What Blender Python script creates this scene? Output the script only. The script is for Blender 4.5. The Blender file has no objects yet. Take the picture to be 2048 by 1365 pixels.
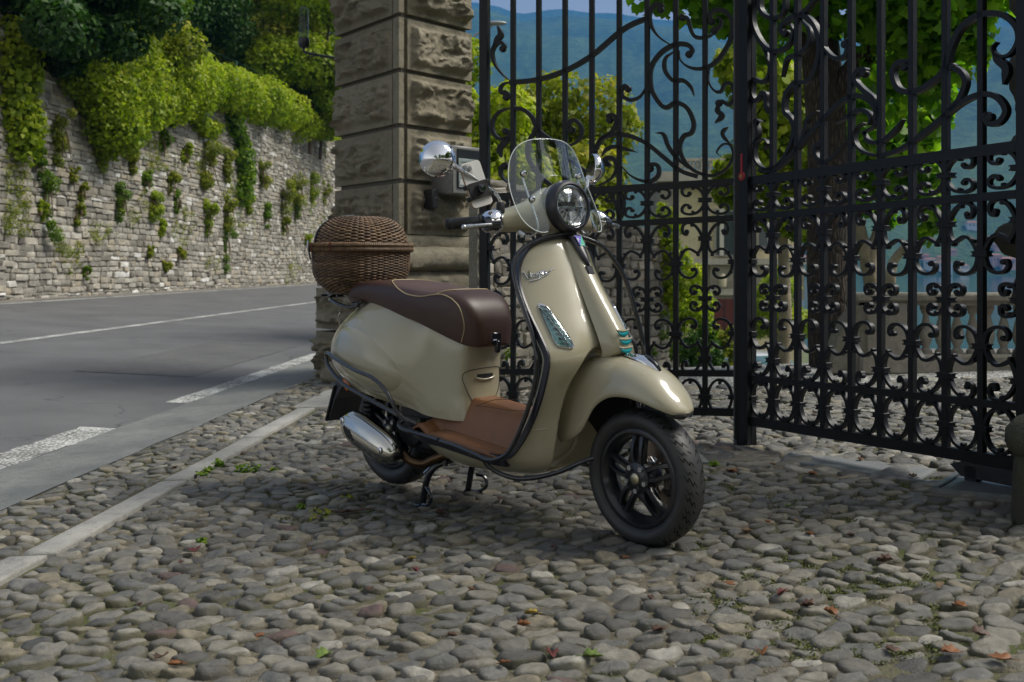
import bpy, bmesh, math, random
import numpy as np
from mathutils import Vector, Matrix, noise
random.seed(7); np.random.seed(7)
scene = bpy.context.scene
COL = scene.collection
PI = math.pi
rad = math.radians

# ---------------------------------------------------------------- camera
F = 1991.0; H = .9445; G = .034          # focal length in photo pixels, eye height, cross slope of the court
cam_d = bpy.data.cameras.new('camera'); cam = bpy.data.objects.new('camera', cam_d); COL.objects.link(cam)
cam.location = (0, 0, H); cam.rotation_euler = (rad(90), 0, 0)
cam_d.sensor_width = 36; cam_d.lens = 35.0; cam_d.shift_y = -.0711
cam_d.clip_start = .05; cam_d.clip_end = 30000
cam_d.dof.use_dof = True; cam_d.dof.focus_distance = 3.75; cam_d.dof.aperture_fstop = 5.6
scene.camera = cam

# ---------------------------------------------------------------- world, sun, exposure
world = bpy.data.worlds.new('World'); scene.world = world; world.use_nodes = True
wn = world.node_tree.nodes; wl = world.node_tree.links
sky = wn.new('ShaderNodeTexSky'); sky.sky_type = 'NISHITA'; sky.sun_disc = False
SUN_EL, SUN_AZ = 50, 84                    # azimuth measured from +Y (into the picture) towards +X
sky.sun_elevation = rad(SUN_EL); sky.sun_rotation = rad(SUN_AZ)
sky.air_density = 1.6; sky.dust_density = 1.0; sky.ozone_density = 1.2
hsv = wn.new('ShaderNodeHueSaturation'); hsv.inputs['Saturation'].default_value = .18
wl.new(sky.outputs[0], hsv.inputs['Color'])
wl.new(hsv.outputs[0], wn['Background'].inputs[0]); wn['Background'].inputs[1].default_value = .088
sd = bpy.data.lights.new('sun', 'SUN'); sun = bpy.data.objects.new('sun', sd); COL.objects.link(sun)
sd.energy = 4.0; sd.angle = rad(28); sd.color = (1, .95, .86)
sun.rotation_euler = (rad(90 - SUN_EL), 0, rad(180 - SUN_AZ))
vs = scene.view_settings; vs.view_transform = 'Standard'; vs.look = 'None'; vs.gamma = 1; vs.use_curve_mapping = False
vs.exposure = .60
cy = scene.cycles; cy.max_bounces = 6; cy.diffuse_bounces = 3; cy.glossy_bounces = 3; cy.transparent_max_bounces = 12
cy.transmission_bounces = 6; cy.volume_bounces = 0; cy.caustics_reflective = False; cy.caustics_refractive = False
cy.use_denoising = True

# ---------------------------------------------------------------- tags
def tag(o, label=None, cat=None, group=None, kind=None):
    if label: o['label'] = label
    if cat: o['category'] = cat
    if group: o['group'] = group
    if kind: o['kind'] = kind
    return o

def empty(name, loc=(0, 0, 0), rz=0, label=None, cat=None, group=None):
    o = bpy.data.objects.new(name, None); COL.objects.link(o)
    o.location = loc; o.rotation_euler = (0, 0, rz); o.empty_display_size = .1
    return tag(o, label, cat, group)

# ---------------------------------------------------------------- mesh helpers
def crom(pts, n, closed=False):
    """Catmull-Rom through pts, n steps a span."""
    P = [np.array(p, float) for p in pts]; m = len(P); out = []
    spans = m if closed else m - 1
    for i in range(spans):
        if closed: a, b, c, d = P[(i - 1) % m], P[i], P[(i + 1) % m], P[(i + 2) % m]
        else:
            b, c = P[i], P[i + 1]
            a = P[i - 1] if i > 0 else 2 * b - c
            d = P[i + 2] if i + 2 < m else 2 * c - b
        for k in range(n):
            t = k / n
            out.append(.5 * ((2 * b) + (c - a) * t + (2 * a - 5 * b + 4 * c - d) * t * t + (3 * b - a - 3 * c + d) * t ** 3))
    if not closed: out.append(P[-1])
    return out

def lerp_tab(tab, x):
    """smooth interpolation in a table of (x, v...)"""
    if x <= tab[0][0]: return np.array(tab[0][1:], float)
    if x >= tab[-1][0]: return np.array(tab[-1][1:], float)
    for i in range(len(tab) - 1):
        if tab[i][0] <= x <= tab[i + 1][0]:
            x0, x1 = tab[i][0], tab[i + 1][0]; t = (x - x0) / (x1 - x0)
            b = np.array(tab[i][1:], float); c = np.array(tab[i + 1][1:], float)
            mb = (c - np.array(tab[i - 1][1:], float)) / (x1 - tab[i - 1][0]) if i > 0 else (c - b) / (x1 - x0)
            mc = (np.array(tab[i + 2][1:], float) - b) / (tab[i + 2][0] - x0) if i + 2 < len(tab) else (c - b) / (x1 - x0)
            h = x1 - x0; t2 = t * t; t3 = t2 * t
            return (2 * t3 - 3 * t2 + 1) * b + (t3 - 2 * t2 + t) * h * mb + (-2 * t3 + 3 * t2) * c + (t3 - t2) * h * mc

class MB:
    def __init__(s): s.v = []; s.f = []
    def add(s, vs, fs):
        o = len(s.v); s.v += [tuple(map(float, p)) for p in vs]; s.f += [tuple(i + o for i in f) for f in fs]; return s
    def box(s, c, size, M=None, bev=0):
        x, y, z = size[0] / 2, size[1] / 2, size[2] / 2
        if bev:
            b = min(bev, x * .9, y * .9, z * .9); vs = []; fs = []
            for sx in (-1, 1):
                for sy in (-1, 1):
                    for sz in (-1, 1):
                        vs += [(sx * x, sy * (y - b), sz * (z - b)), (sx * (x - b), sy * y, sz * (z - b)), (sx * (x - b), sy * (y - b), sz * z)]
            idx = lambda a, bb, c_, k: ((a * 2 + bb) * 2 + c_) * 3 + k
            fs += [(idx(1,0,0,0), idx(1,1,0,0), idx(1,1,1,0), idx(1,0,1,0)), (idx(0,0,0,0), idx(0,0,1,0), idx(0,1,1,0), idx(0,1,0,0))]
            fs += [(idx(0,1,0,1), idx(0,1,1,1), idx(1,1,1,1), idx(1,1,0,1)), (idx(0,0,0,1), idx(1,0,0,1), idx(1,0,1,1), idx(0,0,1,1))]
            fs += [(idx(0,0,1,2), idx(1,0,1,2), idx(1,1,1,2), idx(0,1,1,2)), (idx(0,0,0,2), idx(0,1,0,2), idx(1,1,0,2), idx(1,0,0,2))]
            for a in (0, 1):
                for bb in (0, 1):
                    e1 = (idx(a,bb,0,0), idx(a,bb,1,0), idx(a,bb,1,1), idx(a,bb,0,1)); fs.append(e1)
                    e2 = (idx(a,0,bb,0), idx(a,1,bb,0), idx(a,1,bb,2), idx(a,0,bb,2)); fs.append(e2)
                    e3 = (idx(0,a,bb,1), idx(1,a,bb,1), idx(1,a,bb,2), idx(0,a,bb,2)); fs.append(e3)
                    for c_ in (0, 1): fs.append((idx(a,bb,c_,0), idx(a,bb,c_,1), idx(a,bb,c_,2)))
        else:
            vs = [(sx * x, sy * y, sz * z) for sx in (-1, 1) for sy in (-1, 1) for sz in (-1, 1)]
            fs = [(0,1,3,2), (4,6,7,5), (0,4,5,1), (2,3,7,6), (0,2,6,4), (1,5,7,3)]
        if M is not None: vs = [M @ Vector(p) for p in vs]
        return s.add([(p[0] + c[0], p[1] + c[1], p[2] + c[2]) for p in vs], fs)
    def tube(s, path, r, n=8, cap=True, closed=False, sec=None, up=(0, 0, 1)):
        """sweep a circle (or a closed 2D section sec) of radius r (number or list)"""
        P = [Vector(p) for p in path]; m = len(P); base = len(s.v); prev = None; pu = Vector(up)
        T = []
        for i in range(m):
            if closed: t = P[(i + 1) % m] - P[i - 1]
            else: t = P[min(i + 1, m - 1)] - P[max(i - 1, 0)]
            T.append(t.normalized() if t.length > 1e-9 else Vector((0, 0, 1)))
        a = pu.cross(T[0])
        if a.length < 1e-3: a = Vector((1, 0, 0)).cross(T[0])
        if a.length < 1e-3: a = Vector((0, 1, 0)).cross(T[0])
        a.normalize(); rings = []
        for i in range(m):
            a = (a - T[i] * a.dot(T[i])).normalized(); b = T[i].cross(a)
            rr = r[i] if isinstance(r, (list, tuple, np.ndarray)) else r; ring = []
            if sec is None:
                for k in range(n):
                    th = 2 * PI * k / n; ring.append(P[i] + (a * math.cos(th) + b * math.sin(th)) * rr)
            else:
                for (u, w) in sec: ring.append(P[i] + a * u * rr + b * w * rr)
            rings.append(ring)
        return s.loft(rings, cap=cap, closed_v=closed)
    def loft(s, rings, cap=True, closed_u=True, closed_v=False):
        n = len(rings[0]); m = len(rings); vs = [p for r_ in rings for p in r_]; fs = []
        for i in range(m if closed_v else m - 1):
            for k in range(n if closed_u else n - 1):
                a = i * n + k; b = i * n + (k + 1) % n; j = (i + 1) % m
                fs.append((a, b, j * n + (k + 1) % n, j * n + k))
        if cap and closed_u and not closed_v:
            fs.append(tuple(reversed(range(n)))); fs.append(tuple(range((m - 1) * n, m * n)))
        return s.add(vs, fs)
    def lathe(s, prof, n=24, axis='z', c=(0, 0, 0), M=None, closed=False):
        rings = []
        for (r_, h) in prof:
            ring = []
            for k in range(n):
                th = 2 * PI * k / n; p = (r_ * math.cos(th), r_ * math.sin(th), h)
                if axis == 'x': p = (p[2], p[0], p[1])
                if axis == 'y': p = (p[0], p[2], p[1])
                if M is not None: p = M @ Vector(p)
                ring.append((p[0] + c[0], p[1] + c[1], p[2] + c[2]))
            rings.append(ring)
        return s.loft(rings, cap=not closed, closed_v=closed)
    def ball(s, c, r, n=10, m=6, sc=(1, 1, 1)):
        rings = []
        for i in range(1, m):
            ph = PI * i / m; rings.append([(c[0] + r * sc[0] * math.sin(ph) * math.cos(2 * PI * k / n), c[1] + r * sc[1] * math.sin(ph) * math.sin(2 * PI * k / n), c[2] - r * sc[2] * math.cos(ph)) for k in range(n)])
        return s.loft(rings)
    def prism(s, out, d, M=None):
        """2D outline (x, y) pushed d along z, placed by M"""
        n = len(out); vs = [Vector((p[0], p[1], -d / 2)) for p in out] + [Vector((p[0], p[1], d / 2)) for p in out]
        if M is not None: vs = [M @ p for p in vs]
        fs = [tuple(reversed(range(n))), tuple(range(n, 2 * n))] + [(i, (i + 1) % n, n + (i + 1) % n, n + i) for i in range(n)]
        return s.add(vs, fs)
    def mirror_y(s):
        n = len(s.v); s.v += [(x, -y, z) for (x, y, z) in s.v]; s.f += [tuple(reversed([i + n for i in f])) for f in s.f]; return s
    def xf(s, fn): s.v = [tuple(fn(p)) for p in s.v]; return s
    def mesh(s, name, mat=None, smooth=True, ang=40, fix=True):
        me = bpy.data.meshes.new(name); me.from_pydata(s.v, [], s.f)
        if mat: me.materials.append(mat)
        if fix:
            bm = bmesh.new(); bm.from_mesh(me); bmesh.ops.recalc_face_normals(bm, faces=bm.faces); bm.to_mesh(me); bm.free()
        if smooth:
            me.polygons.foreach_set('use_smooth', [True] * len(me.polygons))
            if ang < 180: me.set_sharp_from_angle(angle=rad(ang))
        me.update(); return me
    def build(s, name, mat, parent=None, smooth=True, ang=40, fix=True, label=None, cat=None, group=None, kind=None):
        o = bpy.data.objects.new(name, s.mesh(name, mat, smooth, ang, fix)); COL.objects.link(o)
        if parent: o.parent = parent
        return tag(o, label, cat, group, kind)

def inst(name, me, parent=None, loc=(0, 0, 0), rot=(0, 0, 0), sc=(1, 1, 1), kind=None):
    o = bpy.data.objects.new(name, me); COL.objects.link(o); o.parent = parent
    o.location = loc; o.rotation_euler = rot; o.scale = sc
    if kind: o['kind'] = kind
    return o

def subsurf(o, lv=1):
    m = o.modifiers.new('s', 'SUBSURF'); m.levels = lv; m.render_levels = lv; return o
def solid(o, t, off=-1):
    m = o.modifiers.new('t', 'SOLIDIFY'); m.thickness = t; m.offset = off; return o

def np_mesh(name, V, Fq, mat, parent=None, col=None, smooth=False, kind=None, label=None, cat=None):
    """fast mesh: V (n,3), Fq (m,k); col per face -> colour attribute 'tint'"""
    me = bpy.data.meshes.new(name); n = len(V); m, k = Fq.shape
    me.vertices.add(n); me.vertices.foreach_set('co', np.asarray(V, np.float32).ravel())
    me.loops.add(m * k); me.loops.foreach_set('vertex_index', Fq.astype(np.int32).ravel())
    me.polygons.add(m); me.polygons.foreach_set('loop_start', np.arange(0, m * k, k, dtype=np.int32))
    me.update(calc_edges=True)
    if smooth: me.polygons.foreach_set('use_smooth', [True] * m)
    if col is not None:
        a = me.attributes.new('tint', 'FLOAT', 'FACE'); a.data.foreach_set('value', np.asarray(col, np.float32))
    if mat: me.materials.append(mat)
    o = bpy.data.objects.new(name, me); COL.objects.link(o); o.parent = parent
    return tag(o, label, cat, None, kind)

# ---------------------------------------------------------------- materials
class NT:
    def __init__(s, name):
        s.m = bpy.data.materials.new(name); s.m.use_nodes = True; s.t = s.m.node_tree; s.n = s.t.nodes; s.l = s.t.links; s.b = s.n['Principled BSDF']
    def node(s, t, **kw):
        o = s.n.new(t)
        for k, v in kw.items():
            if k in o.inputs: o.inputs[k].default_value = v
            else: setattr(o, k, v)
        return o
    def coord(s, kind='Object', scale=(1, 1, 1)):
        c = s.node('ShaderNodeTexCoord'); m = s.node('ShaderNodeMapping'); m.inputs['Scale'].default_value = scale
        s.l.new(c.outputs[kind], m.inputs[0]); return m.outputs[0]
    def noise(s, vec, scale, detail=6, rough=.6, dist=0):
        o = s.node('ShaderNodeTexNoise'); o.inputs['Scale'].default_value = scale; o.inputs['Detail'].default_value = detail
        o.inputs['Roughness'].default_value = rough; o.inputs['Distortion'].default_value = dist; s.l.new(vec, o.inputs['Vector']); return o.outputs[0]
    def ramp(s, fac, stops, interp='LINEAR'):
        o = s.node('ShaderNodeValToRGB'); e = o.color_ramp.elements; o.color_ramp.interpolation = interp
        while len(e) < len(stops): e.new(.5)
        for el, (p, c) in zip(e, stops):
            el.position = p; el.color = (c, c, c, 1) if isinstance(c, (int, float)) else (*c, 1)
        s.l.new(fac, o.inputs[0]); return o.outputs[0]
    def mix(s, fac, a, b, mode='MIX'):
        o = s.node('ShaderNodeMix'); o.data_type = 'RGBA'; o.blend_type = mode
        for sock, v in ((0, fac), (6, a), (7, b)):
            if hasattr(v, 'links'): s.l.new(v, o.inputs[sock])
            elif isinstance(v, (int, float)): o.inputs[sock].default_value = v if sock == 0 else (v, v, v, 1)
            else: o.inputs[sock].default_value = (*v, 1)
        return o.outputs[2]
    def math(s, op, a, b=0):
        o = s.node('ShaderNodeMath'); o.operation = op
        for i, v in enumerate((a, b)):
            if hasattr(v, 'links'): s.l.new(v, o.inputs[i])
            else: o.inputs[i].default_value = v
        return o.outputs[0]
    def attr(s, name):
        o = s.node('ShaderNodeAttribute'); o.attribute_name = name; return o
    def rnd(s):
        return s.node('ShaderNodeObjectInfo').outputs['Random']
    def base(s, v):
        if hasattr(v, 'links'): s.l.new(v, s.b.inputs['Base Color'])
        else: s.b.inputs['Base Color'].default_value = (*v, 1)
    def rough(s, v):
        if hasattr(v, 'links'): s.l.new(v, s.b.inputs['Roughness'])
        else: s.b.inputs['Roughness'].default_value = v
    def bump(s, h, strength=.5, dist=.01):
        o = s.node('ShaderNodeBump'); o.inputs['Strength'].default_value = strength; o.inputs['Distance'].default_value = dist
        s.l.new(h, o.inputs['Height']); s.l.new(o.outputs[0], s.b.inputs['Normal'])

def simple(name, col, rough=.5, metal=0, coat=0, var=.0, vs=40, bump=0, bs=200, bd=.002, spec=.5):
    t = NT(name); t.rough(rough); t.b.inputs['Metallic'].default_value = metal; t.b.inputs['Coat Weight'].default_value = coat
    t.b.inputs['Coat Roughness'].default_value = .03; t.b.inputs['Specular IOR Level'].default_value = spec
    if var:
        n = t.noise(t.coord(), vs); t.base(t.ramp(n, [(.3, tuple(c * (1 - var) for c in col)), (.7, tuple(min(1, c * (1 + var)) for c in col))]))
        t.rough(t.ramp(n, [(.3, max(0, rough - var * .3)), (.7, min(1, rough + var * .3))]))
    else: t.base(col)
    if bump: t.bump(t.noise(t.coord(), bs, 4), bump, bd)
    return t.m
def m_clear(name, tint=(1, 1, 1), rough=.0, ior=1.45, boost=1.0):
    """thin clear sheet: lets light straight through and mirrors by Fresnel"""
    t = NT(name); t.n.remove(t.b); tr = t.node('ShaderNodeBsdfTransparent'); tr.inputs[0].default_value = (*tint, 1); gl = t.node('ShaderNodeBsdfGlossy'); gl.inputs['Roughness'].default_value = rough
    fr = t.node('ShaderNodeFresnel'); bf = t.node('ShaderNodeNewGeometry').outputs['Backfacing']; t.l.new(t.math('ADD', t.math('MULTIPLY', bf, 1 / ior - ior), ior), fr.inputs['IOR']); mx = t.node('ShaderNodeMixShader'); t.l.new(t.math('MULTIPLY', fr.outputs[0], boost), mx.inputs[0]); t.l.new(tr.outputs[0], mx.inputs[1]); t.l.new(gl.outputs[0], mx.inputs[2]); t.l.new(mx.outputs[0], t.n['Material Output'].inputs[0]); return t.m
def m_glass(name, tint=(1, 1, 1), rough=0, ior=1.45):
    t = NT(name); t.b.inputs['Transmission Weight'].default_value = 1; t.b.inputs['IOR'].default_value = ior; t.base(tint); t.rough(rough); return t.m
# ================================================================ GROUND
RD = .0633                                        # the road runs along (RD, 1)
def road_xy(L, Y): return (-L + RD * Y, Y)
def gz(x, y):
    L = -x + RD * y
    if L > 2.95:
        return -.1 + G * RD * min(y, 12) + .05 * (L - 2.95) if L > 2.95 else 0
    z = G * max(-4., min(x, 6.))
    if y > 8.9 and L < 1.6: z -= min((y - 8.9) * .085 * min(1, (1.6 - L) / 1.2), 3.2)
    return z

def m_mortar():
    t = NT('mortar_and_grit'); c = t.coord(); n1 = t.noise(c, 9, 5, .65); n2 = t.noise(c, 160, 4, .7); n3 = t.noise(c, 1.3, 4, .6); n4 = t.noise(c, 34, 3)
    sand = t.ramp(n2, [(.3, (.07, .06, .038)), (.55, (.165, .145, .10)), (.75, (.33, .30, .22))])
    dirt = t.ramp(n1, [(.35, (.055, .046, .028)), (.65, (.13, .112, .075))])
    base = t.mix(t.ramp(n4, [(.35, 0), (.65, 1)]), sand, dirt)
    moss = t.ramp(n2, [(.3, (.035, .045, .008)), (.7, (.10, .12, .022))])
    fac = t.math('MULTIPLY', t.ramp(n3, [(.47, 0), (.6, 1)]), t.ramp(n1, [(.42, 0), (.55, .95)]))
    t.base(t.mix(fac, base, moss)); t.rough(.92); t.bump(t.math('ADD', n2, t.math('MULTIPLY', n1, 1.5)), .8, .008); return t.m
def m_cobble():
    t = NT('river_stone'); a = t.attr('tint'); c = t.coord('Object'); r = a.outputs['Fac']
    n1 = t.noise(c, 28, 6, .65, .4); n2 = t.noise(c, 260, 4, .7); n3 = t.noise(c, 1.3, 4, .6); n4 = t.noise(c, 11, 4, .6)
    col = t.ramp(r, [(0, (.095, .090, .080)), (.14, (.15, .142, .122)), (.32, (.20, .188, .158)), (.48, (.125, .125, .115)), (.60, (.24, .222, .18)), (.74, (.165, .16, .145)), (.84, (.23, .20, .14)), (.94, (.36, .34, .29)), (.985, (.13, .085, .075)), (1., (.09, .12, .118))], 'CONSTANT')
    col = t.mix(.75, col, t.ramp(n1, [(.25, .35), (.5, .95), (.75, 1.6)]), 'MULTIPLY')
    col = t.mix(t.ramp(n2, [(.60, 0), (.70, .45)]), col, (.32, .31, .28))
    col = t.mix(t.ramp(n4, [(.5, 0), (.68, .5)]), col, (.15, .135, .10))
    g = t.node('ShaderNodeNewGeometry'); sx = t.node('ShaderNodeSeparateXYZ'); t.l.new(g.outputs['Normal'], sx.inputs[0])
    side = t.ramp(sx.outputs[2], [(.45, 1), (.8, 0)])
    moss = t.math('MULTIPLY', t.ramp(n3, [(.45, .15), (.6, .8)]), side)
    col = t.mix(moss, col, (.085, .082, .035)); t.base(col)
    t.rough(t.ramp(n1, [(.3, .34), (.7, .56)])); t.bump(t.math('ADD', n1, t.math('MULTIPLY', n2, .7)), .85, .008); return t.m
def m_asphalt():
    t = NT('asphalt'); c = t.coord('Object'); n1 = t.noise(c, 1.1, 5, .6); n2 = t.noise(c, 130, 4, .75); n3 = t.noise(c, .5, 3)
    col = t.mix(.7, t.ramp(n2, [(.3, .07), (.5, .12), (.75, .26)]), t.ramp(n1, [(.32, .082), (.68, .135)]))
    v = t.node('ShaderNodeTexVoronoi'); v.feature = 'DISTANCE_TO_EDGE'; v.inputs['Scale'].default_value = .62
    w = t.node('ShaderNodeVectorMath'); w.operation = 'ADD'; t.l.new(c, w.inputs[0]); nn = t.node('ShaderNodeTexNoise'); nn.inputs['Scale'].default_value = 1.7; nn.inputs['Detail'].default_value = 8; t.l.new(c, nn.inputs['Vector'])
    sc = t.node('ShaderNodeVectorMath'); sc.operation = 'SCALE'; sc.inputs['Scale'].default_value = 1.1; t.l.new(nn.outputs['Color'], sc.inputs[0]); t.l.new(sc.outputs[0], w.inputs[1]); t.l.new(w.outputs[0], v.inputs['Vector'])
    crack = t.math('MULTIPLY', t.ramp(v.outputs['Distance'], [(0, 1), (.010, 0)]), t.ramp(n3, [(.5, 0), (.56, 1)]))
    t.base(t.mix(t.math('MULTIPLY', crack, .75), col, (.03, .03, .03))); t.rough(.82); t.bump(n2, .5, .006); return t.m
def m_paint_line():
    t = NT('worn_road_paint'); c = t.coord('Object'); n1 = t.noise(c, 60, 6, .75); n2 = t.noise(c, 3, 4)
    wear = t.ramp(t.math('ADD', n1, t.math('MULTIPLY', n2, .35)), [(.60, 0), (.72, 1)])
    t.base(t.mix(wear, (.60, .60, .565), (.12, .12, .11))); t.rough(.8); t.bump(n1, .4, .004); return t.m
def m_concrete(name, a, b, wet=.0, s=1.):
    t = NT(name); c = t.coord('Object'); n1 = t.noise(c, 2.2 * s, 6, .65, .5); n2 = t.noise(c, 140 * s, 4, .7); n3 = t.noise(c, 14 * s, 5, .7)
    col = t.ramp(n1, [(.3, a), (.7, b)]); col = t.mix(.55, col, t.ramp(n2, [(.28, .35), (.5, 1.), (.72, 1.6)]), 'MULTIPLY')
    col = t.mix(t.ramp(n3, [(.5, 0), (.75, .5)]), col, tuple(x * .45 for x in a)); t.base(col)
    t.rough(t.ramp(n1, [(.3, .85 - wet), (.7, .9)])); t.bump(t.math('ADD', n2, n3), .6, .006); return t.m
def m_gravel():
    t = NT('pale_gravel'); c = t.coord('Object'); v = t.node('ShaderNodeTexVoronoi'); v.inputs['Scale'].default_value = 42; t.l.new(c, v.inputs['Vector'])
    n = t.noise(c, .9, 4); n2 = t.noise(c, 8, 4)
    col = t.mix(.65, t.ramp(n2, [(.3, .16), (.7, .30)]), v.outputs['Color'], 'MULTIPLY')
    g = t.node('ShaderNodeRGBToBW'); t.l.new(v.outputs['Color'], g.inputs[0])
    t.base(t.mix(t.ramp(n, [(.5, 0), (.7, .35)]), t.ramp(g.outputs[0], [(.15, (.12, .12, .115)), (.5, (.30, .30, .285)), (.85, (.52, .52, .49))]), (.12, .12, .05)))
    t.rough(.9); t.bump(v.outputs['Distance'], .9, .02); return t.m
MORTAR, COBBLE, ASPHALT, LINE = m_mortar(), m_cobble(), m_asphalt(), m_paint_line()
GUTTER = m_concrete('gutter_concrete', (.12, .128, .122), (.21, .215, .20), .2)
GRANITE = m_concrete('kerb_granite', (.24, .235, .215), (.36, .35, .32), 0, 1.6)
THRESH = m_concrete('threshold_concrete', (.12, .105, .08), (.19, .17, .135))
SLATE = m_concrete('grey_slab', (.13, .14, .14), (.20, .21, .205), .3)
GRAVEL = m_gravel()

def sheet(name, pts_rows, mat, parent=None, kind='structure', dz=0, **kw):
    """rows of (x, y) -> one sheet on the ground"""
    m = MB(); m.loft([[(x, y, gz(x, y) + dz) for x, y in row] for row in pts_rows], cap=False, closed_u=False)
    return m.build(name, mat, parent, smooth=True, ang=180, kind=kind, **kw)

# court: mortar bed out to the gravel, kept under the stones
Ys = list(np.linspace(1.2, 7.2, 90)); Ls = [2.40 - .075 * i for i in range(96)]
m = MB(); rows = []
for Y in Ys:
    rows.append([(x, Y, gz(x, Y) + .0045 * noise.noise((x * 7, Y * 7, 0)) + .003 * noise.noise((x * 31, Y * 31, 3)) + .002) for x in [(-L + RD * Y) for L in Ls]])
m.loft(rows, cap=False, closed_u=False)
court = m.build('cobbled_ground', MORTAR, None, ang=180, kind='structure')
sheet('court_ground_near', [[(-L + RD * Y, Y) for L in (2.41, 1, -2, -6, -14)] for Y in (-16, -8, -2, 1.21)], MORTAR, dz=-.006)
# left verge of the court between gutter and kerb goes further back
sheet('verge_ground', [[road_xy(L, Y) for L in (2.42, 1.9, 1.4)] for Y in np.linspace(7.19, 9.4, 12)], MORTAR, dz=-.004)
sheet('gravel_court', [[(x, Y) for x in np.linspace(-1.3, 9, 30)] for Y in (7.0, 7.6, 8.2, 8.9)], GRAVEL, dz=.006)
# sloping lower garden beyond the gravel, terrain down to the lake
LAWN = simple('garden_earth', (.10, .12, .045), .95, var=.4, vs=3, bump=.6, bs=20, bd=.05)
m = MB(); m.loft([[(x, Y, G * max(-1.1, min(x, 6)) * (Y < 9.5) + zz_) for x in (-1.1, 2, 8, 16, 30, 60)] for Y, zz_ in ((8.85, -.003), (9.4, -.12), (12, -.75), (16, -1.7), (21, -2.8), (30, -3.0), (44, -4.2), (60, -5.2), (90, -6.6))], cap=False, closed_u=False)
m.build('lower_garden_ground', LAWN, None, ang=180, kind='structure')

# ---- road
rowsL = [2.9, 3.6, 4.6, 6.4, 8.4, 10.4, 11.3]
sheet('road', [[road_xy(L, Y) for L in rowsL] for Y in [-16, -8, -3] + list(np.linspace(1.0, 16, 24)) + [20, 28, 40, 60, 80]], ASPHALT)
def strip(name, L0, L1, Y0, Y1, mat, dz=.004, kind='structure', parent=None, n=12, jag=.0):
    rows = []
    for i in range(n + 1):
        Y = Y0 + (Y1 - Y0) * i / n; j = jag * (random.random() - .5)
        rows.append([road_xy(L0 + j, Y), road_xy((L0 + L1) / 2, Y), road_xy(L1 + jag * (random.random() - .5), Y)])
    return sheet(name, rows, mat, parent, kind, dz)
strip('centre_line', 6.39, 6.53, 3, 70, LINE, .004, n=60)
strip('far_edge_line', 10.3, 10.46, 6, 70, LINE, .004, n=60)
strip('near_edge_line', 2.93, 3.16, 3.6, 6.38, LINE, .005, n=30, jag=.03)
strip('near_edge_line', 2.93, 3.10, 7.55, 12.2, LINE, .005, n=30, jag=.02)
strip('gutter', 2.40, 2.92, -6, 12.5, GUTTER, .008, n=60, jag=.03)
PATCH = m_concrete('asphalt_patch', (.085, .085, .085), (.12, .12, .115))
strip('asphalt_patch', 3.5, 4.6, 9.1, 12.6, PATCH, .004, n=6)
strip('road_shoulder', 10.55, 11.2, 6, 70, m_concrete('shoulder_dirt', (.14, .13, .11), (.24, .22, .19)), .006, n=60, jag=.15)

# ---- granite kerb: one slab after another
kerb = empty('kerb', (0, 0, 0)); kerb['kind'] = 'structure'
def slab(parent, name, quad, mat, h=.02, z0=-.03, seed=0):
    """a slab with worn edges on the quad of (x, y)"""
    random.seed(seed); m = MB(); c = [sum(p[i] for p in quad) / 4 for i in (0, 1)]
    pts = []
    for i in range(4):
        a, b = quad[i], quad[(i + 1) % 4]; L = math.dist(a, b); n = max(2, int(L / .07))
        for k in range(n): t = k / n; pts.append((a[0] + (b[0] - a[0]) * t, a[1] + (b[1] - a[1]) * t))
    def ring(ins, z): 
        out = []
        for (x, y) in pts:
            d = math.hypot(x - c[0], y - c[1]); j = ins + .006 * noise.noise((x * 13, y * 13, seed)) + .004 * noise.noise((x * 40, y * 40, seed)); f = 1 - j / max(d, .02) if d > .12 else 1 - j / .12
            xx, yy = c[0] + (x - c[0]) * f, c[1] + (y - c[1]) * f; out.append((xx, yy, gz(xx, yy) + z + .002 * noise.noise((xx * 12, yy * 12, 5))))
        return out
    m.loft([ring(0, z0), ring(.001, h * .6), ring(.006, h), ring(.03, h + .002)])
    return m.build(name, mat, parent, ang=60)
def kq(L0, L1, Y0, Y1): return [road_xy(L1, Y0), road_xy(L0, Y0), road_xy(L0, Y1), road_xy(L1, Y1)]
for i, (L0, L1, Y0, Y1) in enumerate([(1.80, 1.925, 1.9, 3.40), (1.785, 1.90, 3.425, 4.575), (1.79, 1.905, 4.61, 5.72), (1.81, 1.925, 5.755, 6.93), (1.62, 1.99, 6.99, 8.0)]):
    slab(kerb, 'kerb_stone', kq(L0, L1, Y0, Y1), GRANITE, .021, seed=i + 3)
thr = empty('gate_threshold', (0, 0, 0)); thr['kind'] = 'structure'
slab(thr, 'threshold_slab', [(1.237, 4.60), (1.67, 4.10), (1.83, 4.29), (1.34, 4.80)], SLATE, .018, seed=21)
slab(thr, 'threshold_slab', [(.93, 4.62), (1.22, 4.61), (1.32, 4.83), (.93, 4.92)], THRESH, .014, seed=22)
slab(thr, 'threshold_slab', [(.45, 4.74), (.92, 4.62), (.92, 4.92), (.48, 5.04)], SLATE, .015, seed=23)

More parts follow.
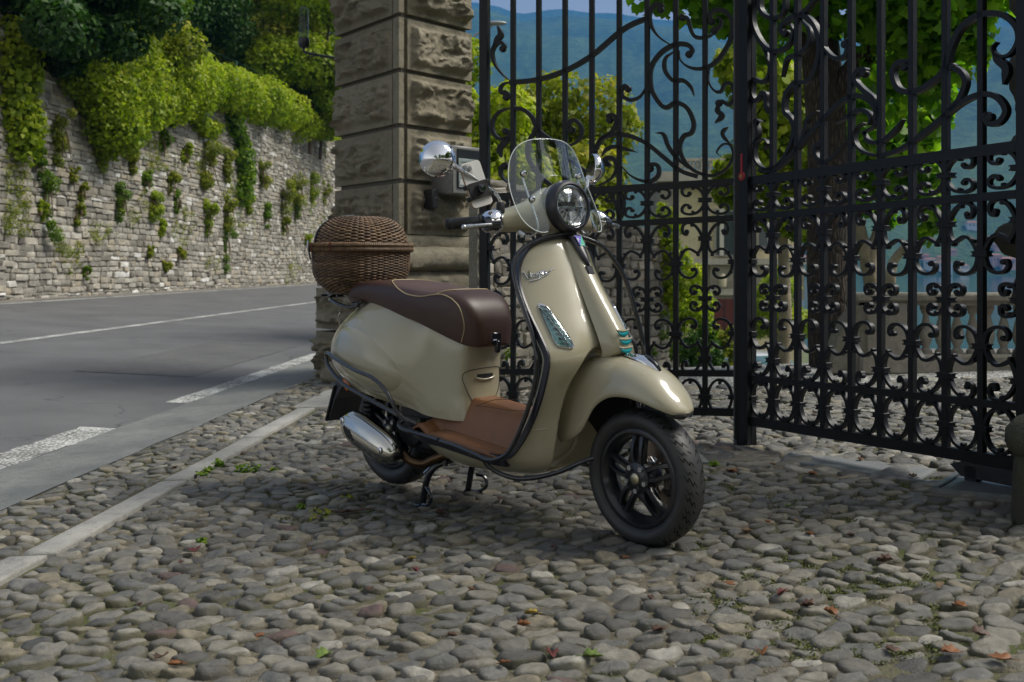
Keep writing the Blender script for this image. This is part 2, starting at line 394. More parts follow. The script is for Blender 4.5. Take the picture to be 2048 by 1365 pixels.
# ---- cobbles: packed river stones, one cell each
def clip(poly, px_, py_, nx, ny):
    out = []; n = len(poly)
    for i in range(n):
        a, b = poly[i], poly[(i + 1) % n]
        da = (a[0] - px_) * nx + (a[1] - py_) * ny; db = (b[0] - px_) * nx + (b[1] - py_) * ny
        if da <= 0: out.append(a)
        if da * db < 0: t = da / (da - db); out.append((a[0] + (b[0] - a[0]) * t, a[1] + (b[1] - a[1]) * t))
    return out
def cells(P, R):
    """Voronoi cells of the points P"""
    grid = {}; 
    for i, (x, y) in enumerate(P): grid.setdefault((int(x // R), int(y // R)), []).append(i)
    out = []
    for i, (x, y) in enumerate(P):
        gx, gy = int(x // R), int(y // R); nb = []
        for a in (-1, 0, 1):
            for b in (-1, 0, 1): nb += grid.get((gx + a, gy + b), [])
        nb = sorted(((P[j][0] - x) ** 2 + (P[j][1] - y) ** 2, j) for j in nb if j != i)[:14]
        poly = [(x - R, y - R), (x + R, y - R), (x + R, y + R), (x - R, y + R)]
        for d2, j in nb:
            nx, ny = P[j][0] - x, P[j][1] - y
            poly = clip(poly, (P[j][0] + x) / 2, (P[j][1] + y) / 2, nx, ny)
            if len(poly) < 3: break
        out.append(poly)
    return out
SX = .66                                           # cells are laid out in a space squeezed along x: stones lie longer across the court
random.seed(11)
def inside(x, y):
    L = -x + RD * y
    if L > 2.38 or y < 1.95 or y > 7.25: return False
    if abs(x) > y * .56 + .1: return False
    if 1.80 < L < 1.92 and y < 6.95: return False
    if 1.58 < L < 2.02 and 6.9 < y < 8.05: return False
    # the slabs under the gate and the steel plate
    for (ax, ay, bx, by, w) in ((1.24, 4.72, 1.78, 4.15, .20), (.45, 4.88, 1.28, 4.77, .205)):
        t = max(0, min(1, ((x - ax) * (bx - ax) + (y - ay) * (by - ay)) / ((bx - ax) ** 2 + (by - ay) ** 2)))
        if math.hypot(x - ax - t * (bx - ax), y - ay - t * (by - ay)) < w: return False
    if x > 1.62 and 3.71 < y < 4.12 and (y - 3.70) > (x - 2.0) * -.6 and x < 2.2: return False
    return True
P = []; st = .0585; y = 1.9
row = 0
while y < 9.4:
    x = -5.0 * SX + (row % 2) * st * .5; k = 1.0
    while x < 4.6 * SX:
        if random.random() > .12:
            sx_, sy_ = x + random.uniform(-.36, .36) * st, y + random.uniform(-.36, .36) * st
            X = sx_ / SX; L = -X + RD * sy_
            if inside(X, sy_) or (1.3 < L < 2.4 and 7.1 < sy_ < 9.4 and not (L < 2.02 and sy_ < 8.05)): P.append((sx_, sy_))
        x += st
    y += st * .9; row += 1
for it in range(2):
    cs = cells(P, .2)
    P = [((sum(q[0] for q in c) / len(c)) * .5 + p[0] * .5, (sum(q[1] for q in c) / len(c)) * .5 + p[1] * .5) if len(c) > 2 else p for c, p in zip(cs, P)]
cs = cells(P, .2)
def stone_mesh(poly, cx, cy, N=14):
    """polar outline of a rounded cell -> dome of a worn stone; returns verts (world), quads"""
    R = []
    gap = random.uniform(.002, .0085)
    for k in range(N):
        th = 2 * PI * k / N; dx_, dy_ = math.cos(th), math.sin(th); best = 9
        for i in range(len(poly)):
            a, b = poly[i], poly[(i + 1) % len(poly)]; ex, ey = b[0] - a[0], b[1] - a[1]; den = dx_ * ey - dy_ * ex
            if abs(den) < 1e-9: continue
            t = ((a[0] - cx) * ey - (a[1] - cy) * ex) / den; u = ((a[0] - cx) * dy_ - (a[1] - cy) * dx_) / den
            if t > 0 and -1e-6 <= u <= 1 + 1e-6: best = min(best, t)
        R.append(min(best, .125))
    for _ in range(1): R = [(R[k - 1] + 2.6 * R[k] + R[(k + 1) % N]) / 4.6 for k in range(N)]
    mean = sum(R) / N
    R = [max(.010, min(r, mean * 1.5) - gap) * random.uniform(.94, 1.04) for r in R]
    h = random.uniform(.007, .020) * min(1.2, mean / .036); sh = random.uniform(1.7, 3.2); tx, ty = random.uniform(-.22, .22), random.uniform(-.22, .22); s = random.random() * 50
    V = []; 
    for rr, zf in ((1.03, -.5), (.99, .40), (.88, .80), (.68, .96), (.36, 1.0)):
        for k in range(N):
            th = 2 * PI * k / N; r = R[k] * rr * (1 + .20 * noise.noise((math.cos(th) * 1.7 + s, math.sin(th) * 1.7, rr * 1.2))); x_, y_ = cx + r * math.cos(th), cy + r * math.sin(th)
            z = h * zf + (tx * (x_ - cx) + ty * (y_ - cy)) * (zf > 0) + (.0085 * noise.noise((x_ * 24, y_ * 24, s)) + .0035 * noise.noise((x_ * 60, y_ * 60, s)) if zf > 0 else 0)
            V.append((x_, y_, gz(x_, y_) + z))
    V.append((cx, cy, gz(cx, cy) + h + .002 * noise.noise((cx * 38, cy * 38, s))))
    Fc = [(i * N + k, i * N + (k + 1) % N, (i + 1) * N + (k + 1) % N, (i + 1) * N + k) for i in range(4) for k in range(N)]
    T = [(4 * N + k, 4 * N + (k + 1) % N, 5 * N, 5 * N) for k in range(N)]
    return V, Fc, T
stones = []
for c, p in zip(cs, P):
    if len(c) < 3: continue
    poly = [(q[0] / SX, q[1]) for q in c]; cx, cy = sum(q[0] for q in poly) / len(poly), sum(q[1] for q in poly) / len(poly)
    L = -cx + RD * cy
    pl = poly
    for (px_, py_, nx, ny) in (((-2.385 + RD * cy), cy, -1, RD), ):
        pl = clip(pl, px_, py_, nx, ny)
    if L > 1.9: pl = clip(pl, -1.935 + RD * cy, cy, 1, -RD)
    elif L > 1.4: pl = clip(pl, -1.782 + RD * cy, cy, -1, RD)
    if len(pl) < 3: continue
    area = abs(sum(pl[i][0] * pl[(i + 1) % len(pl)][1] - pl[(i + 1) % len(pl)][0] * pl[i][1] for i in range(len(pl)))) / 2
    if area < .0012: continue
    cx, cy = sum(q[0] for q in pl) / len(pl), sum(q[1] for q in pl) / len(pl)
    stones.append((area / cy ** 3 if abs(cx) < cy * .52 and cy > 2.26 else 0, pl, cx, cy))
stones.sort(key=lambda s_: -s_[0])
random.seed(5)
bigV, bigF, bigT = [], [], []
for i, (sc_, pl, cx, cy_) in enumerate(stones):
    V, Fq, T = stone_mesh(pl, cx, cy_, 16 if i < 300 else 12)
    tint = random.random()
    if i < 300:
        ma = MB(); ma.v = V; ma.f = Fq + [t[:3] for t in T]
        me = ma.mesh('cobblestone', COBBLE, True, 180, fix=False)
        a = me.attributes.new('tint', 'FLOAT', 'FACE'); a.data.foreach_set('value', np.full(len(me.polygons), tint, np.float32))
        inst('cobblestone', me, court)
    else:
        o_ = len(bigV); bigV += V; bigF += [tuple(j + o_ for j in f) for f in Fq] ; bigT += [tuple(j + o_ for j in f[:3]) for f in T]
        bigF_n = len(Fq) + len(T)
        stones[i] = (tint, len(Fq), len(T))
ma = MB(); ma.v = bigV; ma.f = bigF + bigT
me = ma.mesh('cobblestones', COBBLE, True, 180, fix=False)
tv = []
for s_ in stones[300:]: tv += [s_[0]] * s_[1]
for s_ in stones[300:]: tv += [s_[0]] * s_[2]
a = me.attributes.new('tint', 'FLOAT', 'FACE'); a.data.foreach_set('value', np.array(tv, np.float32))
inst('cobblestones', me, court, kind='stuff')
# ================================================================ RETAINING WALL, PILLARS
def m_stone(name, stops, sc=1., rough=.85, b=.8, moss=0, lichen=.35, bd=.02):
    """rough masonry; the attribute 'tint' shifts each stone"""
    t = NT(name); c = t.coord('Object'); a = t.attr('tint').outputs['Fac']; n1 = t.noise(c, 5 * sc, 8, .68, .6); n2 = t.noise(c, 60 * sc, 5, .7); n3 = t.noise(c, .8 * sc, 4, .6)
    col = t.ramp(a, stops); col = t.mix(.85, col, t.ramp(n1, [(.25, .45), (.5, 1.), (.75, 1.5)]), 'MULTIPLY')
    col = t.mix(.6, col, t.ramp(n2, [(.3, .5), (.55, 1.05), (.75, 1.5)]), 'MULTIPLY')
    if lichen: col = t.mix(t.math('MULTIPLY', t.ramp(n3, [(.48, 0), (.62, 1)]), t.ramp(n2, [(.5, 0), (.6, lichen)])), col, (.45, .45, .38))
    if moss: col = t.mix(t.math('MULTIPLY', t.ramp(n3, [(.40, 0), (.58, 1)]), t.ramp(n1, [(.42, 0), (.58, moss)])), col, (.055, .065, .018))
    t.base(col); t.rough(rough); t.bump(t.math('ADD', n1, t.math('MULTIPLY', n2, .5)), b, bd); return t.m
WALLST = m_stone('rubble_stone', [(0, (.17, .155, .125)), (.3, (.27, .248, .205)), (.55, (.37, .345, .29)), (.72, (.35, .30, .22)), (.85, (.50, .48, .43)), (.93, (.64, .62, .57)), (1, (.72, .70, .66))], 1.2, b=.9)
WALLMORT = m_stone('rubble_mortar', [(0, (.27, .245, .195)), (1, (.27, .245, .195))], 1.5, moss=.5, b=1)

def rubble_wall(root, A, B, zb, zt, rows_h=(.09, .17), lens=(.14, .42), proud=.05, n_parts=300, camL=None, mat=WALLST, mortar=WALLMORT, thick=.5, seed=1, name='wall_stone', skip=None, seg=1):
    """A, B ground points (x, y); zb, zt functions of t. The face looks to the left of A->B turned right"""
    random.seed(seed); L = math.dist(A, B); ux, uy = (B[0] - A[0]) / L, (B[1] - A[1]) / L; nx, ny = uy, -ux
    pt = lambda s, z, d: (A[0] + ux * s + nx * d, A[1] + uy * s + ny * d, z)
    # backing
    m = MB(); N = max(2, int(L / .8)); top, bot = [], []
    for i in range(N + 1):
        s = L * i / N; t = i / N
        top.append([pt(s, zb(t) - .4, -thick), pt(s, zb(t) - .4, 0), pt(s, zt(t) - .02, 0), pt(s, zt(t) - .02, -thick)])
    m.loft(top); m.build('mortar_face', mortar, root, smooth=False)
    st_ = []; z = min(zb(i / 20) for i in range(21)) - .1; zmax = max(zt(i / 20) for i in range(21)); ri = 0
    while z < zmax:
        h = random.uniform(*rows_h); s = .004
        while s < L:
            l = random.uniform(*lens) * (1 if random.random() > .25 else .55); t = min(1, max(0, (s + l / 2) / L))
            hh = h; dzw = (.11 * noise.noise((s * .22, z * .25, seed)) + .05 * noise.noise((s * .9, z * .6, seed + 3))) * min(1, rows_h[1] / .15) + random.uniform(-.012, .012) * (rows_h[1] > .12) 
            if zb(t) - .08 < z + hh * .5 and z + hh < zt(t) + .03 and not (skip and skip(s, z)):
                if random.random() < .12 and h < .15: pass
                st_.append((s, z + dzw, l, hh))
            s += l
        z += h; ri += 1
    def one(s, z, l, h):
        g = random.uniform(.002, .010); p = random.uniform(.25, 1) * proud; b = min(l, h) * random.uniform(.12, .22); j = lambda a=.012: random.uniform(-a, a)
        s0, s1, z0, z1 = s + g, s + l - g, z + g * .7, z + h - g * .7
        # outline of 8 corners, uneven
        o = [(s0 + b, z0), (s1 - b, z0), (s1, z0 + b), (s1, z1 - b), (s1 - b, z1), (s0 + b, z1), (s0, z1 - b), (s0, z0 + b)]
        o = [(max(0.0, min(L, a_ + j())), b_ + j(.009)) for a_, b_ in o]; cs_, cz = (s0 + s1) / 2, (z0 + z1) / 2
        tilt, tz = j(.12) * p, j(.3) * p
        V = [pt(a_, b_, -.02) for a_, b_ in o] + [pt(a_, b_, p * .6) for a_, b_ in o] + [pt(cs_ + (a_ - cs_) * .82, cz + (b_ - cz) * .78, p + tilt * (a_ - cs_) / l * 6 + tz * (b_ - cz) / h + j(.006)) for a_, b_ in o]
        V.append(pt(cs_ + j(.02), cz, p * 1.12 + j(.006)))
        Fq = [(k, (k + 1) % 8, 8 + (k + 1) % 8, 8 + k) for k in range(8)] + [(8 + k, 8 + (k + 1) % 8, 16 + (k + 1) % 8, 16 + k) for k in range(8)]
        return V, Fq, [(16 + k, 16 + (k + 1) % 8, 24) for k in range(8)]
    cL = camL or (0, 0)
    def size(q):
        x, y, z_ = pt(q[0] + q[2] / 2, q[1], 0)
        vis = y > 1 and abs(x) < y * .53
        return (q[2] * q[3] / (x * x + y * y)) if vis and z_ < H + y * .27 else 0
    st_.sort(key=size, reverse=True)
    V, Fa, tv, cnt = [], [], [], 0
    for i, q in enumerate(st_):
        v, fq, ft = one(*q); tint = min(1, max(0, random.betavariate(1.6, 1.9)))
        if i < n_parts:
            ma = MB(); ma.v = v; ma.f = fq + ft; me = ma.mesh(name, mat, seg != 0, 35, fix=False)
            a = me.attributes.new('tint', 'FLOAT', 'FACE'); a.data.foreach_set('value', np.full(len(me.polygons), tint, np.float32)); inst(name, me, root)
        else:
            o = len(V); V += v; Fa += [tuple(k + o for k in f) for f in fq + ft]; tv += [tint] * (len(fq) + len(ft))
    if V:
        ma = MB(); ma.v = V; ma.f = Fa; me = ma.mesh(name + 's', mat, seg != 0, 35, fix=False)
        a = me.attributes.new('tint', 'FLOAT', 'FACE'); a.data.foreach_set('value', np.array(tv, np.float32)); inst(name + 's', me, root, kind='stuff')
    return pt, L

# long wall beyond the road
rw = empty('retaining_wall', (*road_xy(11.0, 24), .3), 0, 'tall grey rubble retaining wall overgrown with tufts beyond the road', 'wall')
rw_off = Vector(rw.location)
WA, WB = road_xy(11.0, 15.5), road_xy(11.0, 52)
WL = math.dist(WA, WB)
wz0 = lambda t: .31
WTOP = [(0, 6.3), (.1, 6.2), (.35, 6.1), (.6, 6.3), (.8, 6.7), (1, 7.0)]
wz1 = lambda t: float(lerp_tab(WTOP, t)[0])
wpt, _ = rubble_wall(rw, WA, WB, wz0, wz1, (.055, .17), (.12, .52), .07, 300, seed=3)
for ch in rw.children: ch.matrix_parent_inverse = Matrix.Translation(-rw_off)

# ---- the rusticated gate pillar
PILST = m_stone('pillar_limestone', [(0, (.25, .215, .145)), (.5, (.32, .28, .195)), (1, (.39, .345, .25))], 2.2, b=1., moss=.22, lichen=.35, bd=.035)
PILJ = m_stone('pillar_joint_stone', [(0, (.17, .155, .125)), (1, (.17, .155, .125))], 2.2, b=.4, moss=.4)
# near corner, left and right directions (both faces turned 40-45 degrees from the view)
PC = Vector((-.945, 8.40, 0)); PLd = Vector((-.625, .781, 0)); PRd = Vector((.682, .731, 0)).normalized(); PLn = Vector((-PLd.y, PLd.x, 0)) * 1; PRn = Vector((PRd.y, -PRd.x, 0))
if PLn.y > 0: PLn = -PLn
WLF, WRF = 1.15, .87
pil = empty('gate_pillar', tuple(PC), 0, 'tall rusticated stone gate pillar behind the wicker basket', 'pillar')
def pil_part(m, name, mat=PILST, tint=.5, **kw):
    m.xf(lambda p: (p[0] - PC.x, p[1] - PC.y, p[2]))
    o = m.build(name, mat, pil, **kw); a = o.data.attributes.new('tint', 'FLOAT', 'FACE'); a.data.foreach_set('value', np.full(len(o.data.polygons), tint, np.float32)); return o
def q4(d, z):   # plan of the shaft set out by d
    a = PC + PLn * d + PRn * d; l = PC + PLd * (WLF + d) + PLn * d; r = PC + PRd * (WRF + d) + PRn * d; b = PC + PLd * (WLF + d) + PRd * (WRF + d)
    return [(p.x, p.y, z) for p in (a, r, b, l)]
m = MB(); m.loft([q4(-.05, -.3), q4(-.05, 4.2)]); pil_part(m, 'pillar_core', PILJ, smooth=False)
def bossed(face, s0, s1, z0, z1, seed, rough=1., base=.0):
    """one rock-faced block with a flat margin: face 0 = left, 1 = right"""
    d, n = (PLd, PLn) if face == 0 else (PRd, PRn); nu, nv = 60, 34; rows = []; mar = .04
    for j in range(nv + 1):
        row = []
        for i in range(nu + 1):
            s = s0 + (s1 - s0) * i / nu; z = z0 + (z1 - z0) * j / nv; e = min(s - s0, s1 - s, (z - z0), (z1 - z))
            k = min(1, max(0, (e - mar) / .045)); k = k * k * (3 - 2 * k)
            P_ = Vector((s * 2.6, z * 3.4, seed * 7.3))
            w_ = Vector((noise.noise(P_ * 1.7), noise.noise(P_ * 1.7 + Vector((9, 0, 0))), 0)) * .5; r = noise.fractal(P_ + w_, .65, 2.3, 7) * .55 + 1.5 * abs(noise.noise(P_ * .9 + w_ + Vector((3, 1, 2)))) - .5 * abs(noise.noise(P_ * 2.6 + w_ * 2)) - .22 * abs(noise.noise(P_ * 6 + w_ * 3)) + .15
            c = noise.cell(Vector((s * 6 + .8 * noise.noise(P_ * 3), z * 7, seed))) * .35
            lay = .25 * noise.noise((s * 1.5, z * 26 + 3 * noise.noise((s * 3, z * 3, seed)), seed))
            out = base + k * (.045 + .085 * rough * max(-.35, r + c + lay - .18))
            out += .004 * noise.noise((s * 30, z * 30, seed)) + k * (.020 * abs(noise.noise((s * 12, z * 20, seed + 5))) - .012 * abs(noise.noise((s * 26, z * 34, seed + 9))))
            p = PC + d * s + n * out; row.append((p.x, p.y, z))
        rows.append(row)
    m = MB(); m.loft(rows, cap=False, closed_u=False)
    # rim back into the core
    rim = [rows[0][i] for i in range(nu + 1)] + [rows[j][nu] for j in range(1, nv + 1)] + [rows[nv][i] for i in range(nu - 1, -1, -1)] + [rows[j][0] for j in range(nv - 1, 0, -1)]
    back = [(p[0] - n.x * (.06 + base), p[1] - n.y * (.06 + base), p[2]) for p in rim]
    m.loft([rim, back], cap=False); return m
CH = .468; Z0 = 1.235
for k in range(7):
    z0 = Z0 + k * CH; z1 = z0 + CH - .04
    pil_part(bossed(0, .125, WLF - .02, z0, z1, 3 + k), 'stone_block', tint=.2 + .6 * ((k * .37) % 1), ang=60)
    pil_part(bossed(1, .085, WRF - .02, z0, z1, 23 + k, .8), 'stone_block', tint=.25 + .6 * ((k * .61) % 1), ang=60)
    # corner fillet on the left face beside the recessed angle
    m = MB(); rows = []
    for z in (z0 + .0, z1): rows.append([(PC + PLd * a + PLn * b_).to_tuple()[:2] + (z,) for a, b_ in ((.0, -.04), (.0, .010), (.095, .010), (.095, -.04))])
    m.loft(rows); pil_part(m, 'corner_fillet', tint=.6, smooth=False)
# base mouldings and the rough plinth
def mould(prof, name, tint=.6):
    m = MB(); rings = []
    for (d, z) in prof:
        q = q4(d, z); ring = []
        for i in range(4):
            a, b_ = Vector(q[i]), Vector(q[(i + 1) % 4]); n = 26 if i in (0, 3) else 3
            for kk in range(n):
                p = a.lerp(b_, kk / n); j = .010 * noise.noise(p * 9) + .006 * noise.noise(p * 30); ring.append((p.x + j, p.y - j, p.z + .008 * noise.noise(p * 8)))
        rings.append(ring)
    m.loft(rings); pil_part(m, name, PILST, tint, ang=50)
mould([(-.02, 1.13), (.02, 1.13), (.03, 1.17), (.015, 1.215), (-.02, 1.235)], 'fillet_course', .7)
mould([(-.02, .92), (.06, .92), (.13, .955), (.145, 1.00), (.14, 1.06), (.10, 1.10), (.03, 1.13), (-.02, 1.13)], 'torus_moulding', .85)
mould([(.0, .78), (.11, .78), (.12, .84), (.08, .885), (.05, .92), (-.02, .92)], 'plinth_cap', .6)
for f, (w) in ((0, WLF), (1, WRF)):
    for k, (z0, z1) in enumerate(((-.1, .36), (.385, .76))):
        pil_part(bossed(f, -.13, w + .12, z0, z1, 51 + k + 5 * f, 1.5, .12), 'plinth_block', tint=.3 + .2 * k, ang=60)
# boulder at its foot
def rock(name, c, r, sc, seed, mat, label=None, cat=None, n=18, mm=12, rough=.25, parent=None, group=None):
    m = MB(); rings = []
    for i in range(1, mm):
        ph = PI * i / mm; ring = []
        for k in range(n):
            th = 2 * PI * k / n; d = Vector((math.sin(ph) * math.cos(th), math.sin(ph) * math.sin(th), -math.cos(ph)))
            f = 1 + rough * noise.fractal(d * 1.6 + Vector((seed, 0, 0)), 1, 2, 4)
            ring.append((d.x * r * sc[0] * f, d.y * r * sc[1] * f, d.z * r * sc[2] * f))
        rings.append(ring)
    m.loft(rings); o = m.build(name, mat, parent, ang=180, label=label, cat=cat, group=group); o.location = c
    a = o.data.attributes.new('tint', 'FLOAT', 'FACE'); a.data.foreach_set('value', np.full(len(o.data.polygons), .8, np.float32)); return o
rock('boulder', (-1.50, 8.62, .03), .15, (1, .8, .75), 4, PILST, 'small rounded boulder at the foot of the gate pillar', 'stone', rough=.3)

# ---- right pillar: only its rock face bulges into view, with the guard stone at its foot
DKST = m_stone('vignette_dark_stone', [(0, (.055, .05, .035)), (1, (.10, .092, .07))], 2.4, b=.9, moss=.6, bd=.01)  # mossy stone, its colour darkened to stand in for the right-edge vignette
rp = empty('right_gate_pillar', (2.22, 3.80, 0), 0, 'rock faced gate pillar in vignette-darkened stone at the hinge side of the open leaf', 'pillar')
def rp_block(z0, z1, seed, x0=2.075):
    m = MB(); rings = []; random.seed(seed)
    for j in range(13):
        z = z0 + (z1 - z0) * j / 12; ring = []; e = math.sin(PI * j / 12) ** .5
        for k in range(28):
            th = 2 * PI * k / 28; d = Vector((math.cos(th), math.sin(th), 0)); 
            q = max(abs(d.x), abs(d.y)); bx = d / q; f = .22 + .045 * e * (1 + 1.0 * noise.fractal(Vector((bx.x * 2, bx.y * 2, z * 5 + seed)), 1, 2.1, 4))
            ring.append((bx.x * f + .04, bx.y * f - .02, z))
        rings.append(ring)
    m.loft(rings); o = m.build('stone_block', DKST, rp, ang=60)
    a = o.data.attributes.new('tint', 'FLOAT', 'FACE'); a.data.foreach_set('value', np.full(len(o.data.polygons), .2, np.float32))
    return o
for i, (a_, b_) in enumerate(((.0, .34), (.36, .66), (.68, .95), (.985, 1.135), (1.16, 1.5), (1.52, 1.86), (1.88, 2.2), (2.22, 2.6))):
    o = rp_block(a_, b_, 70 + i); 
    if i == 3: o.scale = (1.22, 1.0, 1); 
gs = empty('guard_stone', (1.865, 3.42, 0), 0, 'mossy round headed guard stone in vignette-darkened colour at the right edge', 'bollard')
m = MB(); rings = []
for (r, z) in ((.135, -.05), (.135, .05), (.13, .2), (.128, .275), (.12, .30)):
    rings.append([(r * math.cos(2 * PI * k / 28) * (1 + .05 * noise.noise((k * .7, z * 9, 1))), r * math.sin(2 * PI * k / 28), z) for k in range(28)])
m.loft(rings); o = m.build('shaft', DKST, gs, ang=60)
m = MB(); rings = []
for (r, z) in ((.10, .295), (.14, .305), (.155, .34), (.15, .385), (.12, .425), (.07, .45), (.02, .458)):
    rings.append([(r * math.cos(2 * PI * k / 28) * (1 + .08 * noise.noise((k * .5, z * 9, 1))), r * math.sin(2 * PI * k / 28), z) for k in range(28)])
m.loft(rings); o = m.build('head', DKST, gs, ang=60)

# ---- intercom and small reader on the right face, bracket lamp on the left edge
GREYM = simple('grey_box_metal', (.22, .215, .20), .45, .3, var=.15); DARKG = simple('dark_panel', (.02, .022, .025), .25); BLKP = simple('black_plastic', (.012, .012, .013), .45)
def on_right(s, z, out=0): p = PC + PRd * s + PRn * out; return (p.x, p.y, z)
ra = math.atan2(PRd.y, PRd.x)
ic = empty('intercom', on_right(.55, 1.60, .15), ra, 'grey intercom housing with glazed panel on the pillar face', 'intercom')
m = MB(); m.box((0, .05, .19), (.36, .30, .42), bev=.012); m.build('housing', GREYM, ic)
m = MB(); m.box((0.02, -.104, .20), (.29, .006, .34)); m.build('recess', DARKG, ic, smooth=False)
m = MB(); m.box((-.01, -.111, .165), (.21, .006, .25), bev=.003)
glassg = simple('pale_panel', (.30, .36, .35), .3); m.build('panel', glassg, ic)
m = MB()
for k in range(6): m.box((-.01, -.1155, .26 - .028 * k), (.17, .002, .006))
m.build('button_row', simple('panel_print', (.12, .15, .15), .5), ic, smooth=False)
m = MB(); m.box((-.01, -.116, .085), (.19, .003, .05), bev=.001); m.build('name_strip', simple('name_strip_white', (.55, .56, .54), .4), ic)
rd = empty('card_reader', on_right(.40, 1.42, .10), ra, 'small black card reader box beside the intercom', 'card reader')
m = MB(); m.box((-.12, 0.02, .12), (.075, .12, .165), bev=.008); m.build('case', BLKP, rd)
m = MB(); m.box((-.12, -.0415, .13), (.02, .002, .003)); m.build('mark', simple('reader_mark', (.4, .4, .4), .4), rd, smooth=False)
IRON = simple('black_iron', (.013, .0135, .016), .42, .0, var=.25, vs=30, bump=.25, bs=140, bd=.002, spec=.6)
lp = empty('bracket_lamp', (-1.88, 9.28, 0), 0, 'black iron bracket lamp with glass cylinder on the left of the pillar', 'lamp')
m = MB(); m.tube(crom([(.26, .0, 2.90), (.10, .02, 2.93), (-.05, 0, 2.96), (-.06, 0, 3.02)], 6), .012, 8); m.tube(crom([(.24, 0, 2.76), (.12, 0, 2.90), (.04, 0, 2.95)], 6), .006, 6); m.tube(crom([(.0, 0, 2.94), (-.02, 0, 2.91), (.03, 0, 2.92), (.1, 0, 2.93)], 6), .005, 6); m.build('bracket', IRON, lp)
m = MB(); m.lathe([(.0, 0), (.035, 0), (.05, .02), (.052, .07), (.046, .09), (.0, .095)], 20, c=(-.06, 0, 3.0)); m.build('lamp_holder', IRON, lp)
m = MB(); m.lathe([(.0, .0), (.042, .0), (.045, .25), (.03, .28), (.0, .285)], 20, c=(-.06, 0, 3.095)); m.build('glass', m_clear('lamp_glass', (.75, .80, .80)), lp)
# ================================================================ GATE
GIRON = simple('painted_gate_iron', (.008, .0088, .010), .42, 0, var=.3, vs=25, bump=.4, bs=90, bd=.0015, spec=.28)
RUST = simple('rusty_iron', (.09, .035, .018), .8, var=.4, vs=60)
BAR_W, BAR_D = .026, .030
def px_leaf(cx, cy, f, ox, O, D):
    """crop pixel -> (u along the leaf, world z)"""
    px, py = ox + cx / f, cy / f; k = (px - 1024) / F
    u = (k * O[1] - O[0]) / (D[0] - k * D[1]); Y = O[1] + u * D[1]
    return u, H - (py - 537) / F * Y
SEC = [(-.5, -.5), (.5, -.5), (.5, .5), (-.5, .5)]
def flat_scroll(pts, w, dep, n=4, taper=None, balls=()):
    """flat bar bent in the x-z plane: w thick in the plane, dep across it"""
    P = crom([(p[0], 0, p[1]) for p in pts], n); m = MB(); rings = []
    for i, p in enumerate(P):
        a = P[min(i + 1, len(P) - 1)] - P[max(i - 1, 0)]; l = math.hypot(a[0], a[2]) or 1; nx, nz = -a[2] / l, a[0] / l
        ww = w * (taper(i / (len(P) - 1)) if taper else 1) / 2
        rings.append([(p[0] + nx * ww, -dep / 2, p[2] + nz * ww), (p[0] - nx * ww, -dep / 2, p[2] - nz * ww), (p[0] - nx * ww, dep / 2, p[2] - nz * ww), (p[0] + nx * ww, dep / 2, p[2] + nz * ww)])
    m.loft(rings)
    for (x, z, r) in balls: m.lathe([(0, -dep * .58), (r * .8, -dep * .55), (r, -dep * .35), (r, dep * .35), (r * .8, dep * .55), (0, dep * .58)], 12, 'y', (x, 0, z))
    return m
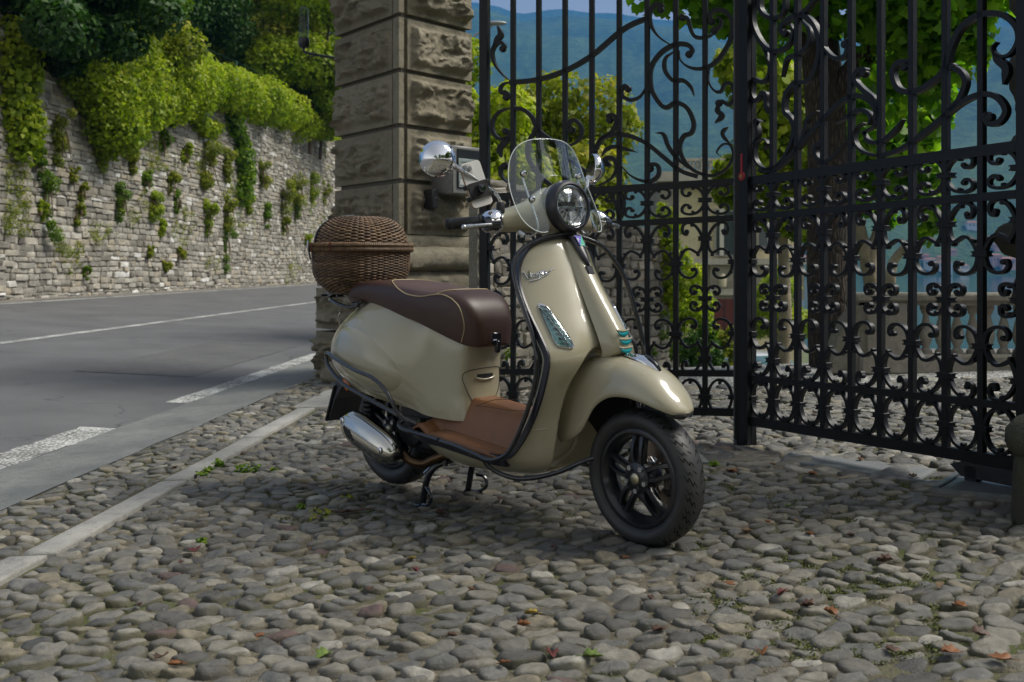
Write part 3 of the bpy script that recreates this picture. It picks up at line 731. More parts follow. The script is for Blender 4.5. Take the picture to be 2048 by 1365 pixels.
def leaf(O, D, W, name, label, s, zs, n_bar, lock, orn, orn_src):
    D = Vector(D).normalized(); yaw = math.atan2(D.y, D.x)
    root = empty(name, (O[0], O[1], G * O[0]), yaw, label, 'gate', 'wrought iron gate leaves')
    gap = W / (n_bar + 1); z_of = lambda u, z: z + s * u
    def rail(z1, z0, nm='rail', mat=GIRON, d=.036, u0=0, u1=None):
        u1 = W if u1 is None else u1; m = MB()
        m.loft([[(u, -d / 2, z_of(u, z0)), (u, -d / 2, z_of(u, z1)), (u, d / 2, z_of(u, z1)), (u, d / 2, z_of(u, z0))] for u in (u0, u1)]); return m.build(nm, mat, root, smooth=False)
    R1, R2, R3, R4 = zs
    for (a, b_) in zs: rail(a, b_)
    rail(3.02, 2.98)
    # bars
    for i in range(1, n_bar + 1):
        u = gap * i; m = MB(); m.box((u, 0, (R4[1] + 3.0) / 2 + s * u), (BAR_W, BAR_D, 3.0 - R4[1]), bev=.002); m.build('bar', GIRON, root, smooth=False)
    zA, zB, zC, zD, zE, zF, zG = 1.263, 1.064, .938, .755, .572, .446, .247
    def collar_mesh(w): 
        m = MB(); m.box((0, 0, 0), (w, .040, .024), bev=.003); m.box((0, 0, .008), (w + .006, .044, .005)); m.box((0, 0, -.008), (w + .006, .044, .005)); return m.mesh('collar', GIRON, False)
    CW = collar_mesh(.064)
    Wd = .013; Dp = .026; g = gap
    Cn = [(.64, .26), (.70, .17), (.86, .165), (.98, .28), (.93, .42), (.66, .485), (.32, .42), (.09, .22), (.03, 0)]
    def Cmesh(w, h):
        pts = [(x * w, z * h) for x, z in Cn] + [(x * w, -z * h) for x, z in reversed(Cn[:-1])]
        return flat_scroll(pts, Wd, Dp, 4, None, [(.66 * w, .235 * h, .0115), (.66 * w, -.235 * h, .0115), (.52 * w, .40 * h, .0075), (.52 * w, -.40 * h, .0075)]).mesh('scroll', GIRON, True, 35)
    CA = Cmesh(g * .80, .150); CD = Cmesh(g * .50, .132)
    Sp = [(.60, 1.100), (.64, 1.085), (.73, 1.090), (.78, 1.112), (.73, 1.136), (.55, 1.146), (.32, 1.128), (.15, 1.09), (.09, 1.055), (.13, 1.015), (.24, .990), (.36, .998), (.52, 1.010), (.68, 1.004), (.82, .975), (.91, .938), (.87, .898), (.74, .870), (.54, .860), (.37, .868), (.29, .888), (.33, .908), (.43, .905)]
    SM_ = flat_scroll([(x * g, z - 1.0) for x, z in Sp], Wd, Dp, 3, None, [(.62 * g, .101, .0115), (.42 * g, -.097, .0115), (.24 * g, -.020, .0085), (.80 * g, -.006, .0085), (.87 * g, -.110, .0085), (.45 * g, .132, .0075)]).mesh('scroll', GIRON, True, 35)
    rg = [(math.cos(a) * (g * .5 - .012), math.sin(a) * .0905) for a in [2 * PI * k / 8 + PI / 2 for k in range(9)]]
    rm = MB(); Pp = [(math.cos(2 * PI * k / 28) * (g * .5 - .016), 0, math.sin(2 * PI * k / 28) * .088) for k in range(28)]
    rings = []
    for k in range(28):
        a = 2 * PI * k / 28; nx, nz = math.cos(a), math.sin(a); p = Pp[k]
        rings.append([(p[0] + nx * Wd / 2, -Dp / 2, p[2] + nz * Wd / 2), (p[0] - nx * Wd / 2, -Dp / 2, p[2] - nz * Wd / 2), (p[0] - nx * Wd / 2, Dp / 2, p[2] - nz * Wd / 2), (p[0] + nx * Wd / 2, Dp / 2, p[2] + nz * Wd / 2)])
    rm.loft(rings, closed_v=True)
    for zz in (.073, -.073): rm.lathe([(0, -Dp * .55), (.0085, -Dp * .5), (.0085, Dp * .5), (0, Dp * .55)], 10, 'y', (0, 0, zz))
    RM = rm.mesh('ring', GIRON, True, 35)
    for i in range(n_bar + 2):
        u = gap * i; odd = i % 2 == 1; edge = i in (0, n_bar + 1)
        zz = (zA, zB, zD, zF) if odd else (zC, zE)
        for z in zz:
            if i == 0 and z not in (zC, zE): continue
            inst('collar', CW, root, (u, 0, z_of(u, z)))
        inst('collar', CW, root, (u, 0, z_of(u, zG)))
        if i <= n_bar:
            inst('ring', RM, root, (u + gap / 2, 0, z_of(u + gap / 2, zG)))
        for sd_ in (-1, 1):
            if (i == 0 and sd_ == -1) or (i == n_bar + 1 and sd_ == 1): continue
            if odd:
                inst('scroll', CA, root, (u, 0, z_of(u, zA)), (0, 0, 0), (sd_, 1, 1))
                inst('scroll', CD, root, (u, 0, z_of(u, zD)), (0, 0, 0), (sd_, 1, 1))
                inst('scroll', SM_, root, (u, 0, z_of(u, 1.0)), (0, 0, 0), (sd_, 1, 1))
                inst('scroll', SM_, root, (u, 0, z_of(u, 1.51 - 1.0)), (0, 0, 0), (sd_, 1, -1))
    # stiles
    sw = .052 if lock else .046
    m = MB(); m.box((-sw / 2 - .004 if lock else -.02, 0, 1.5), (sw, .045, 2.93), bev=.003); m.build('stile', GIRON, root, smooth=False)
    m = MB(); m.box((W + .02, 0, 1.52 + s * W), (.05, .05, 2.96), bev=.003); m.build('stile', GIRON, root, smooth=False)
    # free scrollwork above the lattice
    f, ox = orn_src
    for (w, tp, pts) in orn:
        q = [px_leaf(a, b_, f, ox, O, D) for a, b_ in pts]
        q = [(u, z - G * O[0]) for u, z in q]
        ends = []
        fn = {0: None, 1: lambda t: 1 if t < .6 else 1 - (t - .6) / .4 * .85, 2: lambda t: max(.15, min(1, t / .25)) if t < .25 else (1 if t < .8 else max(.15, 1 - (t - .8) / .2 * .9)), 3: lambda t: .5 + .9 * math.sin(PI * min(1, t * 1.05))}[tp]
        if tp == 0: ends = [(q[0][0], q[0][1], .017)] if w > 0 and len(q) > 4 else []
        if tp == 1: ends = [(q[0][0], q[0][1], .019)]
        m = flat_scroll(q, abs(w), .030, 5, fn, ends); m.build('ornament', GIRON, root, ang=35)
    return root, gap
ZS_R = [(1.366, 1.322), (1.178, 1.146), (.364, .334), (.154, .108)]
# ornament lists: (bar width, taper, points in enlarged photo crops); the first point is the curled tip
OL = [(.024, 0, [(250, 492), (400, 475), (560, 425), (720, 335), (880, 200), (960, 148), (1050, 112)]),
 (.020, 1, [(195, 292), (205, 275), (180, 252), (148, 275), (133, 320), (150, 385), (200, 450), (255, 492)]),
 (.022, 3, [(140, 300), (160, 240), (182, 215), (180, 190), (168, 160)]),
 (.020, 1, [(215, 580), (235, 575), (215, 550), (190, 555), (182, 525), (205, 498), (255, 488)]),
 (.020, 1, [(212, 782), (235, 785), (232, 815), (180, 828), (143, 795), (133, 740), (160, 680), (215, 648), (265, 645)]),
 (.030, 2, [(235, 800), (215, 840), (178, 885), (185, 935)]),
 (.022, 0, [(262, 645), (320, 655), (370, 700), (405, 770), (470, 825), (560, 862)]),
 (.020, 1, [(605, 775), (582, 770), (590, 730), (625, 716), (662, 760), (655, 820), (610, 858), (560, 865)]),
 (.022, 0, [(395, 770), (350, 850), (345, 930), (380, 1000), (430, 1060), (480, 1100)]),
 (.020, 1, [(205, 990), (215, 975), (190, 990), (182, 1030), (205, 1070), (240, 1090)]),
 (.018, 0, [(560, 930), (640, 985), (700, 1030), (720, 1060)]),
 (.020, 1, [(938, 530), (922, 512), (900, 535), (905, 572), (955, 596), (1010, 575), (1047, 520)]),
 (.021, 1, [(1132, 60), (1140, 35), (1105, 28), (1068, 75), (1075, 150), (1120, 220), (1205, 278)]),
 (.022, 1, [(1300, 325), (1320, 300), (1290, 268), (1215, 268), (1130, 320), (1075, 410), (1078, 530), (1130, 620), (1170, 640), (1225, 612), (1290, 645), (1328, 730), (1315, 790), (1268, 812), (1245, 880), (1275, 960), (1340, 1020), (1440, 1045), (1520, 1005), (1562, 930), (1545, 865), (1500, 860), (1465, 905), (1490, 930)]),
 (.022, 1, [(1435, 130), (1425, 90), (1460, 62), (1520, 75), (1558, 140), (1545, 240), (1480, 350), (1400, 405), (1310, 405), (1250, 360), (1240, 300)]),
 (.018, 1, [(1450, 185), (1485, 160), (1490, 120), (1460, 95)]),
 (.018, 1, [(1262, 105), (1295, 115), (1310, 175), (1340, 222), (1410, 222), (1455, 195)]),
 (.020, 2, [(1205, 312), (1160, 350), (1158, 420), (1205, 480), (1265, 480), (1312, 520), (1330, 572)]),
 (.018, 1, [(1478, 615), (1500, 605), (1540, 625), (1570, 575), (1555, 505), (1515, 500), (1490, 545), (1450, 540), (1415, 480), (1425, 390)]),
 (.026, 2, [(1480, 610), (1470, 660), (1498, 690), (1455, 732)]),
 (.022, 0, [(740, 900), (785, 825), (860, 800), (950, 810), (1050, 855), (1150, 935), (1250, 1015), (1350, 1050)]),
 (.020, 1, [(830, 715), (822, 690), (860, 690), (868, 740), (840, 785), (780, 830), (745, 900)]),
 (.018, 2, [(780, 930), (810, 890), (860, 872), (920, 885), (992, 906)]),
 (.021, 1, [(800, 970), (830, 985), (800, 950), (845, 940), (872, 990), (840, 1060), (760, 1105)]),
 (.020, 1, [(1070, 1005), (1075, 980), (1115, 985), (1120, 1040), (1080, 1075), (1020, 1075), (950, 1040), (890, 975)]),
 (.020, 2, [(1105, 792), (1150, 800), (1175, 865), (1215, 925), (1290, 1000)]),
 (.018, 2, [(1555, 865), (1510, 820), (1500, 785), (1532, 757)]),
 (.016, 0, [(840, 1165), (865, 1210), (892, 1300), (915, 1210), (895, 1150), (872, 1140), (840, 1165)])]
OR = [(.022, 1, [(395, 200), (370, 190), (375, 150), (440, 100), (520, 105), (580, 185), (592, 320), (562, 440), (510, 490), (455, 492), (400, 555), (388, 660), (430, 710), (445, 780), (415, 885), (350, 980), (270, 1005), (215, 950), (215, 860), (255, 825), (290, 855), (265, 890)]),
 (.022, 1, [(250, -60), (205, 30), (198, 140), (240, 240), (300, 300), (370, 300), (425, 250), (440, 180), (415, 140)]),
 (.020, 0, [(240, -20), (245, 60), (290, 105), (350, 105), (388, 60), (392, -30)]),
 (.018, 2, [(480, 115), (535, 180), (530, 265), (470, 325), (405, 350), (375, 460)]),
 (.020, 1, [(255, 560), (215, 600), (192, 550), (205, 475), (255, 490), (290, 460), (298, 380), (262, 285)]),
 (.024, 2, [(245, 555), (278, 562), (280, 620), (295, 675)]),
 (.020, 0, [(480, 90), (520, 60), (580, -20)]),
 (.020, 1, [(745, 265), (765, 250), (750, 330), (690, 350), (640, 305), (610, 250)]),
 (.022, 0, [(250, 1010), (330, 1005), (420, 930), (520, 820), (620, 710), (720, 610), (810, 572), (880, 590), (930, 650), (930, 720)]),
 (.021, 1, [(860, 440), (865, 415), (820, 425), (808, 480), (860, 540), (920, 590), (945, 660), (930, 740), (870, 780), (815, 790)]),
 (.019, 2, [(690, 738), (770, 690), (840, 655), (900, 690), (890, 745)]),
 (.022, 1, [(1605, 700), (1585, 680), (1600, 735), (1665, 725), (1702, 655), (1650, 580), (1560, 562), (1450, 605), (1340, 690), (1220, 790), (1090, 880), (950, 925), (850, 900), (805, 840), (812, 770), (860, 730)]),
 (.019, 2, [(850, 780), (890, 842), (960, 842), (1040, 780), (1092, 710)]),
 (.019, 1, [(600, 858), (575, 870), (570, 910), (600, 955), (650, 955), (720, 885), (800, 800)]),
 (.024, 1, [(1100, 400), (1125, 372), (1060, 378), (1030, 440), (1065, 530), (1150, 548), (1250, 500), (1335, 420), (1375, 290), (1440, 165), (1550, 92), (1670, 88), (1755, 150), (1775, 240), (1725, 325), (1655, 335), (1622, 290), (1650, 252)]),
 (.030, 2, [(1625, 300), (1660, 360), (1705, 410), (1690, 505)]),
 (.022, 0, [(1385, 400), (1440, 435), (1462, 500), (1420, 600), (1365, 655)]),
 (.020, 2, [(475, 870), (510, 780), (525, 710), (585, 660)]),
 (.018, 2, [(205, 860), (230, 790), (215, 720), (250, 725)])]
right_leaf, gR = leaf((1.207, 5.05), (.733, -1.25, 0), 1.45, 'gate_leaf', 'wrought iron gate leaf swung toward the viewer on the right', .034 * .506 - .0, ZS_R, 8, True, OR, (2.967, 1440.))
left_leaf, gL = leaf((1.14, 5.09), (-1.275, .51, 0), 1.373, 'gate_leaf', 'wrought iron gate leaf standing behind the scooter', -.034 * .929, [(1.366, 1.33), (1.178, 1.146), (.385, .352), (.190, .150)], 8, False, OL, (2.968, 940.))
# meeting post: black front strip, grey side, red thermometer-like mark, stepped foot
mp = empty('gate_post', (1.183, 5.04, 0), math.atan2(-1.25, .733), 'tall black meeting post between the two gate leaves', 'post')
m = MB(); m.box((-.012, .0, 1.53), (.074, .03, 3.0), bev=.002); m.box((.014, 0, .03), (.02, .03, .10)); m.build('front_strip', GIRON, mp, smooth=False)
m = MB(); m.box((.0, .034, 1.55), (.05, .034, 3.02), bev=.002); m.box((0, .034, .05), (.05, .034, .1)); m.build('back_post', GIRON, mp, smooth=False)
m = MB(); m.box((-.054, -.004, 1.52), (.012, .05, 2.95), bev=.002); m.build('stop_strip', simple('bare_grey_steel', (.16, .165, .175), .4, .4, var=.2), mp, smooth=False)
REDP = simple('red_painted_mark', (.30, .012, .012), .35, bump=.1)
m = MB(); m.box((-.012, -.0165, 1.475), (.014, .003, .10)); m.build('red_stripe', REDP, mp, smooth=False)
m = MB(); m.lathe([(0, 0), (.024, 0), (.021, -.004), (0, -.004)], 20, 'y', (-.012, -.015, 1.41)); m.build('red_cover', REDP, mp)
m = MB(); m.lathe([(.006, 0), (.009, 0), (.009, -.003), (.006, -.003)], 16, 'y', (-.012, -.019, 1.41), closed=False); m.build('keyhole_ring', simple('brass', (.35, .22, .06), .3, .9), mp)
# wheel block and pit cover under the hinge end
dR = Vector((.733, -1.25, 0)).normalized()
gb = empty('gate_drive_arm', (1.83, 3.99, 0.05), math.atan2(dR.y, dR.x), 'black steel drive arm and block under the open gate leaf', 'gate drive')
m = MB(); m.box((0.02, 0, .062), (.05, .04, .09)); m.box((.12, .02, .01), (.34, .09, .045), bev=.004); m.build('arm', IRON, gb, smooth=False)
m = MB(); m.box((-.02, 0, -.012), (.10, .12, .03), bev=.004); m.build('foot_block', IRON, gb, smooth=False)
m = MB(); m.loft([[(-.02 + x, 0 + yy, z) for x, z in ((0, .06), (.30, .06), (.30, .12), (.0, .12), (-.05, .10))] for yy in (-.02, .02)]); m.build('lug', IRON, gb, smooth=False)
STEEL = simple('worn_plate_steel', (.20, .21, .215), .42, .7, var=.25, vs=14, bump=.2, bs=60)
pc = empty('pit_cover', (0, 0, 0), 0, 'flat grey steel cover plate let into the cobbles under the gate hinge', 'cover plate')
m = MB(); q = [(1.622, 3.87), (1.86, 4.16), (2.20, 3.93), (2.0, 3.62)]
m.loft([[(x, y, gz(x, y) - .02) for x, y in q], [(x, y, gz(x, y) + .036) for x, y in q]]); m.build('plate', STEEL, pc, smooth=False)
m = MB(); q2 = [(1.658, 3.872), (1.667, 3.866), (1.893, 4.137), (1.883, 4.144)]; m.loft([[(x, y, gz(x, y) + .034) for x, y in q2], [(x, y, gz(x, y) + .041) for x, y in q2]]); m.build('hinge_strip', IRON, pc, smooth=False)
m = MB(); q3 = [(1.58, 3.84), (1.62, 3.87), (2.0, 3.62), (1.98, 3.57)]; m.loft([[(x, y, gz(x, y) - .02) for x, y in q3], [(x, y, gz(x, y) + .018) for x, y in q3]]); m.build('frame', THRESH, pc, smooth=False)
# ================================================================ SCOOTER
# local frame: x forward, y left, z up; the rear axle stands at x = 0
SYAW = math.atan2(-.709, .705)
sc = empty('scooter', (-.493, 4.292, 0), SYAW, 'beige motor scooter with brown seat parked on its centre stand', 'scooter')
ST_A = Vector((.90, 0, 1.06)); ST_K = Vector((-math.sin(rad(26)), 0, math.cos(rad(26))))
ST_M = Matrix.Translation(ST_A) @ Matrix.Rotation(rad(-4), 4, ST_K) @ Matrix.Translation(-ST_A)
def steer(p): return ST_M @ Vector(p)

def m_paint():
    t = NT('beige_gloss_paint'); t.base((.42, .382, .262)); t.rough(.32); t.b.inputs['Coat Weight'].default_value = 1; t.b.inputs['Coat Roughness'].default_value = .035
    n = t.noise(t.coord(), 6, 3); t.rough(t.ramp(n, [(.3, .28), (.7, .38)])); return t.m
PAINT = m_paint()
BLK = simple('gloss_black_enamel', (.012, .013, .018), .18, 0, .6); MATB = simple('satin_black_trim', (.016, .016, .024), .32, spec=.6); RUB = simple('black_rubber', (.015, .015, .016), .6, var=.2, vs=60, bump=.15, bs=300)
TYRE = simple('tyre_rubber', (.034, .034, .034), .5, var=.25, vs=30, bump=.2, bs=220, bd=.001)
CHROME = simple('chrome', (.82, .82, .83), .05, 1); STEELB = simple('brushed_aluminium', (.55, .57, .58), .28, 1, var=.1); WHEELP = simple('satin_black_wheel', (.012, .013, .017), .3, .0, .3)
BROWN = simple('brown_seat_leather', (.055, .026, .018), .42, var=.12, vs=14, bump=.25, bs=420, bd=.0008, spec=.5)
BROWN_TOP = simple('brown_seat_top', (.085, .050, .042), .48, var=.1, vs=14, bump=.25, bs=420, bd=.0008)
PIPING = simple('cream_piping', (.42, .33, .18), .5)
TAN = simple('tan_leather_mat', (.22, .095, .035), .45, var=.15, vs=9, bump=.25, bs=300, bd=.001)
TEAL = simple('teal_grille', (.0, .28, .32), .3)
BRONZE = simple('bronze_exhaust_pipe', (.10, .06, .03), .35, .8, var=.4, vs=20)
GROOVE = simple('tread_groove', (.004, .004, .004), .9, spec=.1)
GOLD = simple('pale_brass_cap', (.55, .50, .36), .35, 1, var=.25, vs=80)
ORANGE = simple('orange_reflector', (.55, .12, .02), .25)
DISC = simple('brake_disc_steel', (.30, .24, .19), .35, .9, var=.3, vs=30)

def path_tube(name, pts, r, mat, n=6, seg=10, parent=sc, st=False, mir=False, closed=False, **kw):
    m = MB(); P = crom(pts, n, closed); m.tube(P, r, seg, closed=closed)
    if st: m.xf(steer)
    o = m.build(name, mat, parent, **kw)
    if mir: m.v = [(x, -y, z) for x, y, z in m.v]; m.build(name, mat, parent, **kw)
    return o

# ---- legshield and belly, one pressing
CT = [(.985, 1.055, .93, .10, 1.045, 2.2), (1.0, 1.035, .935, .17, 1.00, 2.2), (1.03, .975, .932, .20, .945, 2.2), (1.065, .90, .955, .217, .872, 2.3), (1.11, .81, 1.005, .227, .79, 2.4), (1.155, .72, 1.064, .232, .71, 2.5),
      (1.172, .655, 1.102, .235, .65, 2.6), (1.160, .60, 1.100, .236, .60, 2.8), (1.12, .53, 1.068, .232, .51, 3.0), (1.10, .44, 1.015, .22, .42, 3.2), (1.10, .34, .945, .205, .335, 3.2), (1.06, .255, .87, .198, .275, 3.2),
      (.94, .205, .76, .193, .268, 3.4), (.78, .185, .62, .19, .285, 3.6), (.58, .175, .47, .185, .30, 3.6), (.40, .19, .34, .165, .325, 3.2), (.33, .23, .30, .13, .34, 3)]
def shield_pt(s, t):
    """s along the pressing from the top, t across from -1 to 1"""
    c = SHC[s]; a = abs(t) ** c[5]; y = c[3] * math.copysign(math.sin(abs(t) * PI / 2) ** 1.0, t)
    q = abs(y) / c[3]
    a = q ** c[5]; a2 = 1 - (1 - min(1, q) ** c[5]) ** (1 / 1.6); k_ = min(1, max(0, (s - 78) / 60)); a = a + (a2 - a) * k_ * k_ * (3 - 2 * k_)
    x, z = c[0] + (c[2] - c[0]) * a, c[1] + (c[4] - c[1]) * a
    if s < 124:      # wheel arch let into the pressing
        q_ = (abs(y) / .136) ** 3.0 + (abs(z - .43) / .235) ** 3.0; k_ = min(1, max(0, (1.22 - q_) / .62)); x -= .15 * k_ * k_ * (3 - 2 * k_)
    return (x, y, z)
SHC = crom([tuple(c) for c in CT], 10); NS = len(SHC)
m = MB(); m.loft([[shield_pt(s, -1 + 2 * k / 140) for k in range(141)] for s in range(NS)], cap=False, closed_u=False)
sh = m.build('legshield', PAINT, sc, ang=180); solid(sh, .005, -1)
from mathutils.bvhtree import BVHTree
def bvh(o): return BVHTree.FromPolygons([v.co for v in o.data.vertices], [tuple(p.vertices) for p in o.data.polygons])
SHB = bvh(sh)
def sh_at(y, z, lift=0):
    h = SHB.ray_cast(Vector((2, y, z)), Vector((-1, 0, 0))); n = h[1] if h[1].x > 0 else -h[1]
    return h[0] + n * lift
# inner face of the shield and glove compartment
m = MB(); rows = []
for s in range(0, 104, 4):
    c = SHC[s]; rows.append([(c[2] - .030 + (c[0] - c[2]) * .35 * (1 - (k / 10 * 2 - 1) ** 2), c[3] * .97 * (k / 10 * 2 - 1), c[4] - .004) for k in range(11)])
m.loft(rows, cap=False, closed_u=False); rows2 = [[r[0], SH] for r, SH in []]
ins = m.build('inner_panel', PAINT, sc, ang=180)
m = MB()
for sg in (-1, 1): m.loft([[(SHC[s][2] - .030, sg * SHC[s][3] * .97, SHC[s][4] - .004), (SHC[s][2] + .002, sg * SHC[s][3] * .995, SHC[s][4])] for s in range(0, 104, 4)], cap=False, closed_u=False)
m.build('shield_return', PAINT, sc, ang=180)
# black edge trim all round
e = [Vector((c[2], -c[3], c[4])) for c in SHC[2:120:2]]; e = list(reversed(e)) + [Vector((SHC[0][2] + (SHC[0][0] - SHC[0][2]) * (1 - (k / 5 - 1) ** 2), k / 5 * .1 - .1, SHC[0][4] + .01 * (1 - (k / 5 - 1) ** 2))) for k in range(1, 11)] + [Vector((p.x, -p.y, p.z)) for p in e]
sec = [(-.5, -1.1), (.35, -1.1), (.6, -.5), (.6, .5), (.35, 1.1), (-.5, 1.1)]
m = MB(); m.tube(e, .0105, sec=sec, up=(0, 0, 1)); m.build('edge_trim', MATB, sc, ang=50)
# front body seam under the kink
m = MB(); s_ = 47
for sg in (-1,): m.tube([Vector(shield_pt(94 - int(k * .0), sg * (1 - k * .03))) + Vector((.0015, sg * .0015, 0)) for k in range(14)], .0018, 6)
m.build('panel_seam', simple('pale_seam', (.5, .46, .36), .3), sc)
# horn cover (central spine)
HC = [(1.012, 1.035, .030, .006), (1.04, .985, .034, .016), (1.085, .90, .040, .026), (1.135, .815, .047, .034), (1.18, .74, .054, .042), (1.205, .69, .056, .046), (1.212, .65, .052, .040), (1.185, .628, .046, .012)]
m = MB(); rows = []
for (x, z, w, d) in crom(HC, 5):
    rows.append([(x + d * (1 - abs(t) ** 2.6) - .07 * (w * abs(t) / .2) ** 2 - (.018 if abs(t) > .99 else (.003 if abs(t) > .87 else 0)), w * math.copysign(abs(t) ** .85, t), z + d * .25 * (1 - abs(t) ** 2.6)) for t in np.linspace(-1, 1, 19)])
m.loft(rows, cap=False, closed_u=False); m.build('horn_cover', PAINT, sc, ang=180)
m = MB()
for k, (x, z, w) in enumerate(((1.243, .725, .031), (1.254, .697, .033), (1.257, .668, .034))):
    m = MB(); up = [(x + .0015 - .10 * (t * w) ** 2 / .03, t * w - .007, z + .002 + .004 * t * t) for t in np.linspace(-1, 1, 11)]; lo = [(p[0] + .002, p[1] * .8, p[2] - .017 + .007 * (abs(i - 5) / 5) ** 2) for i, p in enumerate(up)]
    m.loft([up, lo], cap=False, closed_u=False); o = m.build('grille_slot', TEAL, sc, ang=180); solid(o, .003, 1)
    m = MB(); m.tube([(p[0] + .0025, p[1] * 1.06, p[2] + .003) for p in up], .0032, 8); m.build('grille_lip', PAINT, o)
# tongue with the badge
m = MB(); rows = []
for (x, z, w) in ((.998, 1.062, .028), (1.015, 1.055, .029), (1.038, 1.02, .027), (1.058, .985, .021), (1.070, .962, .013), (1.074, .952, .003)):
    rows.append([(x + .010 * (1 - t * t) + .008, w * t, z + .004 * (1 - t * t)) for t in np.linspace(-1, 1, 9)])
m.loft(rows, cap=False, closed_u=False); o = m.build('badge_tongue', MATB, sc, ang=180); solid(o, .010, -1)
m = MB(); m.box((1.085, 0, .935), (.02, .034, .035), Matrix.Rotation(rad(-25), 3, 'Y'), bev=.003); m.build('tongue_foot', MATB, sc)
BM = Matrix.Translation((1.0435, 0, 1.040)) @ Matrix.Rotation(rad(90 - 32.5), 4, 'Y')   # badge plane: local x down the tongue, y left, z out
def badge(out, mat, name, dz=0, parent=sc):
    m = MB(); m.prism(out, .0016, BM @ Matrix.Translation((0, 0, dz + .001))); return m.build(name, mat, parent, smooth=False)
m = MB(); m.prism([(-.024, -.0195), (-.024, .0195), (.022, .0155), (.022, -.0155)], .0016, BM @ Matrix.Translation((0, 0, .0))); bd_ = m.build('badge', CHROME, sc, smooth=False)
badge([(-.022, -.0175), (-.022, .0175), (.020, -.0138)], simple('badge_blue', (.03, .03, .42), .25), 'blue_half', .0012, bd_)
badge([(-.022, .0175), (.020, .014), (.020, -.0138)], simple('badge_green', (.0, .38, .24), .25), 'green_half', .0012, bd_)
def text(name, s, size, M, mat, ext=.0006, parent=sc, shear=0, sx=1, bev=0):
    cu = bpy.data.curves.new(name, 'FONT'); cu.body = s; cu.size = size; cu.extrude = ext; cu.shear = shear; cu.bevel_depth = bev; cu.align_x = 'LEFT'; cu.resolution_u = 4
    o = bpy.data.objects.new(name, cu); COL.objects.link(o); dg = bpy.context.evaluated_depsgraph_get(); me = bpy.data.meshes.new_from_object(o.evaluated_get(dg)); bpy.data.objects.remove(o)
    me.transform(M @ Matrix.Diagonal((sx, 1, 1, 1))); me.materials.clear(); me.materials.append(mat); o = bpy.data.objects.new(name, me); COL.objects.link(o); o.parent = parent; return o
DKB = simple('lamp_dark_bar', (.05, .055, .06), .2, .5)
WHITE = simple('white_enamel', (.7, .7, .7), .3)
# text frame: x to the viewer's right when looking at the front = -y ... +y; up = -local x
TM = BM @ Matrix(((0, -1, 0, .004), (1, 0, 0, -.016), (0, 0, 1, .0032), (0, 0, 0, 1)))
text('badge_letter', 'P', .024, TM, WHITE, .0004, bd_)
text('badge_name', 'PIAGGIO', .0052, BM @ Matrix(((0, -1, 0, .0178), (1, 0, 0, -.0105), (0, 0, 1, .0032), (0, 0, 0, 1))), WHITE, .0003, bd_)
m = MB(); m.lathe([(0, 0), (.0075, 0), (.0075, .003), (.0045, .003), (.0045, .001), (0, .001)], 18, M=Matrix.Translation((1.069, 0, .982)) @ Matrix.Rotation(rad(60), 4, 'Y')); m.build('lock_ring', CHROME, sc)
# script lettering on the shield (chrome), drawn with strokes
def script_pt(u, v, lift=.002):
    """u along the lettering 0..1, v height"""
    y = -.196 + .090 * u; z = .905 + .030 * u + .024 * v
    return sh_at(y, z, lift)
STROKES = [[(.0, .95), (.03, 1.05), (.055, .8), (.07, .25), (.10, -.05), (.15, .45), (.20, 1.0)], [(.19, .28), (.24, .42), (.245, .6), (.205, .55), (.19, .2), (.22, .0), (.27, .1), (.32, .45)],
           [(.32, .5), (.36, .25), (.35, .02), (.30, .02)], [(.36, .1), (.42, .5), (.42, .1), (.385, -.45)], [(.42, .4), (.48, .58), (.51, .3), (.46, .02), (.41, .1)], [(.51, .1), (.56, .3), (.62, .55), (.56, .5), (.545, .15), (.58, .02), (.64, .3), (.65, .55), (.64, .1), (.68, .0), (.76, .18), (.86, .34), (.98, .44)],
           [(.10, -.35), (.30, -.42), (.42, -.30), (.60, -.18), (.75, -.02)]]
for st_ in STROKES:
    m = MB(); P_ = crom([(a, b, 0) for a, b in st_], 4); m.tube([script_pt(a[0], a[1]) for a in P_], .0019, 6); m.build('script_letter', CHROME, sc)
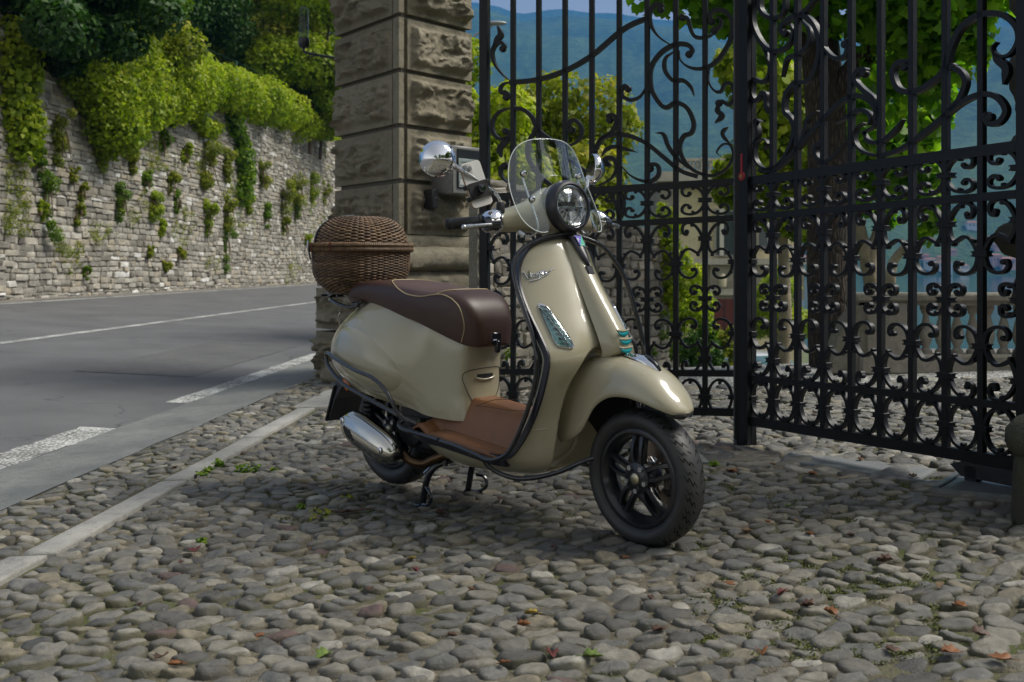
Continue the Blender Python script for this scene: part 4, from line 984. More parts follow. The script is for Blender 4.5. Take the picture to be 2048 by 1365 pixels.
# slim turn lamps at both sides of the shield
LO = [(-.195, .816), (-.186, .820), (-.173, .807), (-.161, .760), (-.152, .715), (-.147, .682), (-.157, .671), (-.185, .674), (-.199, .683), (-.202, .722), (-.199, .769)]
CLEAR = m_clear('clear_lens', (.97, .98, .98), .0, 1.45, 1.3)
for sg in (-1, 1):
    base = crom([(-sg * a, b, 0) for a, b in LO], 5, True); cy_l = sum(p[0] for p in base) / len(base); cz_ = sum(p[1] for p in base) / len(base)
    LP = lambda y, z, l: sh_at(y, z, l)
    def lring(f, l): return [LP(cy_l + (p[0] - cy_l) * f, cz_ + (p[1] - cz_) * f, l) for p in base]
    m = MB(); m.loft([lring(1.0, -.002), lring(1.0, .004), lring(.93, .0065), lring(.88, .003)], cap=False); tl = m.build('turn_lamp', CHROME, sc)
    m = MB(); m.loft([lring(.88, .0055), lring(.6, .0085), lring(.2, .0095), lring(.2, .0075), lring(.6, .0065), lring(.88, .004)]); m.build('lens', m_clear('lamp_lens', (.80, .88, .88), .02, 1.5, 1.6), tl)
    m = MB(); m.loft([lring(.88, .002), lring(.5, .001), lring(.05, .001)]); m.build('reflector', simple('lamp_inside', (.62, .66, .66), .35, .5), tl)
    for k in range(8):
        t = k / 7; z = .797 - .110 * t; yc = -sg * (-.1875 + .016 * t) ; m = MB(); w = .007 + .005 * t; m.tube([LP(yc - w, z + .004, .0035), LP(yc, z, .0035), LP(yc + w, z - .002, .0035)], .0022, 5); m.build('light_bar', simple('lamp_bar', (.6, .62, .64), .1, 1) if k % 2 else DKB, tl)
    for ya, yb_, r_ in ((-.194, .030, .0022), (-.181, .016, .0018)):
        m = MB(); m.tube([LP(-sg * (ya + yb_ * t), .806 - .123 * t, .004) for t in np.linspace(0, 1, 8)], r_, 5); m.build('light_frame', DKB, tl)
# crash tube round the shield
TUB = [(.50, -.235, .300), (.63, -.24, .292), (.76, -.243, .274), (.83, -.245, .264), (.909, -.245, .290), (.965, -.245, .354), (1.023, -.245, .467), (1.056, -.245, .559), (1.063, -.245, .64), (1.047, -.245, .712), (1.002, -.245, .808), (.96, -.243, .896), (.942, -.233, .962), (.942, -.195, 1.008), (.955, -.125, 1.043), (.985, -.05, 1.064), (1.0, 0, 1.068)]
full = TUB + [(1.012, .05, 1.056), (1.034, .13, 1.026), (1.052, .19, .965), (1.068, .228, .90), (1.095, .245, .80), (1.118, .250, .72), (1.134, .250, .655), (1.128, .250, .58), (1.075, .249, .46), (.99, .247, .36), (.92, .246, .295), (.84, .245, .264), (.76, .243, .274), (.63, .24, .292), (.50, .235, .300)]
path_tube('shield_guard_tube', full, .0085, BLK, 5, 10)
path_tube('belly_guard_tube', [(.79, -.235, .262), (.80, -.22, .235), (.835, -.20, .212), (.90, -.18, .200), (.98, -.16, .212), (1.08, -.145, .245), (1.16, -.13, .285), (1.19, -.10, .30)], .0085, BLK, 5, 10, mir=True)
path_tube('side_guard_tube', [(.415, -.235, .345), (.348, -.265, .372), (.305, -.272, .386), (.185, -.275, .416), (.082, -.272, .440), (-.025, -.265, .465), (-.10, -.255, .495), (-.175, -.240, .535), (-.190, -.236, .575), (-.165, -.242, .582), (-.075, -.262, .562), (.078, -.284, .532), (.198, -.290, .513), (.277, -.290, .478), (.322, -.284, .430), (.346, -.272, .385), (.385, -.25, .35)], .0085, BLK, 5, 10, mir=True)
path_tube('sill_guard_tube', [(.30, -.20, .345), (.302, -.232, .330), (.345, -.24, .318), (.45, -.24, .308), (.55, -.24, .301)], .0085, BLK, 5, 10, mir=True)

# ---- floor board and tan mat
m = MB(); rows = []
for x in np.linspace(.32, .86, 18):
    w = .200 - .02 * max(0, (x - .8) / .2); z0 = .296 + .03 * max(0, (.42 - x) / .1) - .03 * max(0, min(1, (x - .5) / .3)) + (.10 * max(0, (x - .86) / .14) ** 2)
    rows.append([(x, -w, z0 - .03), (x, -w - .006, z0 - .01), (x, -w, z0), (x, w, z0), (x, w + .006, z0 - .01), (x, w, z0 - .03)])
m.loft(rows); m.build('floor_edge', MATB, sc, ang=40)
m = MB(); rows = []
for i, x in enumerate(np.linspace(.33, .98, 44)):
    u = (x - .33) / .65; z0 = .303 - .03 * max(0, min(1, (x - .5) / .3)) + (.16 * max(0, (x - .84) / .14) ** 2) + .035 * max(0, 1 - abs(x - .385) / .045) ** .5 * (x < .43); hz = .142 - .01 * u + .035 * max(0, (x - .85) / .13); row = []
    for k in range(161):
        y = -.20 + .40 * k / 160; a = abs(y); t = min(1, max(0, (.132 - a) / .085)); hump = hz * (t * t * (3 - 2 * t)) ** .8
        rib = .0065 * max(0, math.cos((a - .129) / .0165 * 2 * PI)) ** .7 if .125 < a < .194 and .44 < x < .93 else 0
        edge = -.012 * max(0, (a - .192) / .008) ** 2; row.append((x, y, z0 + hump + rib + edge + .001))
    rows.append(row)
m.loft(rows, cap=False, closed_u=False); mt = m.build('floor_mat', TAN, sc, ang=180); solid(mt, .004, -1)
m = MB(); m.tube(crom([(.60, -.095, .418), (.66, -.088, .420), (.78, -.08, .418), (.90, -.075, .43)], 6), .0012, 5); m.tube(crom([(.60, -.095, .418), (.66, -.05, .444), (.75, -.02, .45)], 6), .0012, 5); m.build('mat_seam', simple('dark_stitch', (.05, .025, .012), .7), mt)

# ---- rear body: plan outlines stacked between the wheel arch line and the seat line
ZB = [(-.40, .58), (-.30, .525), (-.2, .475), (-.05, .435), (.1, .41), (.2, .395), (.3, .38), (.40, .36), (.5, .355), (.75, .355)]
ZT = [(-.40, .66), (-.33, .74), (-.22, .80), (0, .82), (.15, .80), (.28, .775), (.40, .73), (.50, .69), (.6, .665)]
PT = [(0, -.335, .560, .185, .125), (.12, -.352, .555, .222, .125), (.3, -.352, .550, .240, .122), (.5, -.335, .55, .238, .12), (.68, -.295, .555, .222, .118), (.84, -.235, .56, .185, .115), (.94, -.19, .56, .145, .11), (1, -.16, .555, .11, .10)]
rings = []
for t in np.linspace(0, 1, 26):
    xr, xf, W, cw = lerp_tab(PT, t)
    ctl = [(xr, 0), (xr + .012, .07 * W / .24), (xr + .055, .135 * W / .24), (xr + .15, .198 * W / .24), (-.06 + (xr + .35) * .3, W * .965), (.05, W), (.14, W * .98), (.22, W * .88 + cw * .05), (.29, W * .55 + cw * .42), (.36, cw + .028), (.43, cw + .008), (xf - .055, cw * .97), (xf - .018, cw * .80), (xf - .004, cw * .42), (xf, 0)]
    half = crom([(a, -b, 0) for a, b in ctl], 5); ring = []
    full_ = half + [(p[0], -p[1], 0) for p in reversed(half[1:-1])]
    for p in full_:
        zb, zt = lerp_tab(ZB, p[0])[0], lerp_tab(ZT, p[0])[0]; ring.append((p[0], p[1], zb + (zt - zb) * t))
    rings.append(ring)
m = MB(); m.loft(rings, cap=True); m.f = [f for f in m.f if len(f) < 10]
body = m.build('rear_body', PAINT, sc, ang=180)
BODY_R = rings
# cowl bulge line: a slightly proud oval panel on each side
BDB = bvh(body)
def body_y(x, z):
    h = BDB.ray_cast(Vector((x, -2, z)), Vector((0, 1, 0)))
    if h[0] is None: h = BDB.find_nearest(Vector((x, -.15, z)))
    return -h[0].y
m = MB(); rows = []
for f in (1.0, .975, .93, .85, .7, .5, .3, .1):
    ring = []
    for k in range(56):
        a = 2 * PI * k / 56; ex, ez = .250 * math.cos(a), .122 * math.sin(a); rx = .030 + ex * f; rz = .570 + (ez - ex * .26) * f
        ring.append((rx, -(body_y(rx, rz) - .004 + .023 * (1 - f ** 5)), rz))
    rows.append(ring)
m.loft(rows); subsurf(m.build('side_cowl', PAINT, sc, ang=180)); m.v = [(x, -y, z) for x, y, z in m.v]; subsurf(m.build('side_cowl', PAINT, sc, ang=180))
# small hatch with its handle slot on the column side
def front_at(y, z, lift=.001):
    h = BDB.ray_cast(Vector((2, y, z)), Vector((-1, 0, 0))); n = h[1] if h[1].x > 0 else -h[1]; return h[0] + n * lift
hatch = [(-.098, .505), (-.095, .540), (-.05, .552), (.04, .556), (.085, .548), (.090, .50), (.075, .455), (.02, .405), (-.035, .400), (-.07, .44)]
m = MB(); P_ = crom([(a, b, 0) for a, b in hatch], 5, True); m.tube([front_at(p[0], p[1]) for p in P_], .0015, 5, closed=True); m.build('hatch_seam', simple('seam_dark', (.04, .035, .02), .6), sc)
m = MB(); m.loft([[front_at(y, .532 - .0 * y, .0012) for y in np.linspace(-.042, .042, 9)], [front_at(y, .512 + .006 * (abs(y) / .042) ** 2, .0012) for y in np.linspace(-.042, .042, 9)]], cap=False, closed_u=False); m.build('hatch_slot', RUB, sc, ang=180)
m = MB(); m.tube([front_at(y, .510 + .006 * (abs(y) / .042) ** 2, .004) for y in np.linspace(-.05, .05, 9)], .0045, 8); m.build('hatch_handle', PAINT, sc, ang=180)
# tail lamp and strip
m = MB(); m.ball((-.335, 0, .655), .05, 16, 10, (.45, 1.1, .7)); tl = m.build('tail_lamp', simple('red_lens', (.35, .01, .01), .15), sc)
m = MB(); m.tube(crom([(-.20, -.155, .755), (-.25, -.13, .735), (-.30, -.09, .70), (-.335, -.05, .66)], 5), .004, 8); m.build('tail_strip', CHROME, sc); m.v = [(x, -y, z) for x, y, z in m.v]; m.build('tail_strip', CHROME, sc)
path_tube('grab_rail', [(-.08, -.13, .80), (-.11, -.155, .778), (-.17, -.165, .782), (-.26, -.155, .80), (-.34, -.11, .815), (-.36, 0, .82), (-.34, .11, .815), (-.26, .155, .80), (-.17, .165, .782), (-.08, .13, .80)], .0085, BLK, 5, 10)
m = MB()
for y in (-.09, 0, .09): m.tube([(-.40, y, .826), (-.16, y, .826)], .006, 8)
for x in (-.40, -.28, -.18): m.tube([(x, -.12, .822), (x, .12, .822)], .006, 8)
m.box((-.105, -.145, .788), (.05, .02, .022), bev=.004); m.box((-.105, .145, .788), (.05, .02, .022), bev=.004)
m.build('luggage_rack', BLK, sc)
# number board with side reflector
m = MB(); m.box((-.375, 0, .335), (.012, .19, .18), Matrix.Rotation(rad(22), 3, 'Y'), bev=.004); m.build('number_board', RUB, sc)
m = MB(); m.loft([[(x1, y, z1) for y in (-w_, w_)] + [(x2, y, z2) for y in (w_, -w_)] for x1, z1, x2, z2, w_ in ((-.27, .53, -.20, .53, .07), (-.325, .46, -.26, .46, .08), (-.37, .36, -.34, .36, .085), (-.40, .26, -.39, .26, .085))]); m.build('mudflap', MATB, sc, smooth=False)
m = MB(); m.ball((-.232, -.098, .432), .026, 14, 8, (.8, .4, 1.1)); m.box((-.255, -.05, .44), (.04, .09, .03), bev=.006); m.build('side_reflector', ORANGE, sc)

# ---- seat
SE = [(-.240, .850, .825, .055), (-.222, .873, .805, .105), (-.16, .888, .795, .132), (-.05, .894, .800, .146), (.06, .894, .775, .154), (.18, .886, .752, .160), (.28, .871, .735, .162), (.37, .864, .708, .158), (.46, .862, .678, .148), (.53, .845, .655, .134), (.575, .810, .645, .116), (.602, .760, .643, .092), (.612, .715, .652, .06)]
def seat_ring(c):
    x, zt, zb, w = c; h = zt - zb; pr = [(0, 1.0), (.30, .998), (.58, .985), (.80, .945), (.93, .86), (.99, .70), (1.0, .50), (.975, .25), (.93, .08), (.86, 0), (.5, -.01), (0, -.01)]
    pr = crom([(a, b, 0) for a, b in pr], 3); half = [(x, -w * p[0], zb + h * p[1]) for p in pr]; return half + [(q[0], -q[1], q[2]) for q in reversed(half[1:-1])]
SEC_ = crom(SE, 5)
m = MB(); m.loft([seat_ring(c) for c in SEC_]); seat = m.build('seat', BROWN, sc, ang=180)
def seat_at(x, k, lift=.002):
    """point on the seat: k runs 0 (top centre) to 1 (lower edge)"""
    c = lerp_tab([tuple(q) for q in SE], x); r = seat_ring((x, c[0], c[1], c[2])); n = len(r) // 2; f = k * (n - 1) * .82; i = int(f); p = Vector(r[i]).lerp(Vector(r[i + 1]), f - i)
    cen = Vector((x, 0, (c[0] + c[1]) / 2)); return p + (p - cen).normalized() * lift
# cream piping: down both sides of the nose and round the lighter top panel
STB = bvh(seat)
def snap(p, lift=.0012):
    h = STB.find_nearest(Vector(p)); c = Vector((h[0].x, 0, .80)); n = h[1] if h[1].dot(h[0] - c) > 0 else -h[1]; return h[0] + n * lift
SEAM = crom([(.04, 0, .900), (.05, -.05, .90), (.09, -.10, .895), (.15, -.138, .882), (.20, -.156, .862), (.26, -.163, .842), (.34, -.160, .834), (.40, -.150, .842), (.45, -.142, .846), (.50, -.140, .832), (.545, -.135, .795), (.565, -.130, .74), (.562, -.125, .70), (.545, -.125, .658)], 6)
P_ = [p for p in SEAM if p[0] < .45 and p[2] > .80]; far = crom([(.42, -.146, .845), (.465, -.08, .858), (.475, 0, .862)], 6)
for sg in (-1, 1):
    for q_ in (SEAM, far):
        m = MB(); m.tube([snap(p) for p in q_], .0024, 6); m.xf(lambda p: (p[0], -sg * p[1], p[2])); m.build('seat_piping', PIPING, seat)
rows = []
for x in np.linspace(.044, .474, 40):
    seg_ = next((i for i in range(len(P_) - 1) if P_[i][0] <= x <= P_[i + 1][0]), None)
    if seg_ is None: yb = .142 * max(0, 1 - ((x - .44) / .036)) ** .5; zb = .85
    else: tt = (x - P_[seg_][0]) / max(1e-6, P_[seg_ + 1][0] - P_[seg_][0]); yb = -(P_[seg_][1] + (P_[seg_ + 1][1] - P_[seg_][1]) * tt); zb = P_[seg_][2] + (P_[seg_ + 1][2] - P_[seg_][2]) * tt
    yb = max(yb, .003); rows.append([snap((x, yb * math.sin(t * PI / 2), .905 + (zb - .905) * abs(math.sin(t * PI / 2)) ** 4), .0007) for t in np.linspace(-1, 1, 21)])
m = MB(); m.loft(rows, cap=False, closed_u=False); m.build('seat_top_panel', BROWN_TOP, seat, ang=180)
m = MB(); m.box((-.03, -.137, .872), (.035, .012, .012), Matrix.Rotation(rad(-12), 3, 'X'), bev=.003); m.build('strap_loop', RUB, seat)
m = MB(); m.box((.606, 0, .672), (.02, .06, .055), bev=.008); m.box((.620, -.0, .642), (.02, .022, .05), bev=.005); m.build('helmet_hook', BLK, sc)
m = MB(); m.tube([(.628, -.012, .662), (.634, -.02, .669), (.627, -.03, .667)], .003, 6); m.build('hook_catch', CHROME, sc)

# ---- wheels
def wheel(name, C, R, W, label, st):
    T = lambda p: (Vector(p) + Vector(C))
    fx = (lambda p: steer(T(p))) if st else T
    nu, nv = 160, 40; V = np.zeros((nu, nv, 3)); rim_r = .158
    for j in range(nv):
        a = -PI * .985 + 2 * PI * .985 * j / (nv - 1); a *= .80
        for i in range(nu):
            th = 2 * PI * i / nu
            # section: rounded tyre
            yy = W / 2 * math.copysign(abs(math.sin(a)) ** .85, math.sin(a)); dep = (R - rim_r) / 2; rr = R - dep + dep * math.cos(a * 1.0) if abs(a) < 2.6 else rim_r
            rr = (R - dep) + dep * math.cos(a)
            g = 0; s = a / 1.15
            if abs(s) < 1.0:
                q = abs(s); zig = q * 1.15 + .42 * math.sin(q * 7.5); ph = (th * 21 / (2 * PI) * 1.0 + (.5 if s > 0 else 0) + zig) % 1
                d1 = abs(ph - .25); k1 = max(0, 1 - d1 / .085) * min(1, max(0, (q - .10) / .05)) * min(1, max(0, (.97 - q) / .06))
                d2 = abs(ph - .72); k2 = max(0, 1 - d2 / .05) * min(1, max(0, (q - .35) / .05)) * min(1, max(0, (.90 - q) / .06))
                g = .006 * min(1, max(k1, k2) * 1.8)
            rr -= 0; V[i, j] = (rr * math.cos(th), yy, rr * math.sin(th))
    Vf = V.reshape(-1, 3); idx = lambda i, j: (i % nu) * nv + j
    I, J = np.meshgrid(np.arange(nu), np.arange(nv - 1), indexing='ij'); I2 = (I + 1) % nu
    Fq = np.stack([I * nv + J, I2 * nv + J, I2 * nv + J + 1, I * nv + J + 1], -1).reshape(-1, 4)
    Vt = np.array([tuple(fx(p)) for p in Vf])
    w = empty(name, (0, 0, 0)); w.parent = sc
    ty = np_mesh('tyre', Vt, Fq, TYRE, w, smooth=True); ty.data.set_sharp_from_angle(angle=rad(35)) if hasattr(ty.data, 'set_sharp_from_angle') else None
    def tyre_at(th, s, lift):
        a = s * 1.15; dep = (R - rim_r) / 2; yy = W / 2 * math.copysign(abs(math.sin(a)) ** .85, math.sin(a)); rr = (R - dep) + dep * math.cos(a) + lift * math.cos(a)
        return fx((rr * math.cos(th), yy + lift * math.sin(a), rr * math.sin(th)))
    m = MB(); NG = 22
    for k in range(NG):
        for sg in (-1, 1):
            t0 = 2 * PI * (k + (.5 if sg > 0 else 0)) / NG
            for line, wd in (([(.10, .0), (.30, .085), (.38, .045), (.60, .15), (.70, .11), (.95, .22)], .0150), ([(.36, .175), (.52, .235), (.60, .205), (.86, .315)], .0100), ([(.06, .19), (.24, .24)], .009)):
                P_ = crom([(q, d_, 0) for q, d_ in line], 3); L_, R2 = [], []
                for i_, p in enumerate(P_):
                    w_ = wd * math.sin(PI * (i_ + .5) / len(P_)) ** .5; L_.append(tyre_at(t0 + p[1] - w_, sg * p[0], .0006)); R2.append(tyre_at(t0 + p[1] + w_, sg * p[0], .0006))
                m.loft([L_, R2], cap=False, closed_u=False)
    m.build('tread_grooves', GROOVE, w, smooth=False, kind='stuff')
    m = MB(); b = W * .40
    m.lathe([(.163, -b), (.168, -b + .004), (.160, -b + .012), (.145, -b * .6), (.137, -.01), (.137, .012), (.148, b * .6), (.160, b - .012), (.168, b - .004), (.163, b), (.155, b), (.140, b * .5), (.130, .0), (.138, -b * .6), (.152, -b), (.158, -b)], 72, 'y', closed=True)
    m.xf(fx); m.build('rim', WHEELP, w)
    for k in range(5):
        for sg in (-1, 1):
            a0 = 2 * PI * k / 5 + .33; m = MB(); rings = []
            for t in np.linspace(0, 1, 8):
                r = .036 + t * .108; ang = a0 + sg * (.34 - .20 * t) * (1 - t * .25); wd = .0105 * (1 - .35 * math.sin(PI * t)) + .002; yy = -.030 + .012 * t * t - .006 * math.sin(PI * t); cx_, cz_ = r * math.cos(ang), r * math.sin(ang); tx, tz = -math.sin(ang), math.cos(ang)
                rings.append([(cx_ + tx * wd, yy, cz_ + tz * wd), (cx_ + tx * wd * .6, yy - .008, cz_ + tz * wd * .6), (cx_ - tx * wd * .6, yy - .008, cz_ - tz * wd * .6), (cx_ - tx * wd, yy, cz_ - tz * wd), (cx_ - tx * wd * .7, yy + .022, cz_ - tz * wd * .7), (cx_ + tx * wd * .7, yy + .022, cz_ + tz * wd * .7)])
            m.loft(rings); m.xf(fx); m.build('spoke', WHEELP, w, ang=35)
    m = MB(); m.lathe([(0, -.05), (.024, -.05), (.028, -.046), (.052, -.042), (.055, -.030), (.050, .01), (.045, .04), (0, .04)], 40, 'y'); m.xf(fx); m.build('hub', WHEELP, w)
    m = MB(); m.lathe([(0, -.0545), (.015, -.0545), (.0185, -.052), (.0185, -.044), (0, -.044)], 28, 'y'); m.xf(fx); m.build('centre_cap', GOLD, w)
    for k in range(5):
        a = 2 * PI * k / 5 + .33 + PI / 5; m = MB(); m.lathe([(0, -.050), (.004, -.050), (.0045, -.052), (.0085, -.052), (.0088, -.04), (0, -.04)], 12, 'y', (.041 * math.cos(a), 0, .041 * math.sin(a))); m.xf(fx); m.build('wheel_bolt', STEELB, w)
    m = MB(); m.lathe([(.062, .036), (.112, .036), (.112, .041), (.062, .041)], 48, 'y', closed=True); 
    for k in range(6):
        a = 2 * PI * k / 6; m.box((.06 * math.cos(a), .038, .06 * math.sin(a)), (.03, .004, .012), Matrix.Rotation(-a, 3, 'Y'))
    m.xf(fx); m.build('brake_disc', DISC, w)
    if st:
        m = MB(); m.box((.085, .05, -.02), (.06, .055, .085), bev=.012); m.box((.09, .02, -.01), (.035, .03, .05), bev=.006); m.xf(fx); m.build('brake_caliper', simple('caliper_grey', (.09, .08, .07), .4, .6, var=.3), w)
        m = MB(); m.tube(crom([(.0, .065, .0), (-.06, .075, .06), (-.09, .07, .18), (-.10, .04, .30), (-.12, .0, .40)], 5), .020, 10); m.xf(fx); m.build('swing_arm', BLK, w)
    return w
WF = (1.334, 0, .2455); WR = (0, 0, .2540)
wheel('front_wheel', WF, .230, .112, '', True); wheel('rear_wheel', WR, .2365, .122, '', False)

# ---- front mudguard
FD = [(.960, .42, 1.030, .335, .097), (.980, .52, 1.085, .353, .101), (1.040, .598, 1.144, .393, .104), (1.13, .636, 1.205, .475, .106), (1.232, .646, 1.27, .515, .106), (1.34, .633, 1.345, .524, .105), (1.42, .600, 1.41, .513, .098), (1.483, .545, 1.463, .495, .083), (1.517, .496, 1.502, .477, .052), (1.524, .478, 1.515, .470, .012)]
rows = []
for c in crom(FD, 6):
    xc, zc, xs, zs, w = c; row = []
    for t in np.linspace(-1, 1, 33):
        a = abs(t) * PI / 2; y = w * math.copysign(math.sin(a) ** .80, t); f = (1 - math.cos(a) ** .95); k = 0
        row.append((xc + (xs - xc) * f, y, zc + (zs - zc) * f))
    rows.append(row)
m = MB(); m.loft(rows, cap=False, closed_u=False); m.xf(steer); fdr = m.build('front_mudguard', PAINT, sc, ang=180); solid(fdr, .003, -1)
m = MB(); m.loft([[(p[0], p[1] * .93, p[2] + (.004 if abs(p[1]) > .07 else -.012)) for p in r] for r in rows], cap=False, closed_u=False); m.xf(steer); m.build('mudguard_liner', RUB, sc, ang=180)
# chrome crest with black inlay on the mudguard
m = MB(); R_ = []
for (x, z, w, h) in ((1.245, .652, .004, .003), (1.27, .651, .014, .008), (1.31, .645, .019, .014), (1.35, .634, .019, .020), (1.385, .614, .014, .018), (1.412, .596, .009, .010), (1.420, .589, .004, .002)):
    R_.append([(x, w * t, z - .006 + h * (1 - abs(t) ** 1.6)) for t in np.linspace(-1, 1, 9)])
m.loft(R_, cap=False, closed_u=False); m.xf(steer); cr = m.build('mudguard_crest', CHROME, sc, ang=180); solid(cr, .004, 1)
m = MB(); m.loft([[(x, w * t + .0, z) for t in (-1, 1)] for (x, z, w) in ((1.346, .654, .005), (1.368, .646, .0075), (1.397, .627, .006), (1.411, .606, .004))], cap=False, closed_u=False); m.xf(steer); o = m.build('crest_inlay', BLK, cr); solid(o, .003, 1)

# ---- steering head, handlebar cover, headlight
m = MB(); m.lathe([(.045, -.06), (.046, .0), (.043, .06)], 24, M=Matrix.Translation((.935, 0, 1.045)) @ Matrix.Rotation(rad(-26), 4, 'Y')); m.xf(steer); m.build('steering_neck', PAINT, sc)
HB = [(-.270, .862, 1.116, .026, .030), (-.25, .864, 1.117, .031, .036), (-.21, .870, 1.120, .035, .041), (-.16, .880, 1.126, .044, .047), (-.11, .896, 1.134, .062, .058), (-.065, .900, 1.145, .070, .074), (-.03, .895, 1.152, .070, .084), (0, .893, 1.154, .070, .088)]
HB = HB + [(-a, b, c, d, e_) for a, b, c, d, e_ in reversed(HB[:-1])]
m = MB(); m.loft([[(x + rx * math.copysign(abs(math.cos(a)) ** .9, math.cos(a)), y, z + rz * math.sin(a)) for a in np.linspace(0, 2 * PI, 29)[:-1]] for y, x, z, rx, rz in crom(HB, 4)]); m.xf(steer); hb = m.build('handlebar_cover', PAINT, sc, ang=180)
LM = Matrix.Translation((.998, 0, 1.166)) @ Matrix.Rotation(rad(90 - 7), 4, 'Y')   # z axis of the lathe points forward, slightly up
m = MB(); m.lathe([(.070, -.10), (.090, -.055), (.0945, -.03), (.0945, -.02)], 48, M=LM, closed=False); m.f = m.f[:-2]; m.xf(steer); m.build('headlight_shell', PAINT, sc)
m = MB(); m.lathe([(.0945, -.022), (.0965, -.012), (.0955, .008), (.088, .022), (.080, .024), (.0755, .018), (.0755, -.02)], 56, M=LM, closed=False); m.f = [f for f in m.f if len(f) < 10]; m.xf(steer); hl = m.build('headlight', MATB, sc)
m = MB(); m.lathe([(.0755, .012), (.0745, .019), (.072, .019), (.070, .010)], 56, M=LM); m.f = [f for f in m.f if len(f) < 10]; m.xf(steer); m.build('chrome_ring', CHROME, hl)
m = MB(); prof = [(.0725, .010), (.060, .019), (.045, .0245), (.025, .028), (.0, .0285)]; prof = prof + [(r * .97, h - .003) for r, h in reversed(prof)]; m.lathe([p if p[0] > 0 else (.0003, p[1]) for p in prof], 48, M=LM, closed=True); m.xf(steer); m.build('lens', CLEAR, hl)
def in_lamp(name, mat, fn):
    m = MB(); fn(m); m.v = [tuple(LM @ Vector(p)) for p in m.v]; m.f = [f for f in m.f if len(f) < 15]; m.xf(steer); return m.build(name, mat, hl, ang=25)
REFL = simple('lamp_reflector', (.88, .89, .90), .22, .75); DK = simple('lamp_bezel_dark', (.05, .05, .055), .2, .3)
in_lamp('reflector_bowl', REFL, lambda m: m.lathe([(.072, .008), (.066, -.006), (.055, -.018), (.035, -.024), (.0005, -.026)], 24))
def facets(m):
    random.seed(9)
    for sgx in (1, -1):
        for k in range(7):
            a0 = (18 + k * 21) * PI / 180; a1 = a0 + 17 * PI / 180; r0, r1 = .020, .064
            V = []
            for (r, a) in ((r0, a0), (r1, a0), (r1, a1), (r0, a1)): V.append((-r * math.sin(a) * sgx, r * math.cos(a), random.uniform(-.014, .002)))
            m.add(V + [(x, y, z - .002) for x, y, z in V], [(0, 1, 2, 3), (0, 4, 5, 1), (1, 5, 6, 2), (2, 6, 7, 3), (3, 7, 4, 0)])
in_lamp('reflector_facets', REFL, facets)
def cross(m):
    m.box((0.004, 0, -.004), (.007, .142, .010)); m.box((.036, 0, -.006), (.060, .004, .010)); m.tube(crom([(.008, -.045, .0), (.035, -.04, .0), (.055, 0, 0), (.035, .04, 0), (.008, .045, 0)], 5), .0022, 6); m.tube(crom([(-.004, -.060, -.002), (-.03, -.04, .0), (-.045, 0, 0), (-.03, .04, 0), (-.004, .060, -.002)], 5), .0018, 6)
in_lamp('lamp_divider', simple('lamp_divider', (.35, .36, .38), .15, .8), cross)
in_lamp('light_shade', DK, lambda m: (m.box((-.012, 0, -.012), (.012, .07, .02)), m.box((.016, -.03, -.018), (.012, .03, .01)), m.box((.016, .03, -.018), (.012, .03, .01))))
# grips, levers, switch housings (both ends)
for sg in (-1, 1):
    Y = lambda y: sg * y
    m = MB(); m.tube([(.868, Y(.255), 1.116), (.862, Y(.29), 1.116), (.800, Y(.408), 1.110)], .0125, 10); m.xf(steer); m.build('handlebar_end', MATB, sc)
    dirg = Vector((.800 - .862, Y(.408 - .29), -.006)).normalized(); gp = empty('grip', (0, 0, 0)); gp.parent = sc
    a = Vector((.860, Y(.292), 1.116)); GL = [0, .004, .010, .014, .100, .104, .106, .114, .116, .124, .126]; m = MB(); m.tube([a + dirg * t for t in GL], [.0225, .0235, .0235, .0195, .0200, .0205, .0195, .0195, .0210, .0205, .0185], 24); m.xf(steer); m.build('sleeve', RUB, gp)
    for t0 in (.1045, .1105):
        m = MB(); m.tube([a + dirg * t0, a + dirg * (t0 + .002)], .0208, 20); m.xf(steer); m.build('grip_ring', simple('grip_ring_grey', (.08, .08, .085), .3), gp)
    LV = crom([(.905, Y(.245), 1.108), (.925, Y(.275), 1.106), (.915, Y(.32), 1.104), (.895, Y(.36), 1.100), (.878, Y(.382), 1.097)], 6)
    m = MB(); m.tube(LV, [.0088 - .0030 * math.sin(PI * min(1, i / 20)) for i in range(len(LV))], 12); m.ball((.876, Y(.386), 1.097), .0098, 12, 8); m.xf(steer); m.build('brake_lever', STEELB, sc)
    m = MB(); m.loft([[(x + rx * math.cos(a_), y, z + rz * math.sin(a_)) for a_ in np.linspace(0, 2 * PI, 25)[:-1]] for y, x, z, rx, rz in [(Y(.236), .880, 1.119, .034, .037), (Y(.244), .882, 1.118, .042, .044), (Y(.262), .886, 1.116, .044, .044), (Y(.290), .888, 1.114, .041, .038), (Y(.297), .888, 1.114, .034, .030)]]); m.xf(steer); sw = m.build('switch_housing', CHROME, sc)
    m = MB(); m.loft([[(x + rx * math.cos(a_), y, z + rz * math.sin(a_)) for a_ in np.linspace(0, 2 * PI, 21)[:-1]] for y, x, z, rx, rz in [(Y(.268), .900, 1.108, .036, .028), (Y(.300), .896, 1.108, .033, .026), (Y(.306), .892, 1.110, .022, .02)]]); m.xf(steer); m.build('switch_face', BLK, sw)
    m = MB(); m.box((.846, Y(.285), 1.138), (.018, .016, .014), bev=.003); m.xf(steer); m.build('switch_button', RUB, sw)
